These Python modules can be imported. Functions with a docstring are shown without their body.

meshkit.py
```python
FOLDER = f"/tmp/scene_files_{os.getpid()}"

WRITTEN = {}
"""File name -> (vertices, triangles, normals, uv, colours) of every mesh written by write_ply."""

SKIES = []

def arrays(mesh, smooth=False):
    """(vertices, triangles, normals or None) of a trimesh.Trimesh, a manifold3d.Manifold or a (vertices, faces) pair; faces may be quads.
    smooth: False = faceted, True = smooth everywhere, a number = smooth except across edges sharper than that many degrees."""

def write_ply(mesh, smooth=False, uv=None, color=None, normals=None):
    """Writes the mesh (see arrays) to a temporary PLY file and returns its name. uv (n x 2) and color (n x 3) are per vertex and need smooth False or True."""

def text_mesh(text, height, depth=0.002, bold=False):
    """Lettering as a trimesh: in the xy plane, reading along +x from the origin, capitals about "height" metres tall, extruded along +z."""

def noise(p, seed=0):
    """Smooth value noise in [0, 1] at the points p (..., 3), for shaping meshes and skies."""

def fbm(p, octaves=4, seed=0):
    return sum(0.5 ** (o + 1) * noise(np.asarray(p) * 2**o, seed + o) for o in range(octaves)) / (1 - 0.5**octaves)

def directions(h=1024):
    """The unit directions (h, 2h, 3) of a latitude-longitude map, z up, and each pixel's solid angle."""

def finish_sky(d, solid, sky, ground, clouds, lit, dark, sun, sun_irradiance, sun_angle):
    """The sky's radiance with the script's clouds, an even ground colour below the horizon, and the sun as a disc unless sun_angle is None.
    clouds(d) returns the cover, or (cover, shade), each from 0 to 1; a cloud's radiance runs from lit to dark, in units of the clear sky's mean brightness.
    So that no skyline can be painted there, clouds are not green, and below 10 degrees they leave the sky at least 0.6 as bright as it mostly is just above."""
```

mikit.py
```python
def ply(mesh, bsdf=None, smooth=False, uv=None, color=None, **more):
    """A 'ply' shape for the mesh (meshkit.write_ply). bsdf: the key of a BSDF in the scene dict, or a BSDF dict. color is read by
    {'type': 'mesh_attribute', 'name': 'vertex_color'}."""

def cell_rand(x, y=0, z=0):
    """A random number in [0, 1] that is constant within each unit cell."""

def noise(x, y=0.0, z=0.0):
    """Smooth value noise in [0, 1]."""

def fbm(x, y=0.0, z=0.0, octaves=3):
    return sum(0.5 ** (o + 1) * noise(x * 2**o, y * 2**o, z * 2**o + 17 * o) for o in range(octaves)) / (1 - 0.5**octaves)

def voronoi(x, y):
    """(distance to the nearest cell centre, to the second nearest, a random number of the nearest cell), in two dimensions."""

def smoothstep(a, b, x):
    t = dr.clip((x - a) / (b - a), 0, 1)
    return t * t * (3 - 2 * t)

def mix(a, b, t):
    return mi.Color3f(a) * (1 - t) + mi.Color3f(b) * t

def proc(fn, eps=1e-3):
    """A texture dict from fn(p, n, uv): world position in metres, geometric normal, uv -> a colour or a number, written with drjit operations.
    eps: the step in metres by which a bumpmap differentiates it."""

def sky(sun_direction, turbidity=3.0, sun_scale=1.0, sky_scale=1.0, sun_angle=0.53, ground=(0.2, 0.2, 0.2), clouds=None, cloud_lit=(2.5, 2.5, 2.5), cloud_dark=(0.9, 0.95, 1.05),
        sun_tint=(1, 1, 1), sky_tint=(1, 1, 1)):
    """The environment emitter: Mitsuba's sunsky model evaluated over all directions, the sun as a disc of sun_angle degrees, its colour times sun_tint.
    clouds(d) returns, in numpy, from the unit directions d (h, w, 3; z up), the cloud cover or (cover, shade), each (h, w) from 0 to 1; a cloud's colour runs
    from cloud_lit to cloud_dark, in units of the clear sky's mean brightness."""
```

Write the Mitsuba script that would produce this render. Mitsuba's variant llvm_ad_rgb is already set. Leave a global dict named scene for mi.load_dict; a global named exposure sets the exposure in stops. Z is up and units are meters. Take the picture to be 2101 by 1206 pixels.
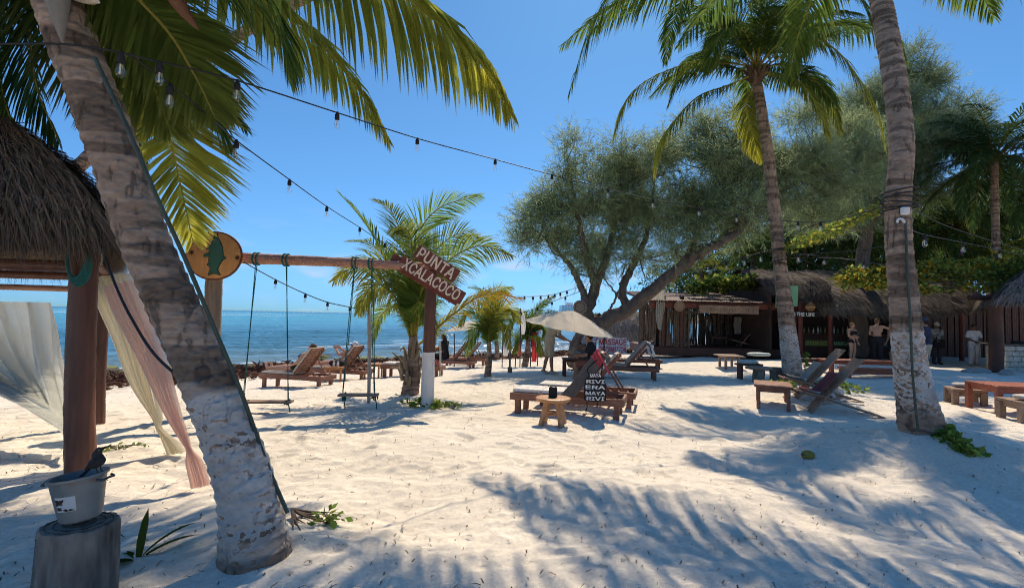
import math, random
import numpy as np, trimesh, mitsuba as mi, drjit as dr, manifold3d, shapely
import shapely.geometry as sg
import shapely.affinity
import mikit, meshkit
from mikit import proc, fbm, noise, smoothstep, mix

# ---------------------------------------------------------------- camera, sky, exposure
F_PX, PITCH, ROLL, EYE = 1050.0, math.radians(2.5), 0.022, np.array([0.0, 0.0, 1.6])
C_FWD = np.array([0, math.cos(PITCH), math.sin(PITCH)])
_R0, _U0 = np.array([1.0, 0, 0]), np.array([0, -math.sin(PITCH), math.cos(PITCH)])
C_R = math.cos(ROLL) * _R0 + math.sin(ROLL) * _U0
C_U = math.cos(ROLL) * _U0 - math.sin(ROLL) * _R0
T = mi.ScalarTransform4f
scene, labels = {}, {}
scene['camera'] = {'type': 'perspective', 'fov': 2 * math.degrees(math.atan(1050.5 / F_PX)), 'fov_axis': 'x', 'near_clip': 0.05, 'far_clip': 20000.0,
                   'to_world': T().look_at(origin=EYE.tolist(), target=(EYE + C_FWD).tolist(), up=C_U.tolist())}
exposure = 1.30
SUN_AZ, SUN_EL = math.radians(13.0), math.radians(52.0)
SUN = [math.sin(SUN_AZ) * math.cos(SUN_EL), math.cos(SUN_AZ) * math.cos(SUN_EL), math.sin(SUN_EL)]


def cloud_cover(d):
    """Thin wisps low over the sea; clear above."""
    az, el = np.arctan2(d[..., 0], d[..., 1]), np.degrees(np.arcsin(np.clip(d[..., 2], -1, 1)))
    p = np.stack([np.cos(az) * 14, np.sin(az) * 14, el * 0.9], -1)
    n = meshkit.fbm(p, 5, 3)
    band = np.exp(-((el - 4.0) / 4.5) ** 2)
    return np.clip((n - 0.52) * 3.2, 0, 1) * band * 0.5


scene['sky'] = mikit.sky(SUN, turbidity=2.6, sun_scale=1.5, clouds=cloud_cover, ground=(0.3, 0.28, 0.24), sky_tint=(0.68, 1.19, 1.62))

rng = np.random.default_rng(11)


# ---------------------------------------------------------------- names and labels
_taken = {}


def numbered(base):
    k = _taken.get(base, 0)
    _taken[base] = k + 1
    return base if k == 0 else f'{base}_{k:03d}'


def thing(name, label, cat, group=None, kind=None):
    key = numbered(name)
    labels[key] = {'label': label, 'category': cat}
    if group:
        labels[key]['group'] = group
    if kind:
        labels[key]['kind'] = kind
    return key


def part(parent, name, mesh, bsdf, smooth=False, label=None, kind=None):
    key = numbered(parent + '__' + name)
    _shape(key, mesh, bsdf, smooth)
    if label or kind:
        labels[key] = {k: v for k, v in (('label', label), ('kind', kind)) if v}
    return key


def single(name, label, cat, mesh, bsdf, smooth=False, group=None, kind=None):
    key = thing(name, label, cat, group, kind)
    _shape(key, mesh, bsdf, smooth)
    return key


def structure(name, mesh, bsdf, smooth=False, label=None, kind='structure'):
    key = numbered(name)
    _shape(key, mesh, bsdf, smooth)
    labels[key] = {'kind': kind}
    if label:
        labels[key]['label'] = label
    return key


def _shape(key, mesh, bsdf, smooth):
    color = None
    if isinstance(mesh, MB):
        V, F, C = mesh.arrays()
        if C is not None:
            color = C
            smooth = bool(smooth)
        mesh = (V, F)
    elif isinstance(mesh, tuple) and len(mesh) == 3:
        color = mesh[2]
        mesh = mesh[:2]
        smooth = bool(smooth)
    scene[key] = mikit.ply(mesh, bsdf, smooth=smooth, color=color)


# ---------------------------------------------------------------- mesh helpers
def nrm(v):
    v = np.asarray(v, float)
    return v / (np.linalg.norm(v, axis=-1, keepdims=True) + 1e-12)


def frame(pos, rz=0.0, sc=1.0):
    c, s = math.cos(rz), math.sin(rz)
    M = np.eye(4)
    M[:3, :3] = np.array([[c, -s, 0], [s, c, 0], [0, 0, 1]]) * sc
    M[:3, 3] = pos
    return M


def xf(M, p):
    return np.asarray(p, float) @ M[:3, :3].T + M[:3, 3]


class MB:
    """Collects triangles; M places what is added."""

    def __init__(self, M=None):
        self.V, self.F, self.C, self.n, self.M = [], [], [], 0, M

    def add(self, V, F, C=None):
        V, F = np.asarray(V, float), np.asarray(F, int)
        if F.shape[1] == 4:
            F = np.vstack([F[:, [0, 1, 2]], F[:, [0, 2, 3]]])
        if self.M is not None:
            V = xf(self.M, V)
        self.V.append(V)
        self.F.append(F + self.n)
        self.n += len(V)
        if C is not None:
            self.C.append(np.broadcast_to(C, (len(V), 3)))
        return self

    def arrays(self):
        C = np.vstack(self.C) if self.C and sum(map(len, self.C)) == self.n else None
        return np.vstack(self.V), np.vstack(self.F), C

    def box(self, c, s, R=None, bevel=0.006, C=None):
        """A chamfered box: centre, full size, optional rotation (columns = axes)."""
        h = np.asarray(s, float) / 2
        b = min(bevel, h.min() * 0.45)
        sg3 = np.array([[x, y, z] for x in (-1, 1) for y in (-1, 1) for z in (-1, 1)], float)
        V = np.vstack([sg3 * (h - [b if k != a else 0 for k in range(3)]) for a in range(3)])
        hull = _BOXF
        if R is not None:
            V = V @ np.asarray(R, float).T
        return self.add(V + np.asarray(c, float), hull, C)

    def beam(self, p0, p1, w, h, up=(0, 0, 1), bevel=0.006, C=None):
        """A bar from p0 to p1, w wide (sideways), h high (along up)."""
        p0, p1 = np.asarray(p0, float), np.asarray(p1, float)
        x = nrm(p1 - p0)
        y = nrm(np.cross(up, x))
        z = np.cross(x, y)
        return self.box((p0 + p1) / 2, (np.linalg.norm(p1 - p0), w, h), np.stack([x, y, z], 1), bevel, C)

    def tube(self, pts, r, sides=8, C=None, cap=True, wob=0.0, seed=0):
        p = np.asarray(pts, float)
        n = len(p)
        r = np.broadcast_to(np.asarray(r, float), (n,))
        t = nrm(np.gradient(p, axis=0))
        a = np.zeros_like(p)
        a0 = np.array([1.0, 0, 0]) if abs(t[0][0]) < 0.8 else np.array([0, 1.0, 0])
        for i in range(n):
            a0 = nrm(a0 - t[i] * (a0 @ t[i]))
            a[i] = a0
        b = np.cross(t, a)
        ang = np.arange(sides) * 2 * np.pi / sides
        rr = r[:, None]
        if wob:
            g = np.random.default_rng(seed)
            rr = rr * (1 + wob * (g.random((n, sides)) - 0.5))
        V = p[:, None] + rr[..., None] * (np.cos(ang)[None, :, None] * a[:, None] + np.sin(ang)[None, :, None] * b[:, None])
        V = V.reshape(-1, 3)
        i, j = np.meshgrid(np.arange(n - 1), np.arange(sides), indexing='ij')
        q = np.stack([i * sides + j, i * sides + (j + 1) % sides, (i + 1) * sides + (j + 1) % sides, (i + 1) * sides + j], -1).reshape(-1, 4)
        F = np.vstack([q[:, [0, 1, 2]], q[:, [0, 2, 3]]])
        if cap:
            V = np.vstack([V, p[:1], p[-1:]])
            k, j = n * sides, np.arange(sides)
            F = np.vstack([F, np.stack([j * 0 + k, (j + 1) % sides, j], 1), np.stack([j * 0 + k + 1, (n - 1) * sides + j, (n - 1) * sides + (j + 1) % sides], 1)])
        if C is not None and np.ndim(C) == 2:
            C = np.vstack([np.repeat(C, sides, 0)] + ([C[:1], C[-1:]] if cap else []))
        return self.add(V, F, C)

    def lathe(self, c, prof, sides=24, C=None, R=None):
        """Profile (r, z) turned about z at c."""
        prof = np.asarray(prof, float)
        ang = np.arange(sides) * 2 * np.pi / sides
        V = np.stack([prof[:, None, 0] * np.cos(ang), prof[:, None, 0] * np.sin(ang), np.broadcast_to(prof[:, None, 1], (len(prof), sides))], -1).reshape(-1, 3)
        i, j = np.meshgrid(np.arange(len(prof) - 1), np.arange(sides), indexing='ij')
        q = np.stack([i * sides + j, i * sides + (j + 1) % sides, (i + 1) * sides + (j + 1) % sides, (i + 1) * sides + j], -1).reshape(-1, 4)
        if R is not None:
            V = V @ np.asarray(R).T
        return self.add(V + np.asarray(c, float), q, C)

    def tri(self, tm, M4=None, C=None):
        V = np.asarray(tm.vertices)
        if M4 is not None:
            V = xf(M4, V)
        return self.add(V, tm.faces, C)

    def grid(self, P, C=None):
        """P: (n, m, 3) points joined as a sheet."""
        n, m = P.shape[:2]
        i, j = np.meshgrid(np.arange(n - 1), np.arange(m - 1), indexing='ij')
        q = np.stack([i * m + j, (i + 1) * m + j, (i + 1) * m + j + 1, i * m + j + 1], -1).reshape(-1, 4)
        return self.add(P.reshape(-1, 3), q, None if C is None else np.broadcast_to(C, P.shape).reshape(-1, 3))


_s = np.array([[x, y, z] for x in (-1, 1) for y in (-1, 1) for z in (-1, 1)], float)
_bv = np.vstack([_s * (np.ones(3) - [0.2 if k != a else 0 for k in range(3)]) for a in range(3)])
_BOXF = trimesh.convex.convex_hull(_bv).faces
_hv = trimesh.convex.convex_hull(_bv)
from scipy.spatial import cKDTree
_BOXF = cKDTree(_bv).query(_hv.vertices)[1][_hv.faces]


def spline(pts, n=24):
    """Catmull-Rom through the points, n samples evenly spaced by length."""
    p = np.asarray(pts, float)
    if len(p) == 2:
        return p[0] + (p[1] - p[0]) * np.linspace(0, 1, n)[:, None]
    e = np.vstack([2 * p[0] - p[1], p, 2 * p[-1] - p[-2]])
    out = []
    for k in range(len(p) - 1):
        t = np.linspace(0, 1, 16, endpoint=False)[:, None]
        a, b, c, d = e[k:k + 4]
        out.append(0.5 * (2 * b + (c - a) * t + (2 * a - 5 * b + 4 * c - d) * t ** 2 + (3 * b - a - 3 * c + d) * t ** 3))
    q = np.vstack(out + [p[-1:]])
    s = np.r_[0, np.cumsum(np.linalg.norm(np.diff(q, axis=0), axis=1))]
    return np.stack([np.interp(np.linspace(0, s[-1], n), s, q[:, k]) for k in range(3)], 1)


def basis(x, z):
    """Rotation with columns x, y, z from a main axis x and a rough z."""
    x = nrm(x)
    y = nrm(np.cross(z, x))
    return np.stack([x, y, np.cross(x, y)], 1)


def mat4(R, t):
    M = np.eye(4)
    M[:3, :3] = R
    M[:3, 3] = t
    return M


def text_on(text, height, origin, right, up, depth=0.004, bold=True, width=None):
    """Lettering whose baseline starts at origin, facing right x up."""
    tm = meshkit.text_mesh(text, height, depth, bold)
    sx = 1.0
    if width:
        sx = width / (tm.vertices[:, 0].max() - tm.vertices[:, 0].min())
    right, up = nrm(right), nrm(up)
    R = np.stack([right * sx, up, np.cross(right, up)], 1)
    v = tm.vertices - [tm.vertices[:, 0].min(), 0, 0]
    return (v @ R.T + origin, tm.faces)


# ---------------------------------------------------------------- where things stand
def sstep(a, b, x):
    t = np.clip((np.asarray(x, float) - a) / (b - a), 0, 1)
    return t * t * (3 - 2 * t)


def shore(x, y):
    """Metres beyond the waterline (negative on land)."""
    return (np.asarray(x) + 11.9) * -0.665 + (np.asarray(y) - 20.8) * 0.748


SEA_Z = -0.72


def height(x, y):
    x, y = np.asarray(x, float), np.asarray(y, float)
    s = shore(x, y)
    z = -0.75 * sstep(-18, 1.0, s) - 0.16 * np.clip(s - 0.5, 0, 14)
    land = 1 - sstep(-12, -4, s)
    p = np.stack([x * 0.33, y * 0.33, x * 0], -1)
    z = z + land * 0.22 * (meshkit.fbm(p, 2, 5) - 0.5) * sstep(2.5, 6, np.hypot(x, y))
    z = z + 0.34 * np.exp(-((x - 5.0) ** 2 + (y - 6.25) ** 2) / 1.25 ** 2)
    z = z + 0.26 * np.exp(-((x - 6.0) ** 2 + (y - 10.7) ** 2) / 1.6 ** 2)
    z = z + 0.10 * np.exp(-((x + 1.7) ** 2 + (y - 3.3) ** 2) / 0.8 ** 2)
    z = z + 0.05 * np.exp(-(((x + 0.3) / 1.6) ** 2 + ((y - 3.4) / 0.45) ** 2))
    z = z + 0.07 * np.exp(-(((x - 1.2) / 1.8) ** 2 + ((y - 4.6) / 0.55) ** 2))
    return z


def ray(u, v):
    return C_FWD + (u - 1050.5) / F_PX * C_R - (v - 603.0) / F_PX * C_U


def P(u, v, Y):
    """The point at depth Y that the photograph shows at (u, v)."""
    d = ray(u, v)
    return EYE + d * (Y / d[1])


def G(u, v):
    """The ground point that the photograph shows at (u, v)."""
    d = ray(u, v)
    ts = np.linspace(1.0, 60, 3000)
    q = EYE + ts[:, None] * d
    under = q[:, 2] < height(q[:, 0], q[:, 1])
    i = int(np.argmax(under))
    return q[i] if under.any() else EYE + d * (EYE[2] / max(1e-3, -d[2]))


def on_ground(x, y, dz=0.0):
    return np.array([x, y, float(height(x, y)) + dz])


# ---------------------------------------------------------------- materials
def mat(name, color, rough=0.75, spec=0.35, bump=None, **more):
    c = proc(color) if callable(color) else ({'type': 'rgb', 'value': list(color)} if not isinstance(color, dict) else color)
    b = {'type': 'principled', 'base_color': c, 'roughness': rough, 'specular': spec, **more}
    if bump:
        b = {'type': 'bumpmap', 'height': proc(bump[1], eps=bump[2] if len(bump) > 2 else 2e-3), 'scale': bump[0], 'nested': b}
    scene[name] = {'type': 'twosided', 'nested': b}


VCOL = {'type': 'mesh_attribute', 'name': 'vertex_color'}
scene['leaf_material'] = {'type': 'principledthin', 'base_color': VCOL, 'roughness': 0.34, 'diff_trans': 1.2, 'spec_trans': 0.0, 'eta': 1.45}
scene['needle_material'] = {'type': 'principledthin', 'base_color': VCOL, 'roughness': 0.7, 'diff_trans': 1.0, 'spec_trans': 0.0, 'eta': 1.3}
scene['cloth_material'] = {'type': 'principledthin', 'base_color': VCOL, 'roughness': 0.9, 'diff_trans': 1.0, 'spec_trans': 0.0, 'eta': 1.2}
scene['curtain_material'] = {'type': 'blendbsdf', 'weight': 0.84, 'a': {'type': 'null'}, 'b': {'type': 'principledthin', 'base_color': VCOL, 'roughness': 0.9, 'diff_trans': 1.35, 'spec_trans': 0.0, 'eta': 1.2}}
mat('plain_material', VCOL, 0.8, 0.3)
mat('gloss_material', VCOL, 0.35, 0.5)


def sand_color(p, n, uv):
    a = fbm(p.x * 1.3, p.y * 1.3, 0.0, 4)
    f = fbm(p.x * 60, p.y * 60, p.z * 60, 2)
    s = (p.x + 11.9) * -0.665 + (p.y - 20.8) * 0.748
    wet = smoothstep(-2.2, -0.3, s + 0.8 * (a - 0.5))
    c = mix((0.585, 0.53, 0.435), (0.665, 0.615, 0.515), a)
    c = c * (0.80 + 0.40 * f)
    return mix(c, (0.22, 0.18, 0.12), wet)


def sand_bump(p, n, uv):
    near = 1 - smoothstep(4, 16, p.y)
    return fbm(p.x * 9, p.y * 9, 0.0, 3) * 0.9 + near * fbm(p.x * 55, p.y * 55, p.z * 20, 2) * 0.16


mat('sand_material', sand_color, 0.95, 0.12, (0.022, sand_bump, 4e-3))


def sea_color(p, n, uv):
    s = (p.x + 11.9) * -0.665 + (p.y - 20.8) * 0.748
    a = (p.x + 11.9) * 0.748 + (p.y - 20.8) * 0.665
    w = fbm(s * 0.05, a * 0.012, 0.0, 4)
    c = mix((0.105, 0.155, 0.145), (0.035, 0.115, 0.150), smoothstep(1.0, 14.0, s + 6 * (w - 0.5)))
    c = mix(c, (0.028, 0.118, 0.160), smoothstep(14, 40, s))
    c = mix(c, (0.030, 0.180, 0.200), smoothstep(35, 140, s + 90 * (w - 0.5)))
    c = mix(c, (0.012, 0.105, 0.170), smoothstep(500, 1300, s + 300 * (w - 0.5)))
    weed = smoothstep(0.56, 0.66, fbm(s * 0.55, a * 0.16, 3.0, 3)) * (1 - smoothstep(7.0, 15.0, s))
    c = mix(c, (0.045, 0.04, 0.025), weed * 0.8)
    foam = smoothstep(0.60, 0.68, fbm(s * 0.8 + 2.0, a * 0.10, 9.0, 4)) * (1 - smoothstep(4.0, 24.0, s))
    edge = (1 - smoothstep(0.0, 0.8, dr.abs(s - 0.7 + 1.2 * (fbm(a * 0.3, 0.0, 0.0, 3) - 0.5)))) * smoothstep(0.35, 0.6, fbm(s * 3, a * 2.0, 1.0, 3))
    reef = smoothstep(0.64, 0.70, fbm(s * 0.02, a * 0.004, 5.0, 3)) * smoothstep(160, 260, s) * (1 - smoothstep(500, 900, s))
    return mix(c, (0.72, 0.76, 0.76), dr.clip(foam * 0.6 + edge * 0.8 + reef * 0.65, 0, 1))


def sea_bump(p, n, uv):
    return fbm(p.x * 1.2 + p.y * 0.5, p.y * 1.5 - p.x * 0.5, 0.0, 4) + 0.5 * fbm(p.x * 0.22, p.y * 0.3, 2.0, 2)


mat('sea_material', sea_color, 0.16, 0.5, (0.20, sea_bump, 2e-2))


def trunk_color(p, n, uv):
    ring = fbm(p.z * 9 + 0.8 * fbm(p.x * 3, p.y * 3, p.z * 2, 2), p.x * 1.2, p.y * 1.2, 3)
    f = fbm(p.x * 22, p.y * 22, p.z * 40, 3)
    scar = smoothstep(0.50, 0.62, fbm(p.z * 13 + 0.9 * fbm(p.x * 4, p.y * 4, p.z * 2, 2), p.x * 1.5, p.y * 1.5, 2))
    c = mix((0.185, 0.125, 0.088), (0.42, 0.31, 0.235), ring)
    c = c * (0.50 + 1.0 * f) * (1.0 - 0.5 * scar)
    crack = smoothstep(0.60, 0.70, fbm(p.x * 26, p.y * 26, p.z * 5, 3))
    return mix(c, (0.035, 0.028, 0.023), crack * 0.6)


def trunk_bump(p, n, uv):
    return fbm(p.x * 14, p.y * 14, p.z * 34, 3) + 0.6 * smoothstep(0.55, 0.7, fbm(p.x * 26, p.y * 26, p.z * 5, 2)) * -1.0


def painted(lo, hi, keep, full=0.9):
    def fn(p, n, uv):
        c = trunk_color(p, n, uv)
        f = fbm(p.x * 30, p.y * 30, p.z * 34, 4)
        g = fbm(p.x * 3.0, p.y * 3.0, p.z * 5.0, 3)
        band = smoothstep(lo - 0.08, lo + 0.25, p.z + 0.5 * (g - 0.5)) * (1 - smoothstep(hi - 0.06, hi + 0.06, p.z + 0.35 * (g - 0.5)))
        chip = smoothstep(keep - 0.035, keep + 0.035, f * 0.66 + g * 0.34)
        worn = mix(c, mix((0.42, 0.40, 0.37), (0.60, 0.58, 0.54), g) * (0.7 + 0.6 * f), full - 0.22 * smoothstep(0.35, 0.65, fbm(p.x * 7, p.y * 7, p.z * 12, 3)))
        return mix(c * (1.0 + 0.2 * band), worn, band * (1 - chip))
    return fn


mat('palm_trunk', trunk_color, 0.9, 0.2, (0.035, trunk_bump))
mat('palm_trunk_painted', painted(0.12, 1.08, 0.555), 0.9, 0.2, (0.03, trunk_bump))
mat('palm_trunk_flaked', painted(0.55, 1.52, 0.515, 1.12), 0.9, 0.2, (0.03, trunk_bump))
mat('palm_trunk_chalked', painted(0.2, 1.45, 0.51, 1.05), 0.9, 0.2, (0.03, trunk_bump))


def bark_color(p, n, uv):
    f = fbm(p.x * 9, p.y * 9, p.z * 3, 4)
    return mix((0.06, 0.045, 0.035), (0.21, 0.16, 0.125), f) * (0.7 + 0.6 * fbm(p.x * 40, p.y * 40, p.z * 20, 2))


mat('bark_material', bark_color, 0.95, 0.15, (0.05, lambda p, n, uv: fbm(p.x * 16, p.y * 16, p.z * 4, 3), 4e-3))


def wood(a, b, sx, sy, sz):
    def fn(p, n, uv):
        g = fbm(p.x * sx, p.y * sy, p.z * sz, 4)
        v = fbm(p.x * 1.7, p.y * 1.7, p.z * 1.7, 2)
        return mix(a, b, g) * (0.7 + 0.6 * v)
    return fn


def wood_bump(sx, sy, sz):
    return (0.006, lambda p, n, uv: fbm(p.x * sx, p.y * sy, p.z * sz, 3), 1e-3)


mat('post_wood', wood((0.055, 0.021, 0.012), (0.15, 0.055, 0.030), 30, 30, 2.5), 0.5, 0.4, wood_bump(40, 40, 3))
mat('beam_wood', wood((0.22, 0.10, 0.065), (0.46, 0.26, 0.19), 3, 22, 40), 0.65, 0.35, wood_bump(3, 30, 50))
mat('grey_post_wood', wood((0.12, 0.085, 0.06), (0.34, 0.26, 0.20), 28, 28, 2.5), 0.85, 0.25, wood_bump(40, 40, 3))
mat('lounger_wood', wood((0.11, 0.045, 0.028), (0.34, 0.16, 0.105), 6, 30, 45), 0.55, 0.35, wood_bump(5, 40, 60))
mat('dark_wood', wood((0.05, 0.022, 0.015), (0.12, 0.05, 0.032), 6, 25, 40), 0.6, 0.35)
mat('faded_wood', wood((0.17, 0.11, 0.075), (0.36, 0.25, 0.18), 8, 30, 30), 0.75, 0.3, wood_bump(8, 40, 40))
mat('stool_wood', wood((0.30, 0.14, 0.055), (0.50, 0.26, 0.115), 12, 26, 14), 0.45, 0.4, wood_bump(20, 40, 20))
mat('red_wood', wood((0.18, 0.05, 0.024), (0.36, 0.105, 0.055), 7, 30, 30), 0.5, 0.4, wood_bump(8, 40, 40))
mat('sign_wood', wood((0.10, 0.026, 0.018), (0.21, 0.058, 0.038), 10, 10, 40), 0.6, 0.35, wood_bump(12, 12, 60))
mat('disc_wood', wood((0.46, 0.20, 0.06), (0.62, 0.32, 0.115), 26, 26, 3.0), 0.45, 0.4)
mat('stump_wood', wood((0.035, 0.028, 0.023), (0.36, 0.30, 0.245), 22, 22, 5), 0.9, 0.2, (0.03, lambda p, n, uv: fbm(p.x * 20, p.y * 20, p.z * 5, 3)))
mat('stick_wood', wood((0.075, 0.05, 0.036), (0.20, 0.15, 0.11), 30, 30, 3), 0.85, 0.2)


def galvanised(p, n, uv):
    f = fbm(p.x * 9, p.y * 9, p.z * 9, 4)
    rust = smoothstep(0.60, 0.72, fbm(p.x * 14 + 3, p.y * 14, p.z * 20, 3))
    return mix(mix((0.12, 0.13, 0.125), (0.23, 0.24, 0.23), f), (0.20, 0.13, 0.09), rust * 0.5)


mat('zinc_material', galvanised, 0.45, 0.5, metallic=0.25)
mat('rock_material', lambda p, n, uv: mix((0.26, 0.24, 0.21), (0.55, 0.52, 0.46), fbm(p.x * 6, p.y * 6, p.z * 6, 4)), 0.95, 0.15, (0.03, lambda p, n, uv: fbm(p.x * 14, p.y * 14, p.z * 14, 3)))
mat('block_material', lambda p, n, uv: mix((0.45, 0.42, 0.35), (0.66, 0.63, 0.55), fbm(p.x * 5, p.y * 5, p.z * 5, 4)), 0.95, 0.15, (0.02, lambda p, n, uv: fbm(p.x * 20, p.y * 20, p.z * 20, 3)))
mat('canvas_material', lambda p, n, uv: mix((0.50, 0.44, 0.34), (0.60, 0.54, 0.43), fbm(p.x * 8, p.y * 8, p.z * 8, 3)), 0.9, 0.2)
mat('metal_material', (0.05, 0.05, 0.055), 0.4, 0.5, metallic=0.3)
mat('cable_material', (0.018, 0.02, 0.02), 0.6, 0.4)
mat('pipe_material', lambda p, n, uv: mix((0.02, 0.035, 0.026), (0.06, 0.08, 0.06), fbm(p.x * 10, p.y * 10, p.z * 10, 2)), 0.55, 0.4)
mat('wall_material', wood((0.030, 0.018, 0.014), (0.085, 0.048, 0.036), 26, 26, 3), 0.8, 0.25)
mat('green_rope', wood((0.008, 0.055, 0.05), (0.03, 0.14, 0.12), 90, 90, 90), 0.8, 0.2)
scene['bulb_glass'] = {'type': 'thindielectric', 'int_ior': 1.5}
# ================================================================ the setting: sand, sea, seaweed, far shore
def axis(lo, a, b, hi, step, grow):
    """Grid lines: even steps from a to b, growing steps out to lo and hi."""
    mid = list(np.arange(a, b, step))
    x, d = mid[-1], step
    while x < hi:
        d *= grow
        x += d
        mid.append(x)
    x, d, left = mid[0], step, []
    while x > lo:
        d *= grow
        x -= d
        left.append(x)
    return np.array(left[::-1] + mid)


gx, gy = axis(-90, -5.2, 6.4, 260, 0.026, 1.045), axis(-40, 1.7, 9.6, 260, 0.026, 1.03)
X, Y = np.meshgrid(gx, gy, indexing='ij')
Z = height(X, Y)
dist = np.hypot(X, Y)
pp = np.stack([X, Y, 0 * X], -1)
landm = 1 - sstep(-8, -1, shore(X, Y))
fade = landm * (1 - sstep(14, 40, dist))
Z += fade * (0.065 * (meshkit.fbm(pp * 2.1, 3, 1) - 0.5) + 0.020 * (meshkit.fbm(pp * 6.5, 3, 2) - 0.5))
prng = np.random.default_rng(5)
DENT = np.zeros_like(Z)
for k in range(2600):
    # footprints and kicked-up hollows, each with a low rim
    yy = 1.6 + 20 * prng.random() ** 1.5
    xx = prng.uniform(-1.15, 1.15) * yy
    if shore(xx, yy) > -6 or math.hypot(xx - 5, yy - 6.25) < 0.5:
        continue
    a, l, w = prng.uniform(0, 2 * np.pi), prng.uniform(0.09, 0.17), prng.uniform(0.05, 0.09)
    i0, i1 = np.searchsorted(gx, [xx - 0.5, xx + 0.5])
    j0, j1 = np.searchsorted(gy, [yy - 0.5, yy + 0.5])
    dx, dy = X[i0:i1, j0:j1] - xx, Y[i0:i1, j0:j1] - yy
    r2 = ((dx * math.cos(a) + dy * math.sin(a)) / l) ** 2 + ((dy * math.cos(a) - dx * math.sin(a)) / w) ** 2
    dep = prng.uniform(0.006, 0.022) * (0.5 if yy < 5.2 else 1.0)
    DENT[i0:i1, j0:j1] += -dep * np.exp(-r2 * r2 * 0.9) + dep * 0.55 * np.exp(-((np.sqrt(r2) - 1.45) / 0.35) ** 2)
Z += np.clip(DENT, -0.06, 0.04)
sand = MB().grid(np.stack([X, Y, Z], -1))
structure('sand', sand, 'sand_material', smooth=True)

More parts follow.
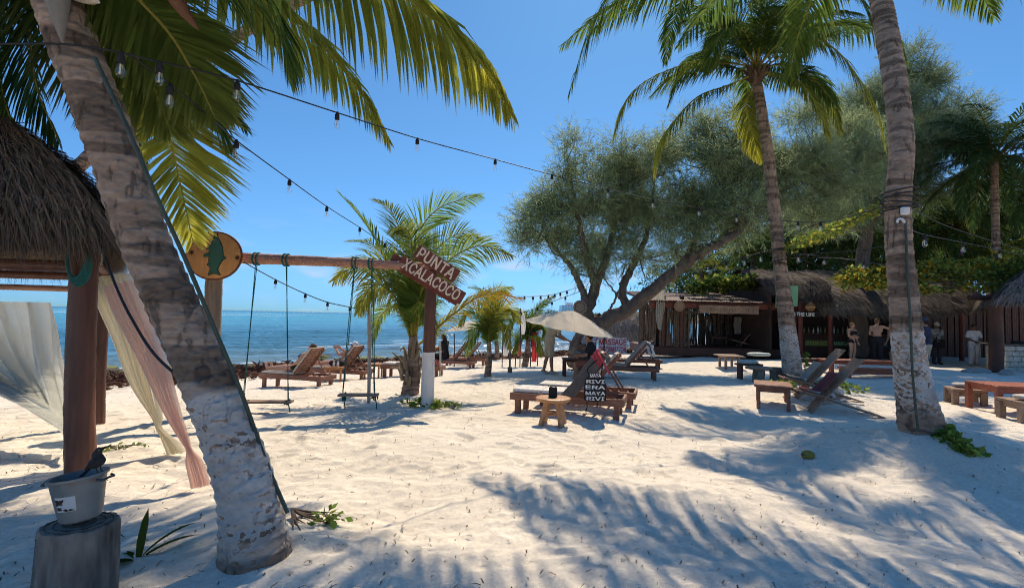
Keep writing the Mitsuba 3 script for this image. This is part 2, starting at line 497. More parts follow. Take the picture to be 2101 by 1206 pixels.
# sea: along-shore a, off-shore s
n_out, along = np.array([-0.665, 0.748]), np.array([0.748, 0.665])
sa = np.r_[-9000, -4000, -1800, -800, -350, -160, np.arange(-80, 60, 0.22), 70, 90, 130, 200, 350, 800, 1800, 4000, 9000]
ss = np.r_[np.arange(-1.5, 14, 0.16), np.arange(14, 40, 0.4), np.arange(40, 110, 1.5), 120, 140, 180, 250, 400, 700, 1300, 2500, 5000, 12000]
A, S = np.meshgrid(sa, ss, indexing='ij')
WX, WY = -11.9 + A * along[0] + S * n_out[0], 20.8 + A * along[1] + S * n_out[1]
wp = np.stack([A * 0.12, S * 0.55, 0 * A], -1)
amp = sstep(-1.5, 3, S) * (1 - sstep(35, 100, S)) * (1 - sstep(50, 75, np.abs(A + 10)))
WZ = SEA_Z + amp * (0.22 * (meshkit.fbm(wp, 3, 8) - 0.5) + 0.07 * np.sin(S * 1.5 + 3 * meshkit.fbm(wp * 0.5, 2, 4)) + 0.05 * (meshkit.fbm(np.stack([A * .8, S * 2.2, 0 * A], -1), 2, 6) - .5))
structure('sea', MB().grid(np.stack([WX, WY, WZ], -1)), 'sea_material', smooth=True)

# washed-up seaweed and low algae-covered rocks along the waterline
g = np.random.default_rng(21)
mb = MB()
for k in range(14000):
    a = g.uniform(-13, 24) if k % 3 else g.uniform(-13, 6)
    s = -3.9 + g.normal(0, 1.15) + 0.8 * math.sin(a * 0.5)
    if a > 4:
        s = -2.2 + g.normal(0, 0.5)
    p = np.array([-11.9, 20.8]) + a * along + s * n_out
    z = float(height(p[0], p[1]))
    d = g.normal(size=3)
    d[2] = abs(d[2]) * 0.35
    d = nrm(d) * g.uniform(0.12, 0.4)
    w = nrm(np.cross(d, g.normal(size=3))) * g.uniform(0.03, 0.07)
    q = np.array([p[0], p[1], z + g.uniform(0.0, 0.16)])
    c = np.array([0.105, 0.05, 0.032]) * g.uniform(0.5, 1.6)
    mb.add([q - w, q + w, q + d], [[0, 1, 2]], c)
structure('seaweed', mb, 'plain_material', kind='stuff', label='reddish brown seaweed washed up along the waterline')
rock_v, rock_f = trimesh.creation.icosphere(2).vertices, trimesh.creation.icosphere(2).faces
mb = MB()
for k in range(420):
    a, s = g.uniform(-12, 46), g.normal(-0.6, 0.75)
    p = np.array([-11.9, 20.8]) + a * along + s * n_out
    r = g.uniform(0.12, 0.42) * (0.8 if a > 15 else 1)
    V = rock_v * (0.75 + 0.5 * meshkit.noise(rock_v * 1.9 + k, k)[:, None]) * [r * g.uniform(1, 2), r, r * g.uniform(0.25, 0.45)]
    V = xf(frame([p[0], p[1], max(SEA_Z, float(height(p[0], p[1]))) + 0.02], g.uniform(0, 6)), V)
    green = g.random() < 0.45
    c = np.array([0.12, 0.135, 0.04]) * g.uniform(0.6, 1.5) if green else np.array([0.10, 0.085, 0.06]) * g.uniform(0.5, 1.5)
    mb.add(V, rock_f, c)
structure('shore_rocks', mb, 'plain_material', kind='stuff', label='low rocks with yellow green algae at the edge of the sea')

# twigs, needles and leaf scraps lying on the sand
mb = MB()
for k in range(4200):
    yy = 1.9 + 16 * g.random() ** 1.4
    xx = g.uniform(-1.1, 1.1) * yy
    if shore(xx, yy) > -7:
        continue
    p = on_ground(xx, yy, 0.012)
    a, l = g.uniform(0, 2 * np.pi), g.uniform(0.015, 0.075) * (2.2 if g.random() < 0.05 else 1)
    d, e = np.array([math.cos(a), math.sin(a), 0]), np.array([-math.sin(a), math.cos(a), 0])
    w = g.uniform(0.002, 0.005)
    c = np.array([0.10, 0.07, 0.045]) * g.uniform(0.4, 1.9)
    m = p + d * l * 0.5 + e * g.normal(0, 0.12) * l + [0, 0, 0.012]
    mb.add([p - e * w, p + e * w, m - e * w, m + e * w, p + d * l], [[0, 1, 3], [0, 3, 2], [2, 3, 4]], c)
structure('beach_litter', mb, 'plain_material', kind='stuff', label='dark twigs and dry leaf scraps scattered over the sand')

# ---------------------------------------------------------------- far shore: headland, tower block, roofs
hd = []
for i, u in enumerate(np.linspace(1075, 2150, 60)):
    Yd = 420 - 0.12 * (u - 1075)
    p0 = P(u, 655, Yd)
    hh = 3.0 + 6.5 * meshkit.fbm(np.array([[u * 0.02, 3.3, 0.0]]), 3, 7)[0] * sstep(1060, 1200, u)
    hd.append([[p0[0], p0[1] - 14, SEA_Z - 0.5], [p0[0], p0[1], SEA_Z + hh * 0.7], [p0[0], p0[1] + 12, SEA_Z + hh], [p0[0], p0[1] + 60, SEA_Z]])
hd = np.array(hd)
rg = np.random.default_rng(2)
hd[:, 1:3, 2] += rg.uniform(-0.8, 0.8, (60, 2))
structure('headland', MB().grid(hd, C=np.array([0.075, 0.10, 0.075])), 'plain_material', smooth=True)


def crumb_tree(c, r, n, col, seed, flat=1.0):
    """A far crown: loose leaf clumps through a lumpy volume."""
    q = np.random.default_rng(seed)
    d = nrm(q.normal(size=(n, 3)))
    rad = r * q.random((n, 1)) ** 0.4 * (0.75 + 0.6 * meshkit.noise(d * 2.2 + seed, seed)[:, None])
    p = np.asarray(c) + d * rad * [1, 1, flat]
    a, b = nrm(q.normal(size=(n, 3))), nrm(q.normal(size=(n, 3)))
    s = (0.05 + 0.07 * q.random((n, 1))) * r * (60.0 / max(n, 60)) ** (0.12 if n < 3000 else 0.24)
    V = np.stack([p - a * s, p + a * s * 0.7 - b * s * 0.3, p + b * s, p - b * s * 0.7 + a * .3 * s], 1).reshape(-1, 3)
    i = np.arange(n) * 4
    F = np.vstack([np.stack([i, i + 1, i + 2], 1), np.stack([i, i + 3, i + 1], 1)])
    C = np.repeat(np.asarray(col) * (0.55 + 0.95 * q.random((n, 1))), 4, 0)
    return V, F, C


def tower_block(u0, u1, vt, Yd):
    t = thing('apartment_tower', 'white apartment tower with balcony rows far along the shore', 'building')
    a, b = P(u0, 660, Yd), P(u1, 660, Yd)
    zt = P(u0, vt, Yd)[2]
    w, h = b[0] - a[0], zt - SEA_Z
    cx, cy = (a[0] + b[0]) / 2, Yd + 7
    wall = MB().box((cx, cy, SEA_Z + h / 2), (w, 14, h), bevel=0.05, C=(0.86, 0.85, 0.83))
    part(t, 'wall', wall, 'plain_material')
    n = 7
    for k in range(n):
        z = SEA_Z + h * 0.25 + (k + 0.5) * h * 0.75 / n
        part(t, 'balcony', MB().box((cx - w * 0.08, Yd - 0.7, z - 0.9), (w * 0.78, 1.4, 0.25), bevel=0.02, C=(0.85, 0.85, 0.85)), 'plain_material')
        for j in range(4):
            part(t, 'window', MB().box((a[0] + w * (0.14 + 0.19 * j), Yd + 0.02, z + 0.1), (w * 0.11, 0.12, h * 0.05), bevel=0.01, C=(0.3, 0.33, 0.36)), 'gloss_material')
    part(t, 'roof', MB().box((cx + w * 0.1, cy, zt + 0.9), (w * 0.5, 7, 1.8), bevel=0.05, C=(0.6, 0.6, 0.62)), 'plain_material')


wl = MB()
q = np.random.default_rng(14)
for k in range(170):
    u = q.uniform(1072, 1500) if k % 3 else q.uniform(1400, 2150)
    Yd = 418 - 0.12 * (u - 1075)
    c_ = P(u, 655, Yd + q.uniform(0, 25))
    wl.add(*crumb_tree([c_[0], c_[1], SEA_Z + q.uniform(1.5, 6.5)], q.uniform(2.5, 5), 70, (0.06, 0.085, 0.055), k, 0.7))
structure('far_woodland', wl, 'leaf_material', kind='stuff', label='low green trees along the far shore')
tower_block(1151, 1181, 626, 330)
for k, (u, r, v, lab) in enumerate([(1128, 4.2, 644, 'round dark tree left of the far apartment tower'), (1143, 3.4, 646, 'low dark tree at the foot of the far apartment tower'), (1196, 5.0, 642, 'far tree just right of the apartment tower'),
                               (1270, 5.5, 644, 'far bushy tree seen above the thatched hut roofs'), (1388, 6.0, 640, 'far tree behind the left corner of the stick hut')]):
    t = thing('shore_tree', lab, 'tree')
    c = P(u, v, 300)
    part(t, 'trunk', MB().tube([[c[0], c[1], SEA_Z], [c[0] + .3, c[1], c[2]]], [0.5, 0.3], 6, C=(0.12, 0.09, 0.07)), 'plain_material')
    part(t, 'crown', crumb_tree(c, r, 900, (0.075, 0.10, 0.06), 40 + k, 0.75), 'leaf_material')
t = thing('tiled_house', 'far house with a red tiled roof behind thatched huts', 'house')
h0, h1 = P(1290, 664, 395), P(1350, 664, 395)
part(t, 'wall', MB().box(((h0[0] + h1[0]) / 2, 402, 1.0 + h0[2]), (h1[0] - h0[0], 12, 6.0), C=(0.5, 0.42, 0.33)), 'plain_material')
rz = P(1290, 645, 395)[2]
rf = MB()
for k in range(8):
    f = k / 7
    rf.beam((h0[0] - 1 + f * 3, 394.6 + f * 7, h0[2] + 3.5 + f * (rz - h0[2] - 3.5)), (h1[0] + 1 - f * 3, 394.6 + f * 7, h0[2] + 3.5 + f * (rz - h0[2] - 3.5)), 1.3, 0.5, C=np.array([0.36, 0.15, 0.085]) * (0.85 + 0.04 * k))
part(t, 'roof', rf, 'plain_material')
# ================================================================ palms
GREEN, DEEP, YELLOW, GOLD, DRY, OLIVE = (np.array(c) for c in ((0.115, 0.180, 0.038), (0.042, 0.082, 0.026), (0.46, 0.44, 0.07), (0.50, 0.27, 0.02), (0.26, 0.17, 0.085), (0.19, 0.215, 0.045)))


def frond(ctrl, n=80, L=0.75, w=0.03, droop=0.9, c0=GREEN, c1=None, seed=0, petiole=0.14, segs=3, r0=0.026, ang=(38, 62), lift=0.18, ref=None, ragged=0.06, ypow=1.6):
    """One palm leaf: a rachis through ctrl and two rows of leaflets. Returns (leaflets, rachis) as (V, F, C)."""
    q = np.random.default_rng(seed)
    c1 = c0 if c1 is None else c1
    R = spline(ctrl, 48)
    Tn = nrm(np.gradient(R, axis=0))
    N = np.zeros_like(R)
    a = np.array([0, 0, 1.0]) if ref is None else np.asarray(ref, float)
    if abs(nrm(a) @ Tn[0]) > 0.97:
        a = a + np.array([0.3, -0.4, 0.0])
    for i in range(len(R)):
        a = nrm(a - Tn[i] * (a @ Tn[i]))
        N[i] = a
    B = np.cross(Tn, N)
    s = np.repeat(np.linspace(petiole, 1.0, n), 2)
    sg_ = np.tile([1.0, -1.0], n)
    s = np.clip(s + q.normal(0, 0.25 / n, 2 * n), petiole, 1)
    f = s * (len(R) - 1)
    i0 = np.clip(f.astype(int), 0, len(R) - 2)
    fr = (f - i0)[:, None]
    lerp = lambda A_: A_[i0] * (1 - fr) + A_[i0 + 1] * fr
    p, t, nn, b = lerp(R), nrm(lerp(Tn)), nrm(lerp(N)), nrm(lerp(B))
    u = (s - petiole) / (1 - petiole)
    phi = np.radians(ang[0] + (ang[1] - ang[0]) * u + q.normal(0, 4, 2 * n))[:, None]
    d = nrm(b * sg_[:, None] * np.cos(phi) + t * np.sin(phi) + nn * (lift + q.normal(0, 0.06, (2 * n, 1))))
    prof = np.clip(np.sin(np.pi * (0.16 + 0.78 * u)), 0.12, 1) ** 0.75 * (1 + q.normal(0, ragged, 2 * n))
    l = (L * prof * (1 - 0.35 * u ** 4))[:, None]
    wv = nrm(t - d * (t * d).sum(1, keepdims=True))
    wv = nrm(wv + nn * q.normal(0, 0.22, (2 * n, 1)) * sg_[:, None])
    pos, dirn, down = p.copy(), d.copy(), np.array([0, 0, -1.0])
    dr_ = (droop * (1 + q.normal(0, 0.18, 2 * n)))[:, None]
    wid = np.interp(np.linspace(0, 1, segs + 1), [0, 0.3, 0.65, 1], [0.55, 1.0, 0.75, 0.0]) * w
    rows, cols = [], []
    yel = np.clip(0.25 * q.random(2 * n) + 0.8 * u ** ypow, 0, 1)[:, None]
    tone = (0.72 + 0.56 * q.random((2 * n, 1)))
    for k in range(segs + 1):
        tt = k / segs
        ww = (wid[k] * (0.7 + 0.3 * prof))[:, None]
        cc = (c0 * (1 - yel) + c1 * yel) * tone
        if tt > 0.7:
            cc = cc * 0.75 + DRY * 0.25
        if k < segs:
            rows += [pos - wv * ww * 0.5, pos + wv * ww * 0.5]
            cols += [cc, cc]
        else:
            rows.append(pos)
            cols.append(cc)
        dirn = nrm(dirn + down * dr_ * (1.2 / segs) * (0.5 + tt))
        pos = pos + dirn * l / segs
    m = 2 * segs + 1
    V, C = np.stack(rows, 1).reshape(-1, 3), np.stack(cols, 1).reshape(-1, 3)
    F = []
    base = np.arange(2 * n) * m
    for k in range(segs - 1):
        F += [np.stack([base + 2 * k, base + 2 * k + 1, base + 2 * k + 3], 1), np.stack([base + 2 * k, base + 2 * k + 3, base + 2 * k + 2], 1)]
    k = segs - 1
    F.append(np.stack([base + 2 * k, base + 2 * k + 1, base + 2 * k + 2], 1))
    st = MB().tube(R, np.linspace(r0, r0 * 0.16, len(R)), 5, C=np.array([0.30, 0.24, 0.05]) * 0.8 + 0.1 * (c1 - 0.1))
    return (V, np.vstack(F), C), st.arrays()


def put_frond(palm, *a, parts=True, label=None, **k):
    leaf, st = frond(*a, **k)
    if parts:
        key = part(palm, 'frond', leaf, 'leaf_material', label=label)
        part(key, 'midrib', st, 'plain_material')
    else:
        m = MB()
        m.add(*leaf)
        m.add(*st)
        key = part(palm, 'frond', m, 'leaf_material', label=label)
    return key


def trunk_mesh(ctrl, radii, rings=0.11, seed=0, sides=40, n=260, bump=0.035, flare=None):
    """A palm trunk: leaf-scar rings as low steps, an uneven outline."""
    p = spline(ctrl, n)
    s = np.r_[0, np.cumsum(np.linalg.norm(np.diff(p, axis=0), axis=1))]
    r = np.interp(s / s[-1], np.linspace(0, 1, len(radii)), radii)
    t = nrm(np.gradient(p, axis=0))
    a0 = np.array([1.0, 0, 0])
    ang = np.arange(sides) * 2 * np.pi / sides
    q = np.random.default_rng(seed)
    ph = s / rings + 0.5 * meshkit.noise(np.stack([s * 3, s * 0, s * 0], 1), seed)
    V = []
    for i in range(n):
        a0 = nrm(a0 - t[i] * (a0 @ t[i]))
        b0 = np.cross(t[i], a0)
        wob = 0.25 * np.sin(ang + 1.3 * seed) + 0.12 * np.sin(3 * ang + s[i] * 2)
        fr = (ph[i] + wob) % 1.0
        step = bump * (np.clip(fr / 0.75, 0, 1) ** 1.5 - np.clip((fr - 0.78) / 0.22, 0, 1) - 0.3)
        nz = meshkit.fbm(np.stack([np.cos(ang) * 2.2, np.sin(ang) * 2.2, ang * 0 + s[i] * 4.0], 1), 3, seed) - 0.5
        rad = r[i] * (1 + step + 0.13 * nz)
        V.append(p[i] + rad[:, None] * (np.cos(ang)[:, None] * a0 + np.sin(ang)[:, None] * b0))
    m = MB()
    V = np.array(V)
    m.grid(np.concatenate([V, V[:, :1]], 1))
    return m


def crown_shaft(palm, c, r=0.3, n=14, seed=0, h=0.5):
    """Old leaf bases and brown fibre round the top of the trunk."""
    q = np.random.default_rng(seed)
    m = MB()
    for k in range(n):
        a = k * 2.4 + q.uniform(-0.2, 0.2)
        e = q.uniform(0.1, 1.0)
        d = np.array([math.cos(a), math.sin(a), 0])
        p0 = c + d * r * 0.35 + [0, 0, -h * 0.5 * (1 - e)]
        m.tube(spline([p0 - [0, 0, h * 0.3], p0 + d * r * 0.4, p0 + d * r * (0.8 + 0.5 * q.random()) + [0, 0, h * (0.1 + 0.5 * e)]], 5), [r * 0.3, r * 0.27, r * 0.2, r * 0.14, r * 0.07], 6, C=np.array([0.13, 0.085, 0.055]) * q.uniform(0.5, 1.4))
    part(palm, 'leaf_base_cluster', m, 'plain_material', smooth=True)


def pxp(c, pts, Y0):
    """Control points from the crown c through photograph points (u, v[, depth])."""
    return [np.asarray(c, float)] + [P(q[0], q[1], q[2] if len(q) > 2 else Y0) for q in pts]


def arc(c, az, el, length, sag):
    """Control points of a leaf leaving c towards az at el degrees and bending down."""
    p, out, e = np.asarray(c, float), [np.asarray(c, float)], math.radians(el)
    for k in range(6):
        p = p + np.array([math.cos(e) * math.sin(az), math.cos(e) * math.cos(az), math.sin(e)]) * length / 6
        out.append(p)
        e -= math.radians(sag) / 6
    return out


# ---- the big leaning palm on the left
t = thing('coconut_palm', 'big leaning coconut palm at left with peeling white paint round its foot', 'palm tree')
b0 = G(528, 1136)
b0[2] -= 0.12
pts = [b0, P(505, 1000, b0[1]), P(432, 800, b0[1] + .02), P(352, 620, b0[1] + .03), P(292, 480, b0[1] + .02), P(238, 320, b0[1]), P(185, 180, b0[1]), P(130, 40, b0[1]), P(85, -110, b0[1] + .03), P(60, -230, b0[1] + .05)]
part(t, 'trunk', trunk_mesh(pts, [0.215, 0.170, 0.152, 0.143, 0.141, 0.140, 0.139, 0.138, 0.136, 0.13, 0.125], rings=0.085, seed=3, n=520, bump=0.06), 'palm_trunk_painted', smooth=True)
c1 = P(78, -150, b0[1] + .03)
crown_shaft(t, c1, 0.28, 16, 2, 0.6)
YA = b0[1]
F1 = [
    # rachis through photograph points (u, v, depth), then the look
    (dict(n=110, L=1.08, w=0.046, droop=1.8, c0=GREEN * 1.2, c1=YELLOW, seed=1, lift=0.05, ang=(30, 55), ypow=1.0), [(270, -300, YA + .4), (520, -230, YA + 1.2), (760, -60, YA + 1.9), (900, 50, YA + 2.3), (985, 130, YA + 2.5), (1050, 235, YA + 2.6)]),
    (dict(n=105, L=0.80, w=0.040, droop=1.4, c0=GREEN, c1=YELLOW * 1.1, seed=2, lift=0.05, ang=(32, 58), ypow=0.8), [(250, -220, YA + .7), (430, -110, YA + 1.8), (560, 10, YA + 2.6), (660, 95, YA + 3.1), (735, 185, YA + 3.4), (798, 290, YA + 3.5)]),
    (dict(n=80, L=0.62, w=0.034, droop=0.7, c0=GREEN * .8, c1=GREEN, seed=3, ref=(0.6, -0.8, 0.3)), [(210, -90, YA + .3), (285, 0, YA + .8), (352, 76, YA + 1.3), (408, 172, YA + 1.8), (440, 235, YA + 2.2), (470, 300, YA + 2.5)]),
    (dict(n=90, L=0.72, w=0.036, droop=0.18, c0=OLIVE * 1.1, c1=YELLOW * 1.15, seed=4, ref=(0.15, -0.95, 0.2), ang=(14, 52), ypow=0.9), [(165, -80, YA + .4), (213, 0, YA + .8), (262, 85, YA + 1.3), (312, 175, YA + 1.9), (350, 290, YA + 2.4), (375, 400, YA + 2.7), (395, 492, YA + 2.8)]),
    (dict(n=80, L=0.62, w=0.034, droop=0.6, c0=GREEN * .8, c1=OLIVE, seed=33, ref=(0.6, -0.8, 0.3), ang=(20, 55)), [(210, -90, YA + .1), (285, 0, YA + .25), (352, 76, YA + .35), (408, 172, YA + .45), (440, 240, YA + .5)]),
    (dict(n=80, L=0.6, w=0.034, droop=0.6, c0=GREEN * .8, c1=OLIVE * 1.3, seed=35, ref=(0.5, -0.8, 0.3), ang=(20, 55)), [(165, -80, YA + .2), (213, 0, YA + .35), (262, 85, YA + .5), (312, 175, YA + .65), (350, 270, YA + .75)]),
    (dict(n=90, L=0.85, w=0.036, droop=1.0, c0=DEEP, c1=GREEN * 0.8, seed=5, ref=(-0.3, -0.9, 0.2)), [(40, -120, YA + .6), (5, 0, YA + 1.2), (-5, 120, YA + 1.8), (15, 230, YA + 2.3), (60, 330, YA + 2.6)]),
    (dict(n=80, L=0.7, w=0.034, droop=1.2, c0=DEEP, c1=GREEN, seed=6), [(230, -190, YA - .1), (390, -120, YA), (520, -30, YA), (570, 60, YA), (590, 150, YA)]),
    (dict(n=80, L=0.7, w=0.034, droop=0.9, c0=DEEP, c1=OLIVE, seed=7, ref=(0.2, -0.9, 0.3)), [(130, -60, YA + .7), (185, 40, YA + 1.5), (230, 140, YA + 2.3), (262, 240, YA + 2.9), (290, 330, YA + 3.2)]),
    (dict(n=80, L=0.75, w=0.034, droop=1.2, c0=DEEP, c1=DEEP, seed=8), [(-80, -220, YA), (-200, -150, YA + .1), (-290, 0, YA + .2), (-330, 160, YA + .2)]),
    (dict(n=80, L=0.8, w=0.034, droop=1.0, c0=GREEN, c1=GREEN, seed=9), [(100, -420, YA - .3), (200, -700, YA - 1.0), (330, -800, YA - 1.9)]),
    (dict(n=80, L=0.8, w=0.034, droop=1.0, c0=GREEN, c1=GREEN, seed=10), [(20, -420, YA + .5), (-60, -500, YA + 1.3), (-100, -380, YA + 2.3), (-90, -200, YA + 2.9)]),
    (dict(n=90, L=0.72, w=0.034, droop=1.1, c0=GREEN * 0.9, c1=OLIVE, seed=17), [(200, -240, YA + .7), (310, -210, YA + 1.5), (420, -130, YA + 2.3), (505, -20, YA + 2.9), (560, 90, YA + 3.2)]),
    (dict(n=70, L=0.62, w=0.034, droop=0.8, c0=DEEP, c1=DEEP * 1.4, seed=19, ref=(0.4, -0.9, 0.2)), [(190, -70, YA + .7), (260, 10, YA + 1.5), (340, 110, YA + 2.3), (430, 190, YA + 3.0), (500, 260, YA + 3.4)]),
    (dict(n=80, L=0.72, w=0.034, droop=1.1, c0=DEEP * 1.2, c1=DEEP, seed=23, ref=(-0.2, -0.9, 0.2)), [(70, -60, YA + 1.0), (60, 60, YA + 1.9), (75, 180, YA + 2.6), (120, 290, YA + 3.0)]),
]
for kw, px in F1:
    far_ = px[-1][2] - YA > 2 and kw['seed'] > 2
    kw = {**kw, 'L': kw['L'] * (1.45 if far_ else 1.12), 'w': kw['w'] * (1.3 if px[-1][2] - YA > 2 else 0.92), 'n': int(kw['n'] * 1.3)}
    put_frond(t, pxp(c1, px, YA), **kw)
sp = MB()
a0, a1, a2 = P(112, -60, YA - 0.24), P(118, 10, YA - .25), P(129, 92, YA - .22)
sp.tube(spline([a0, a1, a2], 8), [0.05, 0.065, 0.07, 0.062, 0.05, 0.035, 0.02, 0.004], 8, C=(0.20, 0.18, 0.155))
part(t, 'dry_spathe', sp, 'plain_material', smooth=True, label='pale grey pointed spathe hanging before the trunk')
sp = MB()
sp.tube(spline([P(345, -40, YA), P(372, 15, YA), P(408, 62, YA)], 8), [0.05, 0.06, 0.06, 0.05, 0.04, 0.03, 0.02, 0.003], 8, C=(0.16, 0.07, 0.035))
spathe2 = MB()
spathe2.tube(spline([P(140, -30, YA - .1), P(180, -6, YA - .1), P(205, 6, YA - .1)], 6), [0.05, 0.06, 0.06, 0.05, 0.03, 0.004], 8, C=(0.55, 0.48, 0.38))
part(t, 'spathe', sp, 'plain_material', smooth=True, label='brown dry spathe under the crown')
part(t, 'spathe', spathe2, 'plain_material', smooth=True, label='pale spathe stub at the top of the trunk')

# ---- the tall palm in the middle right
t = thing('coconut_palm', 'tall slim coconut palm with a full crown and green board on its trunk', 'palm tree')
b0 = G(1630, 786)
b0[2] -= 0.1
Y2 = b0[1]
pts = [b0, P(1622, 730, Y2), P(1612, 640, Y2), P(1600, 540, Y2), P(1590, 440, Y2), P(1578, 330, Y2), P(1563, 230, Y2), P(1553, 170, Y2)]
part(t, 'trunk', trunk_mesh(pts, [0.27, 0.22, 0.19, 0.165, 0.155, 0.145, 0.135, 0.13], rings=0.12, seed=7, sides=28, n=240), 'palm_trunk_chalked', smooth=True)
c2 = P(1552, 150, Y2)
crown_shaft(t, c2, 0.25, 22, 4, 0.45)
F2 = [
    (dict(n=80, L=0.72, droop=1.7, c0=GREEN, c1=YELLOW, seed=11, lift=0.05, ypow=3), [(1500, 118), (1430, 126), (1340, 158, Y2 - .3), (1285, 205, Y2 - .5), (1258, 285, Y2 - .6)]),
    (dict(n=80, L=0.70, droop=1.5, c0=GREEN, c1=YELLOW * 1.2, seed=12, lift=0.05, ypow=2.2), [(1495, 175), (1430, 200, Y2 - .3), (1375, 260, Y2 - .5), (1350, 310, Y2 - .6), (1343, 362, Y2 - .6)]),
    (dict(n=80, L=0.75, droop=1.7, c0=GREEN * 0.8, c1=YELLOW * 1.1, seed=13, lift=0.05, ypow=1.8), [(1600, 105), (1655, 78, Y2 - .4), (1712, 100, Y2 - .6), (1765, 165, Y2 - .7), (1800, 230, Y2 - .8), (1817, 305, Y2 - .8)]),
    (dict(n=80, L=0.72, droop=1.6, c0=DEEP, c1=GREEN, seed=14, lift=0.05), [(1610, 110), (1680, 60, Y2 + .4), (1760, 48, Y2 + .7), (1830, 75, Y2 + .9), (1860, 130, Y2 + 1)]),
    (dict(n=80, L=0.75, droop=1.2, c0=GREEN, c1=GREEN, seed=15), [(1530, 90), (1480, 20, Y2 - .3), (1420, -10, Y2 - .7), (1380, 50, Y2 - 1.1), (1365, 130, Y2 - 1.3)]),
    (dict(n=80, L=0.72, droop=1.2, c0=DEEP, c1=GREEN, seed=16), [(1558, 60), (1562, -40, Y2 + .2), (1570, -110, Y2 + .6), (1590, -120, Y2 + 1.2)]),
    (dict(n=80, L=0.72, droop=1.0, c0=GREEN, c1=DEEP, seed=18), [(1545, 70), (1535, -30, Y2 - .5), (1520, -80, Y2 - 1.2), (1490, -40, Y2 - 1.8)]),
    (dict(n=80, L=0.72, droop=1.2, c0=DEEP, c1=GREEN, seed=20), [(1590, 80), (1640, 0, Y2 - .1), (1700, -40, Y2 - .3), (1760, -10, Y2 - .5), (1795, 70, Y2 - .6)]),
    (dict(n=70, L=0.62, droop=1.5, c0=GREEN, c1=YELLOW * 1.2, seed=22, ypow=1.2), [(1540, 190, Y2 + .4), (1530, 215, Y2 + .9), (1540, 260, Y2 + 1.2), (1562, 330, Y2 + 1.3)]),
    (dict(n=75, L=0.66, droop=1.6, c0=DEEP, c1=OLIVE, seed=24), [(1600, 155, Y2 + .4), (1650, 160, Y2 + .9), (1700, 200, Y2 + 1.3), (1725, 270, Y2 + 1.5)]),
    (dict(n=75, L=0.66, droop=1.5, c0=GREEN, c1=YELLOW, seed=26), [(1590, 150, Y2 - .5), (1635, 165, Y2 - 1.0), (1675, 215, Y2 - 1.3), (1700, 285, Y2 - 1.4)]),
    (dict(n=75, L=0.66, droop=1.5, c0=DEEP, c1=GREEN, seed=28), [(1510, 140, Y2 + .5), (1450, 120, Y2 + 1.1), (1400, 150, Y2 + 1.5), (1370, 220, Y2 + 1.7)]),
    (dict(n=75, L=0.7, droop=1.2, c0=DEEP, c1=GREEN, seed=30), [(1530, 90), (1500, 50, Y2 + .7), (1470, 50, Y2 + 1.3), (1440, 110, Y2 + 1.8)]),
    (dict(n=75, L=0.7, droop=1.2, c0=GREEN, c1=GREEN, seed=32), [(1560, 80, Y2 - .3), (1590, 30, Y2 - 1.0), (1615, 20, Y2 - 1.7), (1640, 80, Y2 - 2.2)]),
    (dict(n=75, L=0.7, droop=1.2, c0=GREEN * 0.9, c1=GREEN, seed=34), [(1545, 100, Y2 - .3), (1520, 60, Y2 - 1.0), (1480, 70, Y2 - 1.7), (1450, 150, Y2 - 2.1)]),
]
for kw, px in F2:
    kw = {**kw, 'L': kw['L'] * 1.35, 'n': 105}
    put_frond(t, pxp(c2, px, Y2), w=0.042, **kw)
for k in range(12):
    put_frond(t, arc(c2 + [0, 0, .1], k * 2.4, 82 - 5.5 * k, 3.1, 78), n=85, L=0.95, w=0.042, droop=1.2, c0=DEEP * 1.3 if k % 2 else GREEN, c1=GREEN, seed=140 + k)

# ---- the right foreground palm, crown above the picture
t = thing('coconut_palm', 'thick right foreground palm trunk with flaking white paint and a pipe', 'palm tree')
b0 = on_ground(5.02, 6.25, -0.12)
Y3 = 6.25
pts = [b0, P(1876, 800, Y3), P(1862, 700, Y3), P(1854, 600, Y3), P(1844, 500, Y3 + .02), P(1843, 400, Y3 + .05), P(1850, 300, Y3 + .1), P(1838, 180, Y3 + .4), P(1818, 60, Y3 + .9), P(1800, -30, Y3 + 1.5), P(1785, -85, Y3 + 2.0)]
part(t, 'trunk', trunk_mesh(pts, [0.25, 0.185, 0.158, 0.143, 0.137, 0.134, 0.134, 0.136, 0.14, 0.14, 0.14, 0.13], rings=0.105, seed=9, n=420, bump=0.05), 'palm_trunk_flaked', smooth=True)
c3 = pts[-1] + [0, 0, 0.25]
crown_shaft(t, c3, 0.3, 16, 6, 0.6)


put_frond(t, pxp(c3, [(1640, -180, Y3 + 2.4), (1480, -190, Y3 + 2.8), (1330, -90, Y3 + 3.1), (1245, 0, Y3 + 3.2), (1200, 90, Y3 + 3.2), (1168, 190, Y3 + 3.2)], Y3), n=120, L=1.15, w=0.040, droop=1.5, c0=DEEP * 1.8, c1=GREEN, seed=41, lift=0.02, ang=(28, 54))
for k, (az, el, ln, sag) in enumerate([(-54, 30, 5.4, 68), (-24, 38, 4.9, 78), (-78, 26, 6.0, 62), (-100, 36, 5.8, 74), (-122, 24, 5.2, 66), (-90, 12, 6.0, 45), (-66, 16, 5.6, 55), (-150, 45, 4.6, 85), (-176, 28, 4.5, 75), (150, 50, 4.5, 85), (120, 34, 4.4, 80), (92, 52, 4.4, 90), (66, 30, 4.2, 80), (30, 58, 4.3, 95), (5, 30, 3.6, 110), (-66, 62, 4.8, 95), (-110, 66, 4.6, 90), (-140, 70, 4.4, 90), (105, 5, 3.4, 70)]):
    put_frond(t, arc(c3, math.radians(az), el, ln, sag), n=100, L=1.0, w=0.042, droop=1.25, c0=DEEP * 1.6 if k < 4 else GREEN, c1=GREEN * 1.1, seed=50 + k, segs=3, lift=0.04, ang=(30, 54))


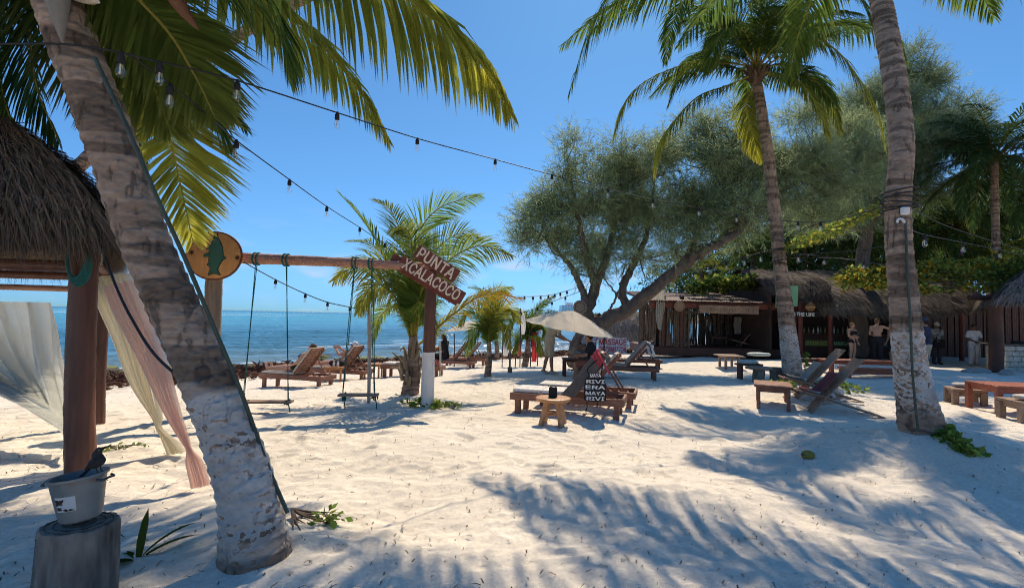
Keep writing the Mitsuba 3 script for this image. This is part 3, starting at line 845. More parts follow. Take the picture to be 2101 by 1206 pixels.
# ---- a tall palm behind the shelter, its crown above the picture
t = thing('coconut_palm', 'thin tall palm trunk glimpsed behind the big leaning palm', 'palm tree')
b0 = on_ground(-11.0, 9.6, -.1)
pts = [b0, [-10.2, 9.8, 2.2], [-8.6, 10.1, 4.5], [-6.2, 10.6, 7.2], [-3.3, 11.0, 9.3]]
part(t, 'trunk', trunk_mesh(pts, [0.2, 0.14, 0.12, 0.11, 0.10], rings=0.11, seed=12, sides=20, n=160), 'palm_trunk', smooth=True)
c4 = np.array(pts[-1]) + [0, 0, .2]
for k, (az, el, ln, sag) in enumerate([(72, 48, 5.4, 55), (84, 42, 5.6, 55), (92, 52, 5.4, 60), (102, 40, 5.6, 58), (62, 50, 5.0, 55), (95, 48, 4.8, 62), (118, 44, 5.2, 62), (140, 42, 4.8, 72), (165, 40, 4.8, 75), (-170, 42, 4.6, 75), (-145, 40, 4.6, 75), (-120, 42, 4.4, 75), (-90, 45, 4.2, 75), (75, 55, 4.2, 60), (105, 60, 4.4, 80), (172, 20, 4.8, 60), (148, 22, 4.8, 60), (128, 62, 4.4, 85), (152, 66, 4.2, 90), (-160, 66, 4.2, 90), (-130, 64, 4.2, 90)]):
    put_frond(t, arc(c4, math.radians(az), el, ln, sag), n=90, L=0.95, w=0.044, droop=1.1, c0=GREEN, c1=GREEN * 1.2, seed=170 + k, segs=3, lift=0.04, ang=(30, 54))


# ---- young palms by the sea
def young_palm(label, base_px, crown_px, fronds, L, w, n, r, tex='palm_trunk', seeds=0, boots=True):
    t = thing('young_palm', label, 'palm tree')
    b = G(*base_px)
    Yp = b[1]
    b[2] -= 0.05
    c = P(crown_px[0], crown_px[1], Yp)
    part(t, 'trunk', trunk_mesh([b, b * 0.5 + c * 0.5 + [r * 0.3, 0, 0], c], [r * 1.25, r, r * 0.6], rings=0.1, seed=seeds, sides=16, n=60, bump=0.06), tex, smooth=True)
    for k, (px, kw) in enumerate(fronds):
        q = [(a[0], a[1], Yp + (a[2] if len(a) > 2 else 0)) for a in px]
        put_frond(t, [P(crown_px[0], crown_px[1] + 25, Yp)] + [P(*a) for a in q], **{**dict(n=int(n * 1.5), L=L * 1.2, w=w * 1.1, droop=0.42, c0=GREEN * 1.8, c1=OLIVE * 1.2, seed=seeds + k, r0=r * 0.22), **kw})
    return t, b, c


t, b, c = young_palm('young bushy palm behind the hanging swings and the tilted sign', (840, 808), (848, 690), [
    ([(815, 600), (775, 500), (735, 440), (697, 398)], dict(c1=GREEN * 1.4, L=0.75)),
    ([(855, 580), (860, 480, .2), (905, 425, .2), (985, 402, .2)], dict(c1=GREEN * 1.5)),
    ([(868, 620), (910, 545, .3), (980, 505, .4), (1050, 525, .5)], dict(c1=OLIVE, droop=1.0)),
    ([(835, 600), (790, 555, -.3), (730, 548, -.5), (685, 575, -.6)], dict(c0=OLIVE * 1.3, c1=YELLOW * 1.1, droop=1.1)),
    ([(830, 640), (790, 590, -.5), (760, 590, -.9), (735, 640, -1.1)], dict(c0=OLIVE * 1.2, c1=YELLOW, droop=1.0)),
    ([(880, 690, .2), (930, 645, .3), (995, 605, .3), (1068, 612, .3)], dict(c0=YELLOW, c1=GOLD * 1.25, droop=1.0, label='ageing orange yellow frond reaching right')),
    ([(845, 590), (830, 500, .4), (800, 430, .8), (765, 410, 1.0)], dict()),
    ([(850, 590), (848, 520, -.5), (835, 470, -1.0), (800, 470, -1.4)], dict(c0=GREEN)),
    ([(860, 610), (890, 560, -.4), (905, 560, -.8), (925, 610, -1.2)], dict(c0=GREEN, c1=OLIVE)),
    ([(858, 600), (890, 520, .5), (940, 480, 1.0), (985, 490, 1.4)], dict()),
    ([(840, 600), (800, 540, .4), (760, 500, .8), (715, 495, 1.1)], dict()),
    ([(850, 640), (862, 620, -.6), (880, 650, -.9), (890, 710, -1.0)], dict(L=0.45)),
    ([(838, 650), (810, 630, .5), (780, 650, .8), (760, 710, .9)], dict(L=0.5)),
], 0.66, 0.026, 62, 0.15, seeds=60)
boots = MB()
q = np.random.default_rng(8)
for k in range(16):
    a, z = k * 2.4, q.uniform(0.05, 0.75)
    d = np.array([math.cos(a), math.sin(a), 0])
    p0 = b + d * 0.14 + [0, 0, z + 0.1]
    boots.tube(spline([p0, p0 + d * 0.10 + [0, 0, 0.25], p0 + d * q.uniform(0.12, 0.4) + [0, 0, q.uniform(-0.1, 0.5)]], 6), [0.05, 0.045, 0.035, 0.025, 0.02, 0.01], 5, C=np.array([0.30, 0.23, 0.15]) * q.uniform(0.5, 1.4))
part(t, 'dry_leaf_stalks', boots, 'plain_material', smooth=True, label='broken dry leaf stalks round the foot')
young_palm('small palm with a slender bare stem right of the tilted sign', (1000, 772), (1003, 700), [
    ([(990, 660), (965, 640), (945, 668)], dict()), ([(1005, 650), (1015, 600), (1050, 590)], dict(c1=OLIVE * 1.4)), ([(1010, 660), (1040, 630), (1068, 660)], dict(c0=OLIVE, c1=YELLOW)),
    ([(1000, 650), (990, 600, .4), (965, 590, .8)], dict()), ([(1005, 670), (1035, 665, -.5), (1048, 715, -.7)], dict(c0=OLIVE, c1=YELLOW * .9)), ([(995, 670), (970, 680, -.4), (955, 725, -.6)], dict()),
    ([(1002, 650), (1005, 610, -.5), (1020, 610, -1)], dict(c0=YELLOW, c1=YELLOW)), ([(1004, 660), (1030, 640, .6), (1050, 665, 1.0)], dict())], 0.5, 0.028, 44, 0.085, seeds=80)
young_palm('small palm leaning beside the standing man in tan clothes', (1076, 752), (1084, 690), [
    ([(1092, 655), (1108, 628), (1138, 606)], dict(c0=GREEN * 0.8, c1=GREEN, L=.42)), ([(1078, 665), (1060, 655), (1042, 680)], dict()), ([(1090, 675), (1112, 668), (1124, 700)], dict(c0=DEEP)),
    ([(1080, 665), (1070, 640, .5), (1045, 640, .8)], dict(c1=YELLOW)), ([(1088, 670), (1105, 650, .6), (1125, 660, 1.0)], dict(c0=DEEP)), ([(1086, 690), (1106, 692, -.5), (1112, 730, -.7)], dict()), ([(1080, 690), (1062, 690, -.5), (1052, 725, -.6)], dict())], 0.5, 0.034, 40, 0.11, seeds=90)
young_palm('short palm stem standing behind the two small palms', (1018, 738), (1019, 700), [([(1024, 680), (1040, 672), (1055, 690)], dict()), ([(1012, 680), (1000, 672), (990, 695)], dict())], 0.4, 0.03, 30, 0.12, seeds=97)
young_palm('bright green young palm between the leaning tree and the stick hut', (1322, 716), (1322, 690), [
    ([(1322, 670), (1318, 650), (1308, 648)], dict(c0=OLIVE * 1.5, c1=YELLOW)), ([(1328, 670), (1338, 650), (1345, 655)], dict(c0=OLIVE * 1.5, c1=YELLOW)), ([(1322, 670), (1326, 645), (1334, 640)], dict(c0=OLIVE * 1.5)), ([(1318, 680), (1308, 672), (1302, 690)], dict(c0=OLIVE * 1.4)), ([(1330, 680), (1342, 680), (1348, 700)], dict(c0=OLIVE * 1.4))], 0.42, 0.04, 32, 0.1, seeds=101)


# ---- palms behind the bar and hut
def back_palm(label, u, vbase, vtop, Yd, n_f, flen, seed, c0=DEEP, c1=DEEP * 1.5, lean=0.0, r=0.15):
    q = np.random.default_rng(seed)
    t = thing('background_palm', label, 'palm tree')
    c = P(u, vtop, Yd)
    b = np.array([c[0] - lean, Yd, float(height(c[0], Yd)) - 0.1])
    part(t, 'trunk', trunk_mesh([b, (b + c) / 2 + [lean * 0.2, 0, 0], c], [r * 1.2, r, r * 0.85], seed=seed, sides=10, n=50), 'palm_trunk', smooth=True)
    for k in range(n_f):
        el = 75 - 95 * (k / n_f)
        put_frond(t, arc(c, k * 2.4 + q.uniform(-.2, .2), el, flen * q.uniform(0.85, 1.1), q.uniform(60, 100)), parts=False, n=56, L=flen * 0.25, w=0.06, droop=1.2, c0=c0 * q.uniform(0.7, 1.3), c1=c1, seed=seed * 31 + k, segs=2, r0=0.03)
    return t


back_palm('dark tall palm with drooping crown at the right picture edge', 2040, 0, 330, 21, 32, 4.0, 1)
back_palm('dark palm partly hidden behind the right foreground trunk', 1965, 0, 470, 27, 24, 4.2, 2)
back_palm('low palm with bright fronds above the vine roof', 1885, 0, 480, 29, 22, 4.2, 3, c0=DEEP * 1.3)
back_palm('shadowy palm above the middle of the bar roof', 1730, 0, 490, 30, 24, 4.4, 4)
back_palm('low palm leaning over the left end of the stick hut', 1440, 0, 560, 28.5, 12, 2.6, 5, c0=GREEN, c1=YELLOW)
back_palm('palm behind the tall slim palm trunk over the hut', 1545, 0, 520, 29.5, 20, 3.4, 6, c0=DEEP * 1.4, c1=GREEN)
back_palm('dark palm in the thicket right of the hut roof', 1650, 0, 470, 32, 24, 4.4, 7)
back_palm('tallest dark palm beyond the right edge palms', 2120, 0, 420, 25, 26, 4.2, 8)
back_palm('palm with pale hanging frond over the vine roof', 2030, 0, 540, 24.5, 12, 2.2, 9, c0=GREEN * 0.8, c1=OLIVE)


# ================================================================ casuarina trees
def sprigs(centres, radii, counts, seed, twig=0.7, needles=13, nl=0.26, w=0.010, c=(0.115, 0.13, 0.075), upward=0.35):
    q = np.random.default_rng(seed)
    ce, cr = np.repeat(centres, counts, 0), np.repeat(radii, counts, 0)
    n = len(ce)
    d = nrm(q.normal(size=(n, 3)))
    p = ce + d * cr * (q.random((n, 1)) ** 0.45)
    out = nrm(d * 0.7 + [0, 0, upward] + q.normal(0, 0.4, (n, 3)))
    tl = twig * q.uniform(0.6, 1.3, (n, 1))
    k = needles
    s = np.tile(np.linspace(0.1, 1.0, k), n)[:, None]
    base = np.repeat(p, k, 0) + np.repeat(out * tl, k, 0) * s
    nd = nrm(np.repeat(out, k, 0) * 0.9 + q.normal(0, 0.6, (n * k, 3)) + [0, 0, -0.15])
    ln = nl * q.uniform(0.6, 1.2, (n * k, 1))
    wv = nrm(np.cross(nd, q.normal(size=(n * k, 3)))) * w
    tip = base + nd * ln + [0, 0, -0.03]
    tone = np.repeat((np.asarray(c) * (0.6 + 0.9 * q.random((n, 1)))), k, 0) * (0.85 + 0.3 * q.random((n * k, 1)))
    V = np.stack([base - wv, base + wv, tip], 1).reshape(-1, 3)
    F = np.arange(n * k * 3).reshape(-1, 3)
    m = MB()
    m.add(V, F, np.repeat(tone, 3, 0))
    sd = nrm(np.cross(out, q.normal(size=(n, 3)))) * 0.006
    V = np.stack([p - sd, p + sd, p + out * tl], 1).reshape(-1, 3)
    m.add(V, np.arange(n * 3).reshape(-1, 3), np.array([0.12, 0.095, 0.075]))
    return m


def casuarina(label, limbs, blobs, seed, dens=1.0, c=(0.31, 0.38, 0.20)):
    t = thing('casuarina_tree', label, 'tree')
    allp, allr = [], []
    for name, px, r0, r1 in limbs:
        p = spline([P(*a) if len(a) == 3 else np.asarray(a[0]) for a in px], 40)
        p[1:-1] += np.random.default_rng(seed + len(allp)).normal(0, 0.02, (38, 3))
        rr = np.linspace(r0, r1, 40)
        part(t, name, MB().tube(p, rr, 12, wob=0.22, seed=seed), 'bark_material', smooth=True)
        allp.append(p)
        allr.append(rr)
    ap = np.vstack(allp)
    q = np.random.default_rng(seed)
    tw = MB()
    cs, rs, ns = [], [], []
    for (u, v, Yd, ru, rv, dn) in blobs:
        c0 = P(u, v, Yd)
        sc = Yd / F_PX
        rad = np.array([ru * sc, (ru + rv) * 0.5 * sc, rv * sc])
        # several sub-clumps on crooked branchlets, so that the outline is uneven and sky shows between
        k = max(3, int(dn * 7))
        for j in range(k):
            o = nrm(q.normal(size=3)) * rad * (0.35 + 0.85 * q.random())
            cj = c0 + o
            cs.append(cj)
            rs.append(np.full(3, rad.mean() * q.uniform(0.22, 0.48)) * [1.2, 1.2, 0.75])
            ns.append(int(dens * 78 * q.uniform(0.6, 1.4) * dn * (rad.mean() / 1.0)))
            near = ap[np.argmin(np.linalg.norm(ap - c0, axis=1) + 0.15 * np.maximum(0, ap[:, 2] - c0[2]))]
            mid = (near * 0.45 + cj * 0.55) + q.normal(0, 0.18, 3) + [0, 0, -0.15]
            tw.tube(spline([near, mid, cj], 8), np.linspace(0.032, 0.008, 8), 5)
    part(t, 'branches', tw, 'bark_material', smooth=True, kind='stuff')
    part(t, 'crown', sprigs(np.array(cs), np.array(rs), np.array(ns), seed, c=c), 'needle_material', kind='stuff')
    return t


YC = 18.6
casuarina('feathery grey green tree leaning right from a thick forked trunk', [
    ('trunk', [(1190, 745, YC), (1192, 715, YC), (1205, 690, YC), (1222, 668, YC), (1240, 655, YC)], 0.48, 0.30),
    ('limb', [(1212, 675, YC), (1207, 640, YC + .1), (1222, 590, YC + .2), (1246, 520, YC + .2), (1262, 460, YC + .3), (1275, 390, YC + .3)], 0.24, 0.04),
    ('limb', [(1225, 668, YC), (1290, 632, YC - .2), (1345, 590, YC - .4), (1400, 545, YC - .6), (1450, 512, YC - .8), (1510, 480, YC - .7), (1560, 440, YC), (1610, 390, YC + .8)], 0.28, 0.04),
    ('limb', [(1205, 640, YC), (1196, 600, YC + .2), (1180, 560, YC + .3), (1150, 520, YC + .4), (1110, 480, YC + .4)], 0.16, 0.03),
    ('limb', [(1222, 590, YC + .2), (1200, 520, YC), (1185, 440, YC), (1170, 360, YC), (1160, 300, YC)], 0.14, 0.02),
    ('limb', [(1290, 632, YC - .2), (1278, 590, YC), (1320, 500, YC + .2), (1335, 430, YC + .3), (1345, 340, YC + .4)], 0.16, 0.03),
    ('limb', [(1400, 545, YC - .6), (1440, 470, YC), (1480, 400, YC + .4), (1500, 300, YC + .8)], 0.14, 0.02),
    ('limb', [(1450, 512, YC - .8), (1540, 440, YC + .4), (1640, 370, YC + 1), (1740, 320, YC + 1.2), (1800, 280, YC + 1.4)], 0.13, 0.02),
    ('dead_limb', [(1240, 655, YC - .1), (1268, 600, YC - .3), (1282, 540, YC - .3)], 0.05, 0.015),
    ('dead_limb', [(1290, 632, YC - .3), (1262, 600, YC - .5), (1232, 560, YC - .6)], 0.05, 0.015),
], [
    (1085, 450, YC + .3, 40, 34, 0.9), (1075, 490, YC + .3, 30, 22, 0.6), (1130, 480, YC + .4, 48, 40, 1.1), (1150, 410, YC, 38, 44, 1.0), (1165, 340, YC, 30, 48, 0.9), (1163, 290, YC, 14, 30, 0.4), (1205, 420, YC, 44, 50, 1.2), (1210, 510, YC + .3, 50, 44, 1.0),
    (1180, 560, YC + .5, 50, 30, 0.6), (1265, 350, YC + .3, 46, 48, 1.2), (1290, 430, YC + .3, 52, 52, 1.3), (1280, 520, YC + .4, 50, 40, 0.9), (1335, 350, YC + .4, 50, 50, 1.2), (1360, 440, YC + .4, 50, 50, 1.2), (1350, 530, YC + .4, 40, 30, 0.6), (1420, 330, YC + .6, 55, 52, 1.2),
    (1440, 420, YC + .6, 56, 52, 1.3), (1500, 300, YC + .9, 56, 55, 1.2), (1510, 390, YC + .8, 58, 50, 1.3), (1520, 470, YC + .6, 50, 34, 0.9), (1590, 400, YC + 1, 60, 45, 1.2), (1600, 320, YC + 1.2, 60, 50, 1.2), (1680, 350, YC + 1.2, 62, 50, 1.2), (1690, 420, YC + .9, 60, 36, 1.0),
    (1750, 290, YC + 1.4, 58, 55, 1.2), (1770, 370, YC + 1.4, 56, 50, 1.2), (1450, 475, YC - 1.0, 44, 30, 0.8), (1510, 430, YC - .6, 48, 32, 0.9), (1395, 500, YC - 1.0, 40, 28, 0.6), (1640, 250, YC + 1.5, 50, 40, 0.9), (1490, 240, YC + 1, 44, 40, 0.7), (1420, 260, YC + .8, 40, 36, 0.6)], 300, 1.0)
YD = 23.5
casuarina('taller grey green feathery tree behind the right foreground trunk', [
    ('trunk', [(1760, 730, YD), (1765, 600, YD), (1780, 470, YD), (1810, 330, YD), (1850, 220, YD), (1865, 130, YD)], 0.4, 0.05),
    ('limb', [(1780, 470, YD), (1850, 380, YD), (1930, 280, YD + .5), (1990, 230, YD + .8)], 0.2, 0.03),
    ('limb', [(1780, 470, YD), (1700, 470, YD - 1), (1640, 440, YD - 1)], 0.16, 0.03),
], [
    (1870, 120, YD, 30, 45, 0.8), (1880, 200, YD, 50, 45, 1.2), (1930, 160, YD + .3, 30, 30, 0.7), (1940, 230, YD + .5, 52, 45, 1.2), (1995, 250, YD + .7, 40, 34, 0.9), (1900, 300, YD, 60, 50, 1.3), (1960, 320, YD + .4, 60, 46, 1.2), (1980, 390, YD + .6, 40, 30, 0.6),
    (1800, 220, YD, 50, 55, 1.2), (1820, 310, YD, 60, 55, 1.3), (1740, 240, YD, 50, 50, 1.0), (1850, 390, YD, 60, 45, 1.2), (1770, 420, YD, 60, 40, 1.1), (1690, 450, YD - 1, 60, 34, 1.0)], 301, 1.1, c=(0.26, 0.33, 0.18))


# ================================================================ thicket of broad-leaved trees behind the roofs
def thicket_tree(label, u, v, Yd, r, n, col, seed):
    t = thing('broadleaf_tree', label, 'tree')
    c = P(u, v, Yd)
    g0 = on_ground(c[0], Yd, -0.1)
    m = MB()
    m.tube(spline([g0, (g0 + c) / 2 + [0.3, 0, 0], c], 10), np.linspace(0.2, 0.08, 10), 7)
    for k in range(5):
        a = k * 1.3 + seed
        m.tube(spline([(g0 + c) / 2 + [0, 0, 0.3], c + [math.cos(a) * r * .4, math.sin(a) * r * .4, 0], c + [math.cos(a) * r * .8, math.sin(a) * r * .8, r * .4]], 7), np.linspace(0.09, 0.02, 7), 5)
    part(t, 'trunk', m, 'bark_material', smooth=True)
    part(t, 'crown', crumb_tree(c, r, n, col, seed, 0.85), 'leaf_material', kind='stuff')


for k, (u, v, Yd, r, lab, col) in enumerate([
        (1400, 590, 34, 2.8, 'dark leafy tree behind the left end of the hut roof', DEEP), (1480, 565, 35, 3.4, 'dark leafy tree behind the middle of the hut roof', DEEP * 0.8), (1570, 540, 36, 4.0, 'dense dark tree behind the hut and slim palm', DEEP * 0.8),
        (1660, 510, 37, 4.6, 'dense dark tree behind the gap between hut and bar', DEEP * 0.7), (1750, 495, 37, 4.8, 'dense dark tree behind the bar roof left half', DEEP * 0.7), (1840, 490, 37, 4.8, 'dense dark tree behind the right foreground trunk', DEEP * 0.7),
        (1930, 490, 36, 4.6, 'dark leafy tree behind the vine covered roof', DEEP * 0.8), (2020, 480, 34, 4.6, 'dark leafy tree behind the rightmost thatched roof', DEEP * 0.8), (2110, 460, 33, 4.6, 'dark leafy tree cut by the right picture edge', DEEP * 0.8)]):
    thicket_tree(lab, u, v, Yd, r, 6500, col * 0.95, 70 + k)


def leafy(centres, radii, counts, seed, size, cols, flat=0.5):
    """Loose small leaves, each a folded pair of triangles."""
    q = np.random.default_rng(seed)
    ce, cr = np.repeat(centres, counts, 0), np.repeat(radii, counts, 0)
    n = len(ce)
    p = ce + nrm(q.normal(size=(n, 3))) * cr * q.random((n, 1)) ** 0.4
    d = nrm(q.normal(size=(n, 3)) * [1, 1, 0.6])
    side = nrm(np.cross(d, nrm(q.normal(size=(n, 3)) * flat + [0, -0.25, 1])))
    s = size * q.uniform(0.6, 1.25, (n, 1))
    V = np.stack([p, p + d * s * 0.5 + side * s * 0.36, p + d * s, p + d * s * 0.5 - side * s * 0.36], 1).reshape(-1, 3)
    i = np.arange(n) * 4
    F = np.vstack([np.stack([i, i + 1, i + 2], 1), np.stack([i, i + 2, i + 3], 1)])
    pick = np.asarray(cols)[q.integers(0, len(cols), n)] * q.uniform(0.7, 1.35, (n, 1))
    return V, F, np.repeat(pick, 4, 0)
# ================================================================ thatch
THATCH = np.array([0.20, 0.155, 0.115])


def bilin(Gd, u, v):
    n, m = Gd.shape[:2]
    fu, fv = np.clip(u, 0, 1) * (n - 1), np.clip(v, 0, 1) * (m - 1)
    i, j = np.clip(fu.astype(int), 0, n - 2), np.clip(fv.astype(int), 0, m - 2)
    a, b = (fu - i)[:, None], (fv - j)[:, None]
    return Gd[i, j] * (1 - a) * (1 - b) + Gd[i + 1, j] * a * (1 - b) + Gd[i, j + 1] * (1 - a) * b + Gd[i + 1, j + 1] * a * b


def straw(Gd, n, lv, w, lift, seed, col=THATCH, hang=0.3, eave=0.25, droop=0.25, jit=0.02):
    """Straws lying along +v (ridge to eave) of the point grid Gd; the share `eave` of them overhangs its last row."""
    q = np.random.default_rng(seed)
    u, v = q.random(n), q.random(n)
    k = int(n * eave)
    v[:k] = 1 - q.random(k) * 0.06
    p0 = bilin(Gd, u, v)
    e = 1e-2
    tv = nrm(bilin(Gd, u, np.clip(v, 0, 1 - e) + e) - bilin(Gd, u, np.clip(v, 0, 1 - e)))
    tu = nrm(bilin(Gd, np.clip(u, 0, 1 - e) + e, v) - bilin(Gd, np.clip(u, 0, 1 - e), v))
    nn = nrm(np.cross(tu, tv))
    nn = nn * np.where((nn * [0, -0.6, 1]).sum(1, keepdims=True) < 0, -1, 1)
    l = lv * q.uniform(0.5, 1.2, (n, 1))
    l[:k] = hang * q.uniform(0.35, 1.25, (k, 1))
    d = nrm(tv + tu * q.normal(0, 0.12, (n, 1)) + nn * q.normal(0.0, 0.05, (n, 1)))
    d[:k] = nrm(d[:k] + [0, 0, -droop * 2.0] + q.normal(0, 0.10, (k, 3)))
    h = lift * q.random((n, 1))
    a = p0 + nn * h
    b = a + d * l * 0.5 + nn * q.normal(0, jit, (n, 1))
    c = a + d * l + nn * q.normal(0, jit, (n, 1)) + [0, 0, -1] * l * 0.12
    wv = nrm(np.cross(d, nn)) * w * q.uniform(0.6, 1.4, (n, 1))
    V = np.stack([a - wv, a + wv, b - wv, b + wv, c], 1).reshape(-1, 3)
    i = np.arange(n) * 5
    F = np.vstack([np.stack([i, i + 1, i + 3], 1), np.stack([i, i + 3, i + 2], 1), np.stack([i + 2, i + 3, i + 4], 1)])
    C = np.repeat(np.asarray(col) * q.uniform(0.45, 1.5, (n, 1)) * (1 + q.normal(0, 0.05, (n, 3))), 5, 0)
    return V, F, np.clip(C, 0, 1)


def quad_grid(a, b, c, d, n=24, m=16, bulge=0.0, curl=0.0):
    """Points from the ridge a-b down to the eave d-c, curling down at the eave."""
    u, v = np.meshgrid(np.linspace(0, 1, n), np.linspace(0, 1, m), indexing='ij')
    a, b, c, d = (np.asarray(x, float) for x in (a, b, c, d))
    Pm = (a * (1 - u[..., None]) + b * u[..., None]) * (1 - v[..., None]) + (d * (1 - u[..., None]) + c * u[..., None]) * v[..., None]
    Pm[..., 2] += bulge * np.sin(np.pi * v) - curl * np.clip((v - 0.7) / 0.3, 0, 1) ** 2
    return Pm


# ================================================================ the thatched shelter on the left
t = thing('thatched_shelter', 'thatched beach shelter with red post cut by the left picture edge', 'beach shelter')
NP = G(168, 978)
fN, fW, fB, fF = np.array([-3.62, 4.55, 2.50]), np.array([-8.2, 4.4, 2.5]), np.array([-10.6, 8.3, 2.5]), np.array([-6.35, 8.05, 2.5])
apex = np.array([-7.15, 6.3, 4.15])
faces = [(fW, fN), (fN, fF), (fF, fB), (fB, fW)]
for k, (e0, e1) in enumerate(faces):
    Gd = quad_grid(apex, apex + (e1 - e0) * 0.03, e1, e0, 30, 20, 0.10, 0.12)
    under = MB().grid(Gd - [0, 0, 0.10], C=np.array([0.12, 0.085, 0.055]))
    part(t, 'roof_lining', under, 'plain_material', smooth=True)
    part(t, 'thatch', straw(Gd, 30000 if k < 2 else 6000, 0.6, 0.0055, 0.13, 30 + k, col=np.array([0.125, 0.083, 0.052]), hang=0.40, eave=0.40, droop=0.55, jit=0.03), 'plain_material', kind='stuff')
hb = MB()
for e in (fN, fF, fW):
    hb.tube(spline([apex - [0, 0, .15], (apex + e) / 2 - [0, 0, .1], e - [0, 0, 0.14]], 8), 0.06, 8)
part(t, 'rafter', hb, 'beam_wood', smooth=True)
posts = [NP, np.array([-6.05, 7.6, 0]), np.array([-9.9, 7.8, 0]), np.array([-7.7, 4.75, 0])]
for k, p in enumerate(posts):
    b = on_ground(p[0], p[1], -0.15)
    top = np.array([p[0] - (0.10 if k == 0 else 0), p[1], 2.45])
    q = spline([b, b * .6 + top * .4 + [-0.03, 0, 0], top], 40)
    part(t, 'post', MB().tube(q, np.linspace(0.122 if k == 0 else 0.10, 0.108 if k == 0 else 0.09, 40), 20, wob=0.05, seed=k), 'post_wood', smooth=True)
pt = lambda k, z: np.array([posts[k][0] - (0.08 if k == 0 else 0), posts[k][1], z])
for a, b_, z, r, m_ in ((0, 3, 1.98, 0.055, 'post_wood'), (0, 1, 2.1, 0.06, 'post_wood'), (1, 2, 2.05, 0.06, 'post_wood'), (1, 2, 1.86, 0.045, 'beam_wood')):
    part(t, 'beam', MB().tube(spline([pt(a, z), pt(b_, z + .03)], 14), r, 10, wob=0.1, seed=a), m_, smooth=True)
fr = part(t, 'post_top_ties', (lambda m: [m.tube(spline([NP + [-0.30 + .02 * k, -0.16, 2.27 + .03 * k], NP + [-.06, -.17, 2.30 + .05 * math.sin(k)], NP + [0.12, -0.15, 2.26 - .02 * k]], 10), 0.006, 5, C=(0.42, 0.36, 0.28)) for k in range(5)] and m)(MB()), 'plain_material', smooth=True)
hang = MB()
hang.tube(spline([NP + [0.02, -.17, 2.26], NP + [0.07, -.18, 2.05], NP + [0.05, -.18, 1.92]], 8), 0.008, 5, C=(0.5, 0.45, 0.37))
hang.tube(spline([NP + [0.13, -.15, 2.26], NP + [0.19, -.16, 2.1], NP + [0.20, -.16, 1.97]], 8), 0.008, 5, C=(0.5, 0.45, 0.37))
part(t, 'rope_end', hang, 'plain_material', smooth=True)

th = np.linspace(0, 2 * np.pi, 30)
rc = MB()
for k in range(4):
    rc.tube(np.stack([NP[0] - 0.005 + (0.085 + .008 * k) * np.cos(th), NP[1] - 0.20 + 0.015 * k + 0 * th, 2.06 - 0.012 * k + (0.20 + 0.01 * k) * np.sin(th)], 1), 0.013, 6, cap=False)
single('rope_coil', 'dark green rope coil hanging on the red shelter post', 'rope', rc, 'green_rope', smooth=True)
single('speaker_cable', 'black cable hanging from the shelter eave behind the leaning palm', 'cable', MB().tube(spline([P(205, 500, 4.5), P(235, 580, 4.4), P(268, 650, 4.3), P(320, 730, 4.2), P(400, 800, 4.1)], 30), 0.012, 6), 'cable_material', smooth=True)


def drape(cols, n=40, amp=0.05, freq=9, seed=0):
    """A hanging cloth from (left point, right point) pairs, with folds that gather where it is narrow."""
    q = np.random.default_rng(seed)
    L_ = spline([c[0] for c in cols], n)
    R_ = spline([c[1] for c in cols], n)
    m = 46
    w = np.linspace(0, 1, m)
    ph = q.random(4) * 6
    Pm = L_[:, None] * (1 - w[None, :, None]) + R_[:, None] * w[None, :, None]
    wd = np.linalg.norm(R_ - L_, axis=1)[:, None]
    fold = np.sin(w[None] * freq * 2 * np.pi + ph[0] + 0.6 * np.sin(np.linspace(0, 3, n))[:, None]) + 0.5 * np.sin(w[None] * freq * 4.4 + ph[1])
    Pm[..., 1] += fold * amp * np.clip(wd * 1.3 + 0.12, 0.15, 1)
    Pm[..., 0] += 0.02 * np.sin(np.linspace(0, 9, n) + ph[2])[:, None]
    return Pm


white, cream, peach = np.array([0.82, 0.83, 0.79]), np.array([0.76, 0.71, 0.57]), np.array([0.82, 0.63, 0.54])
single('curtain', 'sheer white curtain swept to the shelter post at the left edge', 'curtain', MB().grid(drape([(P(-420, 612, 7.0), P(92, 620, 7.2)), (P(-330, 690, 6.4), P(108, 700, 6.8)), (P(-60, 775, 5.8), P(124, 790, 6.2)), (P(95, 850, 5.6), P(135, 868, 5.7)), (P(148, 905, 5.3), P(162, 902, 5.3))], 50, 0.12, 15, 1), C=white), 'curtain_material', smooth=True)
single('curtain', 'cream curtain tied low between the red post and leaning palm', 'curtain', MB().grid(drape([(P(186, 572, 5.6), P(262, 560, 5.5)), (P(215, 660, 5.6), P(292, 650, 5.6)), (P(262, 770, 5.65), P(318, 765, 5.6)), (P(312, 850, 5.65), P(332, 850, 5.6)), (P(322, 878, 5.65), P(330, 876, 5.6)), (P(333, 905, 5.65), P(352, 900, 5.6)), (P(342, 932, 5.68), P(374, 928, 5.6))], 50, 0.075, 7, 2), C=cream), 'curtain_material', smooth=True)
single('curtain', 'peach curtain tied near its hem against the leaning palm trunk', 'curtain', MB().grid(drape([(P(214, 590, 4.75), P(272, 574, 4.75)), (P(255, 690, 4.75), P(310, 680, 4.75)), (P(308, 790, 4.72), P(352, 785, 4.72)), (P(366, 890, 4.7), P(386, 886, 4.7)), (P(384, 922, 4.7), P(394, 920, 4.7)), (P(380, 950, 4.68), P(412, 945, 4.7)), (P(388, 1002, 4.68), P(426, 994, 4.7))], 50, 0.075, 6, 3), C=peach), 'curtain_material', smooth=True)

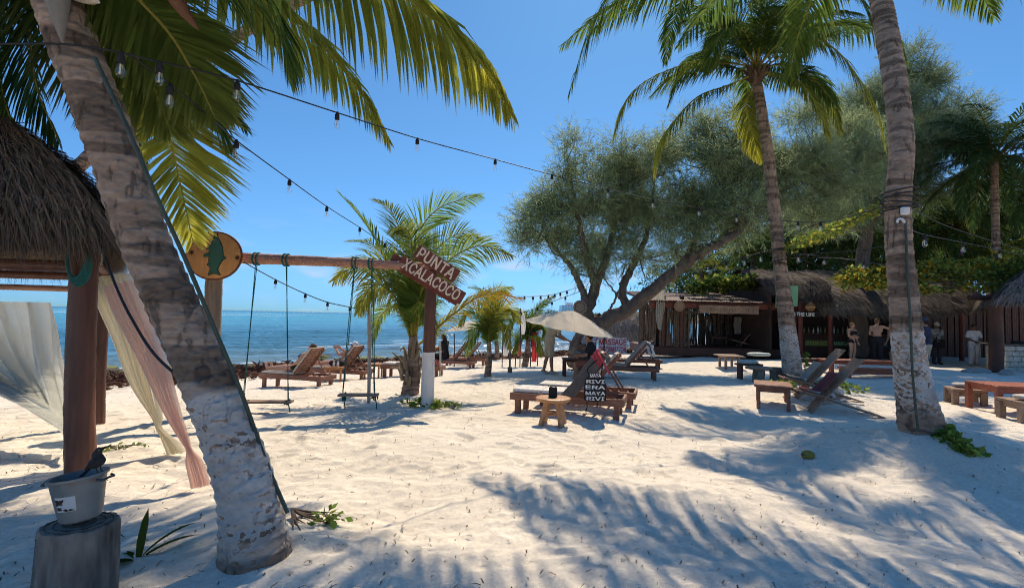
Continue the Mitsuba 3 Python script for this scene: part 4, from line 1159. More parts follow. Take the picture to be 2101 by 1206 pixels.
# ---- stump, zinc tub, bird
SB = G(150, 1215)
s0 = np.array([P(150, 1180, 2.75)[0], 2.75])
sz = float(height(s0[0], s0[1]))
stz = P(150, 1072, 2.75)[2]
t = thing('tree_stump', 'grey sawn tree stump carrying a zinc tub at lower left', 'stump')
na, nz_ = 96, 40
an_ = np.linspace(0, 2 * np.pi, na, endpoint=False)
zs_ = np.linspace(sz - 0.2, stz, nz_)
ring_ = np.stack([np.cos(an_) * 5, np.sin(an_) * 5, 0 * an_], 1)
V_ = []
for z_ in zs_:
    q_ = ring_ + [0, 0, z_ * 1.3]
    r_ = np.interp(z_, [sz - .2, stz], [0.192, 0.170]) * (1 + 0.16 * (meshkit.fbm(q_ * 1.0, 3, 4) - .5) - 0.06 * sstep(.55, .68, meshkit.fbm(q_ * [3, 3, .7], 2, 9)) + (-.03 if z_ > stz - .008 else 0))
    V_.append(np.stack([s0[0] + .02 + r_ * np.cos(an_), s0[1] + r_ * np.sin(an_), np.full(na, z_) + (0.012 * (meshkit.fbm(ring_, 2, 2) - .5) if z_ > stz - .05 else 0)], 1))
V_ = np.array(V_)
m = MB().grid(np.concatenate([V_, V_[:, :1]], 1)[::-1])
part(t, 'trunk', m, 'stump_wood', smooth=True)
top_ = np.concatenate([V_[-1], V_[-1][:1]])
part(t, 'cut_face', MB().grid(np.stack([top_ * f_ + np.array([s0[0] + .02, s0[1], stz + .002]) * (1 - f_) for f_ in np.linspace(0, 1, 6)])), 'stump_wood')
rings_ = MB()
for r in (0.03, 0.07, 0.11, 0.145):
    rings_.tube(np.stack([s0[0] + .02 + r * np.cos(th), s0[1] + r * np.sin(th) * 0.96, 0 * th + stz + 0.002], 1), 0.003, 4, cap=False, C=(0.08, 0.06, 0.045))
part(t, 'growth_rings', rings_, 'plain_material')
t = thing('zinc_tub', 'grey zinc tub with torn white label standing on the stump', 'tub')
tilt = 0.13
Rt = np.array([[math.cos(-tilt), 0, math.sin(-tilt)], [0, 1, 0], [-math.sin(-tilt), 0, math.cos(-tilt)]])
tc = np.array([s0[0] + 0.025, s0[1] - 0.0, stz + 0.025])
hT, r0_, r1_ = 0.222, 0.092, 0.122
part(t, 'bowl', MB().lathe(tc, [(0, 0), (r0_ - .01, 0), (r0_, 0.012), (r1_, hT - .01), (r1_ + 0.012, hT - .006), (r1_ + 0.012, hT + .006), (r1_ - 0.004, hT + 0.004), (r0_ - 0.006, 0.03), (0, 0.025)], 44, R=Rt), 'zinc_material', smooth=40)
for s_ in (-1, 1):
    hh = tc + Rt @ np.array([s_ * (r1_ + 0.012), 0, hT - 0.02])
    part(t, 'handle', MB().tube(spline([hh + [0, -.05, 0], hh + [s_ * .025, -.04, -.005], hh + [s_ * .03, 0, .0], hh + [s_ * .025, .04, -.005], hh + [0, .05, 0]], 14), 0.006, 6), 'metal_material', smooth=True)


def wrap(poly, rad, zc, off, col, lean=Rt, c=tc):
    """A thin patch on the tub's wall from an outline in (along, up)."""
    tm = trimesh.creation.triangulate_polygon(poly, engine='earcut')
    v, f = trimesh.remesh.subdivide_to_size(np.c_[tm[0], np.zeros(len(tm[0]))], tm[1], 0.02)
    r = r0_ + (r1_ - r0_) * ((zc + v[:, 1]) / hT) + off
    a = v[:, 0] / rad - math.pi / 2
    return (np.stack([r * np.cos(a), r * np.sin(a), zc + v[:, 1]], 1) @ lean.T + c, f, np.broadcast_to(np.array(col), (len(v), 3)))


lb = part(t, 'label_patch', wrap(sg.box(-0.035, -0.036, 0.066, 0.040), 0.118, 0.105, 0.0025, (0.50, 0.50, 0.48)), 'plain_material', label='torn white paper label on the tub')
dk = MB()
for pl in (sg.Polygon([(-.042, .036), (-.004, .030), (.020, .036), (.016, .020), (.002, .012), (.010, .000), (-.016, .004), (-.040, -.006)]), sg.Polygon([(-.04, -.012), (-.008, -.014), (-.002, -.032), (-.036, -.034)]), sg.Polygon([(.004, -.030), (.022, -.022), (.036, -.034), (.052, -.026), (.080, -.038), (.02, -.040)])):
    dk.add(*wrap(shapely.affinity.scale(pl, .78, .85, origin=(0, 0)), 0.118, 0.105, 0.0045, (0.045, 0.025, 0.02)))
part(lb, 'stain', dk, 'plain_material')
soil = MB().lathe(tc + Rt @ np.array([0, 0, hT - 0.05]), [(0, 0.012), (0.06, 0.016), (r1_ - 0.016, 0)], 20, R=Rt, C=(0.05, 0.04, 0.035))
part(t, 'soil', soil, 'plain_material', smooth=True)


def blob(bones, length=0.012, it=8):
    """Tapered bones [(p0, r0, p1, r1)] joined to one smooth skin."""
    ms = []
    for p0, r0, p1, r1 in bones:
        sp = manifold3d.Manifold.sphere
        ms.append(manifold3d.Manifold.batch_hull([sp(r0, 14).translate([float(x) for x in p0]), sp(r1, 14).translate([float(x) for x in p1])]))
    m_ = manifold3d.Manifold.batch_boolean(ms, manifold3d.OpType.Add).refine_to_length(length)
    me = m_.to_mesh()
    tm = trimesh.Trimesh(me.vert_properties[:, :3], me.tri_verts, process=True)
    if it:
        trimesh.smoothing.filter_taubin(tm, lamb=0.5, nu=0.52, iterations=it)
    return tm


bd = tc + Rt @ np.array([r1_ + 0.012, -0.015, hT + 0.006])
t = thing('bird', 'dark long-beaked bird perched on the rim of the zinc tub', 'bird')
o = lambda x, y, z: bd + np.array([x, y, z]) * 1.0
body = blob([(o(-0.015, 0, 0.062), 0.030, o(-0.040, 0, 0.046), 0.027), (o(-0.015, 0, 0.062), 0.030, o(-0.028, 0, 0.095), 0.021), (o(-0.028, 0, 0.095), 0.020, o(-0.018, 0, 0.115), 0.017), (o(-0.045, 0, 0.045), 0.02, o(-0.078, 0.0, 0.018), 0.009), (o(-0.018, 0, 0.115), 0.016, o(0.0, 0, 0.124), 0.009)], 0.007, 8)
part(t, 'body', MB().tri(body, C=(0.028, 0.026, 0.024)), 'plain_material', smooth=True)
part(t, 'beak', MB().tube([o(-0.004, 0, 0.122), o(0.018, 0, 0.134), o(0.042, 0, 0.141)], [0.008, 0.005, 0.001], 7, C=(0.02, 0.018, 0.016)), 'plain_material', smooth=True)
for s_ in (-1, 1):
    part(t, 'wing', MB().tri(blob([(o(-0.018, s_ * 0.022, 0.068), 0.014, o(-0.070, s_ * 0.012, 0.022), 0.006)], 0.007, 3), C=(0.020, 0.020, 0.022)), 'plain_material', smooth=True)
    part(t, 'leg', MB().tube([o(-0.018, s_ * .012, 0.045), o(-0.014, s_ * .014, 0.018), o(-0.004, s_ * .014, 0.002)], 0.0032, 5, C=(0.03, 0.025, 0.02)), 'plain_material')
    part(t, 'eye', MB().tri(trimesh.creation.icosphere(1, 0.0035), frame(o(-0.008, s_ * 0.013, 0.120)), C=(0.3, 0.25, 0.1)), 'gloss_material')
part(t, 'tail', MB().beam(o(-0.060, 0, 0.022), o(-0.105, 0, -0.022), 0.026, 0.007, C=(0.022, 0.021, 0.021)), 'plain_material')

# ================================================================ swing frame with signs
t = thing('swing_frame', 'log swing frame with round fish disc and two hanging swings', 'swing frame')
LP, RP = np.array([P(440, 560, 8.45)[0], 8.45]), np.array([P(880, 700, 9.2)[0], 9.2])
ztop = 2.47
pl = on_ground(LP[0], LP[1], -0.2)
part(t, 'post', MB().tube(spline([pl, [LP[0], LP[1], 2.35]], 24), np.linspace(0.145, 0.125, 24), 16, wob=0.08, seed=2), 'grey_post_wood', smooth=True)
pr = on_ground(RP[0], RP[1], -0.2)
zr = P(880, 590, 9.2)[2]
part(t, 'post', MB().tube(spline([pr, [RP[0] + .01, RP[1], 2.42]], 24), np.linspace(0.115, 0.095, 24), 16, wob=0.08, seed=3), 'post_wood', smooth=True)
zp = P(880, 722, 9.2)[2]
part(t, 'painted_post_foot', MB().tube(spline([pr + [0, 0, .02], [RP[0], RP[1], zp]], 12), np.linspace(0.122, 0.113, 12), 18, C=(0.70, 0.66, 0.60), cap=False), 'plain_material', smooth=True, label='white painted lower part of the sign post')
ba, bb = P(452, 528, 8.45), P(905, 549, 9.2)
B0 = spline([ba, (ba + bb) / 2 + [0, 0, .012], bb], 40)
part(t, 'beam', MB().tube(B0, np.linspace(0.092, 0.072, 40), 16, wob=0.12, seed=6), 'beam_wood', smooth=True)

# the disc with the fish
dc = P(441, 525, 8.28)
dn = np.array([0.08, -1.0, 0.0])
dn = nrm(dn)
dr_x = nrm(np.cross([0, 0, 1], dn)) * -1
dr_x = nrm(np.cross(dn, [0, 0, 1])) * -1
right = np.array([-dn[1], dn[0], 0.0])
right = nrm(right)
if right[0] < 0:
    right = -right
upv = np.array([0, 0, 1.0])


def flat(poly, c, depth, right, up, off=0.0, col=None):
    """A flat outline extruded towards the viewer side from c."""
    out = nrm(np.cross(right, up))
    gs = getattr(poly, 'geoms', [poly])
    tm = trimesh.util.concatenate([trimesh.creation.extrude_polygon(g_, depth, engine='earcut') for g_ in gs])
    R = np.stack([right, up, out], 1)
    v = tm.vertices @ R.T + c + out * off
    return (v, tm.faces) if col is None else (v, tm.faces, np.broadcast_to(np.array(col, float), (len(v), 3)))


dk_ = thing('round_sign', 'round wooden disc painted with a green fish on the swing frame', 'sign')
outp = [(0.418 * math.cos(a) * (1 + .012 * math.sin(3 * a)), 0.375 * math.sin(a) * (1 + .01 * math.sin(2 * a + 1))) for a in np.linspace(0, 2 * np.pi, 60, endpoint=False)]
part(dk_, 'board', flat(sg.Polygon(outp), dc, 0.045, right, upv), 'disc_wood', smooth=30)
rim = MB()
thr = np.linspace(0, 2 * np.pi, 61)
Rr = np.stack([right, upv, nrm(np.cross(right, upv))], 1)
rim.tube(np.stack([0.421 * np.cos(thr) * (1 + .012 * np.sin(3 * thr)), 0.378 * np.sin(thr) * (1 + .01 * np.sin(2 * thr + 1)), 0 * thr + 0.02], 1) @ Rr.T + dc, 0.024, 7, cap=False, C=(0.13, 0.045, 0.03))
part(dk_, 'rim', rim, 'plain_material', smooth=True)
# fish outline in disc units (1 = 1 px of the photograph / 125 px per metre)
fs = lambda pts: sg.Polygon([((x - 441) / 124.0, -(y - 525) / 124.0) for x, y in pts])
bodyp = fs([(441, 490), (446, 489), (452, 496), (457, 508), (459, 520), (457, 533), (452, 546), (449, 553), (455, 563), (447, 561), (442, 560), (433, 564), (437, 553), (435, 545), (433, 533), (434, 518), (436, 504)])
fins = [fs([(435, 505), (428, 509), (427, 512), (435, 513)]), fs([(433, 519), (424, 523), (423, 527), (433, 527)]), fs([(434, 537), (430, 543), (431, 545), (437, 545)]), fs([(458, 522), (465, 529), (459, 534), (452, 546), (456, 532)])]
spk = [fs([(441, 491), (440, 483), (443, 490)]), fs([(446, 490), (447, 481), (449, 492)])]
fish = thing_fish = part(dk_, 'fish', flat(bodyp, dc, 0.008, right, upv, 0.049, (0.05, 0.135, 0.09)), 'plain_material', label='dark green fish with black outline')
inkp = shapely.unary_union([bodyp.buffer(0.012)] + [f_.buffer(0.008) for f_ in fins + spk])
part(dk_, 'fish_outline', flat(inkp, dc, 0.003, right, upv, 0.0455, (0.02, 0.03, 0.022)), 'plain_material')
for f_ in fins:
    part(dk_, 'fin', flat(f_, dc, 0.008, right, upv, 0.049, (0.04, 0.12, 0.08)), 'plain_material')
for sx, sy in ((399, 520), (487, 528)):
    st_ = [((sx - 441) / 124 + (0.052 if k % 2 == 0 else 0.016) * math.cos(k * math.pi / 8), -(sy - 525) / 124 + (0.052 if k % 2 == 0 else 0.016) * math.sin(k * math.pi / 8)) for k in range(16)]
    part(dk_, 'star', flat(sg.Polygon(st_), dc, 0.006, right, upv, 0.0455, (0.05, 0.02, 0.015)), 'plain_material')

# name boards
letter = np.array([0.66, 0.55, 0.42])


def board(label, tl, tr, br, bl, Yd, text, h_px, inset, tw):
    s_ = thing('name_board', label, 'sign')
    A_, B_, C_, D_ = (P(q[0], q[1], Yd) for q in (tl, tr, br, bl))
    rt, up = nrm(B_ - A_), nrm(A_ - D_)
    up = nrm(up - rt * (up @ rt))
    w, h = np.linalg.norm(B_ - A_), np.linalg.norm(A_ - D_)
    c = (A_ + B_ + C_ + D_) / 4
    out = nrm(np.cross(rt, up))
    part(s_, 'plank', MB().box(c, (w, h, 0.05), np.stack([rt, up, out], 1), 0.008), 'sign_wood')
    hm = h_px / 115.0
    V, F = text_on(text, hm, c - rt * tw / 2 - up * hm * 0.47 + out * 0.025, rt, up, 0.010, True, tw)
    part(s_, 'lettering', (V, F, np.broadcast_to(letter, (len(V), 3))), 'plain_material', label='pale hand-cut capital letters')
    return s_, c, rt, up, out


_, cX, rtX, upX, outX = board('lower tilted red-brown board reading XCÁLACOCO on the post', (827, 523), (956, 601), (944, 624), (815, 548), 9.02, 'XCÁLACOCO', 21.5, 0, 1.14)
_, cP, rtP, upP, outP = board('upper tilted red-brown board reading PUNTA on the post', (860, 501), (943, 555), (933, 579), (847, 528), 8.98, 'PUNTA', 22.5, 0, 0.74)
c_ = P(872, 573, 9.1)
single('backing_board', 'plain dark red board fixed behind the lettered boards', 'board', MB().box(c_, (1.42, 0.24, 0.045), np.stack([rtX, upX, outX], 1), 0.008), 'sign_wood')


def swing(label, pA, pB, seat_v, YA_, YB_, spread):
    s_ = thing('rope_swing', label, 'swing', 'rope swings under the log beam')
    ends = []
    for (ua, ub, Yd) in ((pA[0], pA[1], YA_), (pB[0], pB[1], YB_)):
        top = B0[np.argmin(np.abs((B0[:, 0] / B0[:, 1]) - P(ua, 540, Yd)[0] / Yd))]
        low = P(ub, seat_v, top[1])
        ends.append(low)
        for k, sgn in enumerate((-1, 1)):
            a = top + [0.03 * sgn, -0.085 * sgn, 0.0]
            b = low + [0.025 * sgn, -0.07 * sgn, 0.05]
            part(s_, 'rope', MB().tube(spline([a, (a + b) / 2 + [0.01 * sgn, 0, 0], b], 24), 0.0075, 6, wob=0.3, seed=k), 'green_rope', smooth=True)
        kn = MB()
        for j in range(2):
            tt = np.linspace(0, 2 * np.pi, 16)
            kn.tube(np.stack([top[0] - .03 + .06 * j + 0 * tt, top[1] + 0.10 * np.cos(tt), top[2] + 0.10 * np.sin(tt)], 1), 0.014, 6, cap=False)
        part(s_, 'rope_wrap', kn, 'green_rope', smooth=True)
        kq = np.random.default_rng(int(ua))
        kn = MB()
        for j in range(7):
            d_ = nrm(kq.normal(size=3))
            kn.tube(spline([low + d_ * 0.02, low + d_ * 0.05 + kq.normal(0, .03, 3), low + kq.normal(0, 0.045, 3) + [0, 0, -.03]], 8), 0.012, 6)
        kn.tube(spline([low + [0.02, -.03, -.02], low + [0.05, -.04, -0.12], low + [0.06, -.04, -0.22]], 8), 0.010, 5)
        part(s_, 'knot', kn, 'green_rope', smooth=True)
    d_ = nrm(ends[1] - ends[0])
    part(s_, 'seat', MB().beam(ends[0] - d_ * 0.07 + [0, 0, .02], ends[1] + d_ * 0.07 + [0, 0, .02], 0.2, 0.035), 'faded_wood')


swing('left rope swing hanging nearest the round fish disc', (526, 499), (590, 591), 826, 8.6, 8.7, 0.1)
swing('right rope swing hanging nearest the white footed sign post', (725, 703), (766, 768), 812, 8.9, 9.0, 0.1)

def worn_marks(origin, width, h, n, col, seed):
    """Lettering worn past reading: strokes at letter spacing."""
    q_ = np.random.default_rng(seed)
    m_ = MB()
    for k_ in range(n):
        if q_.random() < 0.15:
            continue
        x_ = origin[0] + width * k_ / n
        for j_ in range(2):
            a_, b_ = q_.random(2), q_.random(2)
            if q_.random() < 0.6:
                b_[0] = a_[0]
                a_[1], b_[1] = 0, 0.9
            m_.beam((x_ + a_[0] * width / n * .7, origin[1], origin[2] + a_[1] * h), (x_ + b_[0] * width / n * .7 + .004, origin[1], origin[2] + b_[1] * h + .004), 0.008, h * 0.12, up=(0.02, -1, 0), bevel=0.001, C=np.array(col) * q_.uniform(0.7, 1.3))
    return m_


# ================================================================ the stick-walled hut
YH = 24.6
t = thing('stick_hut', 'low hut with stick walls and rusty red roof left of the bar', 'hut')
hl, hr = P(1345, 700, YH)[0], P(1630, 700, YH)[0]
zf = 0.28
part(t, 'platform', MB().box(((hl + hr) / 2, YH + 2.2, 0.1), (hr - hl + 0.4, 4.6, 0.4), bevel=0.02), 'dark_wood')
for k, u in enumerate((1362, 1400, 1580, 1632)):
    x = P(u, 700, YH)[0]
    part(t, 'post', MB().tube([[x, YH + 0.12, 0.2], [x, YH + 0.12, 2.75]], 0.11, 10), 'sign_wood' if k > 1 else 'dark_wood', smooth=True)
    part(t, 'rear_post', MB().tube([[x, YH + 4.2, 0.2], [x, YH + 4.2, 2.75]], 0.11, 8), 'dark_wood', smooth=True)
q = np.random.default_rng(31)
# stick walls: the back and the left side; each stick a part while it is wide enough to see
sticks = []
for k in range(140):
    u = (k + 0.3 + 0.5 * q.random()) / 140
    sticks.append(((hl + 0.1 + u * (hr - hl - 0.6), YH + 3.3 + 0.05 * q.normal()), q.uniform(2.0, 2.5), q.normal(0, 0.07)))
for k in range(36):
    sticks.append(((hl + 0.05 + 0.04 * q.normal(), YH + 0.2 + k * 0.09), q.uniform(2.0, 2.5), q.normal(0, 0.03)))
for k in range(28):
    sticks.append(((hl + 0.2 + k * 0.055 + 0.02 * q.normal(), YH + 0.1), q.uniform(2.0, 2.45), q.normal(0, 0.04)))
wl = thing  # noqa
for (xy, h_, le) in sticks:
    p0 = np.array([xy[0], xy[1], zf])
    p1 = p0 + [le, q.normal(0, 0.02), h_ - 0.1]
    part(t, 'wall_stick', MB().tube(spline([p0, (p0 + p1) / 2 + q.normal(0, 0.025, 3), p1], 5), q.uniform(0.022, 0.040), 5), 'stick_wood', smooth=True)
part(t, 'wall_rail', MB().tube([[hl, YH + 0.13, 2.0], [P(1400, 700, YH)[0] + .9, YH + 0.13, 2.0]], 0.035, 6), 'stick_wood', smooth=True)
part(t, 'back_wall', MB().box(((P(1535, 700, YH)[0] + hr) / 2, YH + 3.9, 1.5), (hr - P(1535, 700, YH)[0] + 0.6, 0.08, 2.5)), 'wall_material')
# roof of thin round tiles laid in rows
zr0, zr1 = P(1500, 628, YH - .5)[2], P(1500, 606, YH + 4.2)[2] + 0.05
m = MB()
rw = MB().box(((hl + hr) / 2, YH - 0.45, zr0 - 0.02), (hr - hl + 0.9, 0.08, 0.22), bevel=0.01)
part(t, 'fascia', rw, 'sign_wood')
part(t, 'roof_deck', MB().beam(((hl + hr) / 2, YH - 0.5, zr0 + 0.1), ((hl + hr) / 2, YH + 4.8, zr1), hr - hl + 0.9, 0.06), 'dark_wood')
nt = 58
for k in range(nt):
    x = hl - 0.4 + (hr - hl + 0.8) * k / (nt - 1)
    part(t, 'roof_batten', MB().tube([[x, YH - 0.62, zr0 + 0.14 + .02 * q.random()], [x + 0.02 * q.normal(), YH + 4.8, zr1 + 0.06]], 0.062, 7), 'dark_wood', smooth=True)
# things on and in the hut
s_ = thing('sign_board', 'weathered pale hand-lettered board along the hut front', 'sign')
a_, b_ = P(1434, 634, YH - .66), P(1553, 633, YH - .66)
pts_t = [(0, .18), (.6, .20), (1.5, .17), (2.3, .19), (2.8, .2), (2.78, -.2), (2.0, -.17), (1.2, -.20), (.4, -.17), (0.03, -.19)]
part(s_, 'plank', flat(sg.Polygon(pts_t), a_, 0.04, np.array([1.0, 0, 0]), np.array([0, 0, 1.0])), 'faded_wood')
part(s_, 'lettering', worn_marks(a_ + [0.2, -0.045, -0.10], 2.4, 0.20, 20, (0.12, 0.10, 0.075), 3), 'plain_material', label='worn dark carved marks, no longer readable')
dcc = P(1394, 628, YH - 0.66)
s_ = thing('round_plaque', 'small round pale wooden plaque hanging at the hut corner', 'sign')
part(s_, 'board', MB().tube([dcc + [0, 0.02, 0], dcc - [0, 0.03, 0]], 0.245, 24), 'faded_wood', smooth=40)
part(s_, 'ring', MB().tube(np.stack([dcc[0] + 0.19 * np.cos(th), dcc[1] - 0.032 + 0 * th, dcc[2] + 0.19 * np.sin(th)], 1), 0.010, 5, cap=False, C=(0.10, 0.075, 0.055)), 'plain_material')
for k, u in enumerate((1513, 1535)):
    c_ = P(u, 668, YH + 2.2)
    Pm = drape([(c_ + [-.2, 0, .45], c_ + [.2, 0, .45]), (c_ + [-.19, 0, 0], c_ + [.19, 0, 0]), (c_ + [-.17, 0, -.42], c_ + [.16, 0, -.44])], 16, 0.03, 4, k)
    single('wall_hanging', ('left' if k == 0 else 'right') + ' one of two pale knotted hangings inside the stick hut', 'wall hanging', MB().grid(Pm, C=np.array([0.5, 0.47, 0.4])), 'cloth_material', smooth=True, group='pale knotted hangings in the hut')
c_ = P(1354, 636, YH - .6)
Pm = drape([(c_ + [-.22, 0, 1.0], c_ + [.18, 0, 1.0]), (c_ + [-.2, 0, 0], c_ + [.2, 0, 0]), (c_ + [-.1, 0, -.9], c_ + [.05, 0, -.95])], 16, 0.04, 4, 7)
single('wall_hanging', 'pale fringed hanging at the outer left corner of the hut', 'wall hanging', MB().grid(Pm, C=np.array([0.42, 0.4, 0.34])), 'cloth_material', smooth=True)

# ================================================================ the thatched bar
t = thing('beach_bar', 'long thatched beach bar with dark interior and lettered counter', 'bar')
YB = 23.2
xl, xr = P(1640, 700, YB)[0], P(2010, 700, YB)[0]
# roof: three overlapping thatch skirts with round lips, and a ridge behind
ridge_z, ridge_y = 4.35, YB + 4.2


def lip_roof(x0, x1, zl0, zl1, y0, n, seed, ridge=None, depth=None, back=0.0, round_end=True):
    nu, nv = 40, 22
    Gd = np.zeros((nu, nv, 3))
    for i in range(nu):
        u = i / (nu - 1)
        x = x0 + (x1 - x0) * u
        e = (np.clip((u - 0.82) / 0.18, 0, 1) ** 2 + np.clip((0.12 - u) / 0.12, 0, 1) ** 2) if round_end else 0
        zl = zl0 + (zl1 - zl0) * u + 0.12 * math.sin(u * 9 + seed) + 0.1 * e
        for j in range(nv):
            v = j / (nv - 1)
            a = v * 1.0
            y = ridge_y + back - (ridge_y + back - y0 - 1.3 * e) * (a ** 0.85)
            zz = ridge_z - 0.9 * e - (ridge_z - 0.9 * e - zl - 0.55) * a ** 0.9 - 0.55 * np.clip((v - 0.72) / 0.28, 0, 1) ** 1.7
            Gd[i, j] = [x + (0.10 if u < .5 else -0.10) * 0, y, zz + 0.10 * (meshkit.fbm(np.array([[x * 1.2, y * 1.2, seed]]), 2, 3)[0] - .5)]
    return Gd


G1 = lip_roof(xl + 0.9, xr + 0.3, 2.05, 2.55, YB - 1.3, 0, 1)
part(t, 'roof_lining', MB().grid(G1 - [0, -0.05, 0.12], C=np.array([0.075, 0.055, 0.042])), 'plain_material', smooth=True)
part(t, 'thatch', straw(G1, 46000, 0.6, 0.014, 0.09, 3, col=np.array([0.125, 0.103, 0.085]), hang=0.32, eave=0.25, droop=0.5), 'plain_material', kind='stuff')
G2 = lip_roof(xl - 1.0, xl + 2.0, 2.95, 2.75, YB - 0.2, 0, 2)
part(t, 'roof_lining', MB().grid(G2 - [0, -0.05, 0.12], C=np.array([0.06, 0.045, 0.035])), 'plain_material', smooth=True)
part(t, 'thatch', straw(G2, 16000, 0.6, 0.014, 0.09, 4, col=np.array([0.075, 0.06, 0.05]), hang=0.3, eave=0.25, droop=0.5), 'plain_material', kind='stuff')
part(t, 'rear_roof', MB().grid(quad_grid([xl - 1, ridge_y, ridge_z], [xr + .3, ridge_y, ridge_z], [xr + .3, ridge_y + 5, 2.4], [xl - 1, ridge_y + 5, 2.4]), C=np.array([0.1, 0.08, 0.06])), 'plain_material')
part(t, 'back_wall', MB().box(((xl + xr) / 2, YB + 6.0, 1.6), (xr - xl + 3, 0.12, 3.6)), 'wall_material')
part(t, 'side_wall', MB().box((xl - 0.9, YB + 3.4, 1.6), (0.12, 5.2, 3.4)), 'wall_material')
for u in (1650, 1712, 1898, 1985):
    x = P(u, 700, YB)[0]
    part(t, 'post', MB().tube([[x, YB + .3, -0.1], [x, YB + .3, 3.1]], 0.10, 10), 'sign_wood', smooth=True)
cz = 1.05
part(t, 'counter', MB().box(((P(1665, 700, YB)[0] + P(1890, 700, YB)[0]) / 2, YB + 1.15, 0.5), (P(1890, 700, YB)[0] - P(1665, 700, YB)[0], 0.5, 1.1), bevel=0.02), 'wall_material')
part(t, 'counter_top', MB().box(((P(1665, 700, YB)[0] + P(1890, 700, YB)[0]) / 2, YB + 1.1, 1.09), (P(1890, 700, YB)[0] - P(1665, 700, YB)[0] + 0.3, 0.8, 0.07), bevel=0.015), 'dark_wood')
for (txt, u, w_, col, bg) in ((None, 1656, 1.0, (0.42, 0.46, 0.14), (0.16, 0.19, 0.06)), ('MARGA', 1712, 0.72, (0.30, 0.50, 0.24), None), ('TEK', 1768, 0.30, (0.42, 0.45, 0.40), None), (None, 1800, 0.80, (0.30, 0.48, 0.34), None)):
    p = P(u, 706, YB + 0.83)
    pn = part(t, 'name_panel', MB().box((p[0] + w_ / 2, YB + 0.885, 0.66), (w_ + 0.12, 0.03, 0.26), bevel=0.006, C=bg or (0.035, 0.06, 0.06)), 'plain_material')
    if txt:
        V, F = text_on(txt, 0.17, [p[0], YB + 0.868, 0.585], [1, 0, 0], [0, 0, 1], 0.006, True, w_)
        mk = (V, F, np.broadcast_to(np.array(col), (len(V), 3)))
    else:
        mk = worn_marks(np.array([p[0], YB + 0.866, 0.58]), w_, 0.16, 8, col, int(u))
    part(pn, 'lettering', mk, 'plain_material', label='painted drink name')
sb = thing('slogan_sign', 'white slogan lettering hung under the left end of bar roof', 'sign')
p = P(1600, 647, YB - 0.3)
V, F = text_on('THIS IS THE LIFE', 0.155, p, [1, 0, 0.0], [0, 0, 1], 0.02, True, P(1671, 647, YB - .3)[0] - p[0])
part(sb, 'lettering', (V, F, np.broadcast_to([0.72, 0.72, 0.70], (len(V), 3))), 'plain_material')
part(sb, 'backing_rail', MB().box((p[0] + 0.85, YB - 0.27, p[2] + 0.08), (1.9, 0.03, 0.26), C=(0.02, 0.018, 0.016)), 'plain_material')
q = np.random.default_rng(12)
for k in range(14):
    x = P(1668 + k * 9 + q.uniform(-2, 2), 700, YB)[0]
    h_ = q.uniform(0.24, 0.34)
    col = [(0.4, 0.42, 0.40), (0.10, 0.16, 0.06), (0.25, 0.14, 0.04), (0.5, 0.5, 0.46)][k % 4]
    single('bottle', 'small bottle standing on the bar counter', 'bottle', MB().lathe((x, YB + 1.0, 1.126), [(0, 0), (0.038, 0), (0.04, h_ * .55), (0.016, h_ * .72), (0.016, h_), (0, h_)], 10, C=np.array(col)), 'gloss_material', smooth=50, group='bottles on the bar counter')
t = thing('basket_lamp', 'round woven basket lamp hanging beside the slogan', 'lamp')
lc = P(1663, 630, YB - 0.5)
part(t, 'shade', MB().lathe(lc, [(0.05, 0.22), (0.17, 0.12), (0.2, 0.0), (0.16, -0.12), (0.06, -0.18)], 16, C=(0.22, 0.12, 0.055)), 'plain_material', smooth=True)
part(t, 'cord', MB().tube([lc + [0, 0, .2], lc + [0, 0, 1.2]], 0.012, 5), 'cable_material')
part(t, 'band', MB().lathe(lc, [(0.203, 0.03), (0.206, 0.0), (0.203, -0.03)], 16, C=(0.4, 0.26, 0.12)), 'plain_material')
# the dark brown fence at the right end
t = thing('plank_fence', 'dark reddish plank fence behind the standing man in white', 'fence')
fx0, fx1 = P(1872, 700, 27)[0], P(2120, 700, 25)[0] + 1.5
for k in range(48):
    x = fx0 + (fx1 - fx0) * k / 47
    part(t, 'plank', MB().box((x, 26.5 + 0.02 * (k % 3), 1.45), ((fx1 - fx0) / 47 - 0.02, 0.05, 3.0 + 0.06 * math.sin(k * 1.7)), bevel=0.008), 'dark_wood')
part(t, 'backing', MB().box(((fx0 + fx1) / 2, 26.62, 1.4), (fx1 - fx0, 0.04, 2.9)), 'wall_material')

# ================================================================ right-hand shelter with stone counter
t = thing('thatched_shelter', 'thatched shelter with thick reddish post at the right edge', 'beach shelter')
rp = G(2044, 764)
part(t, 'post', MB().tube(spline([rp - [0, 0, .15], rp + [0.02, 0, 1.2], rp + [-0.05, 0, 2.75]], 16), np.linspace(0.215, 0.19, 16), 16, wob=0.08), 'dark_wood', smooth=True)
part(t, 'post', MB().tube([on_ground(rp[0] + 3.8, rp[1], -.1), [rp[0] + 3.8, rp[1], 2.7]], 0.19, 12), 'dark_wood', smooth=True)
part(t, 'post', MB().tube([on_ground(rp[0] + 6.5, rp[1] + 3.6, -.1), [rp[0] + 6.5, rp[1] + 3.6, 2.7]], 0.17, 12), 'dark_wood', smooth=True)
part(t, 'beam', MB().tube([[rp[0] - .9, rp[1], 2.62], [rp[0] + 4.2, rp[1], 2.62]], 0.10, 10), 'dark_wood', smooth=True)
e0, e1, e2, e3 = np.array([rp[0] - 0.9, rp[1] - 1.0, 2.62]), np.array([rp[0] + 5.0, rp[1] - 1.0, 2.62]), np.array([rp[0] + 8.5, rp[1] + 4.2, 2.75]), np.array([rp[0] + 3.2, rp[1] + 4.2, 2.75])
ap2 = (e0 + e2) / 2 + [0, 0, 1.7]
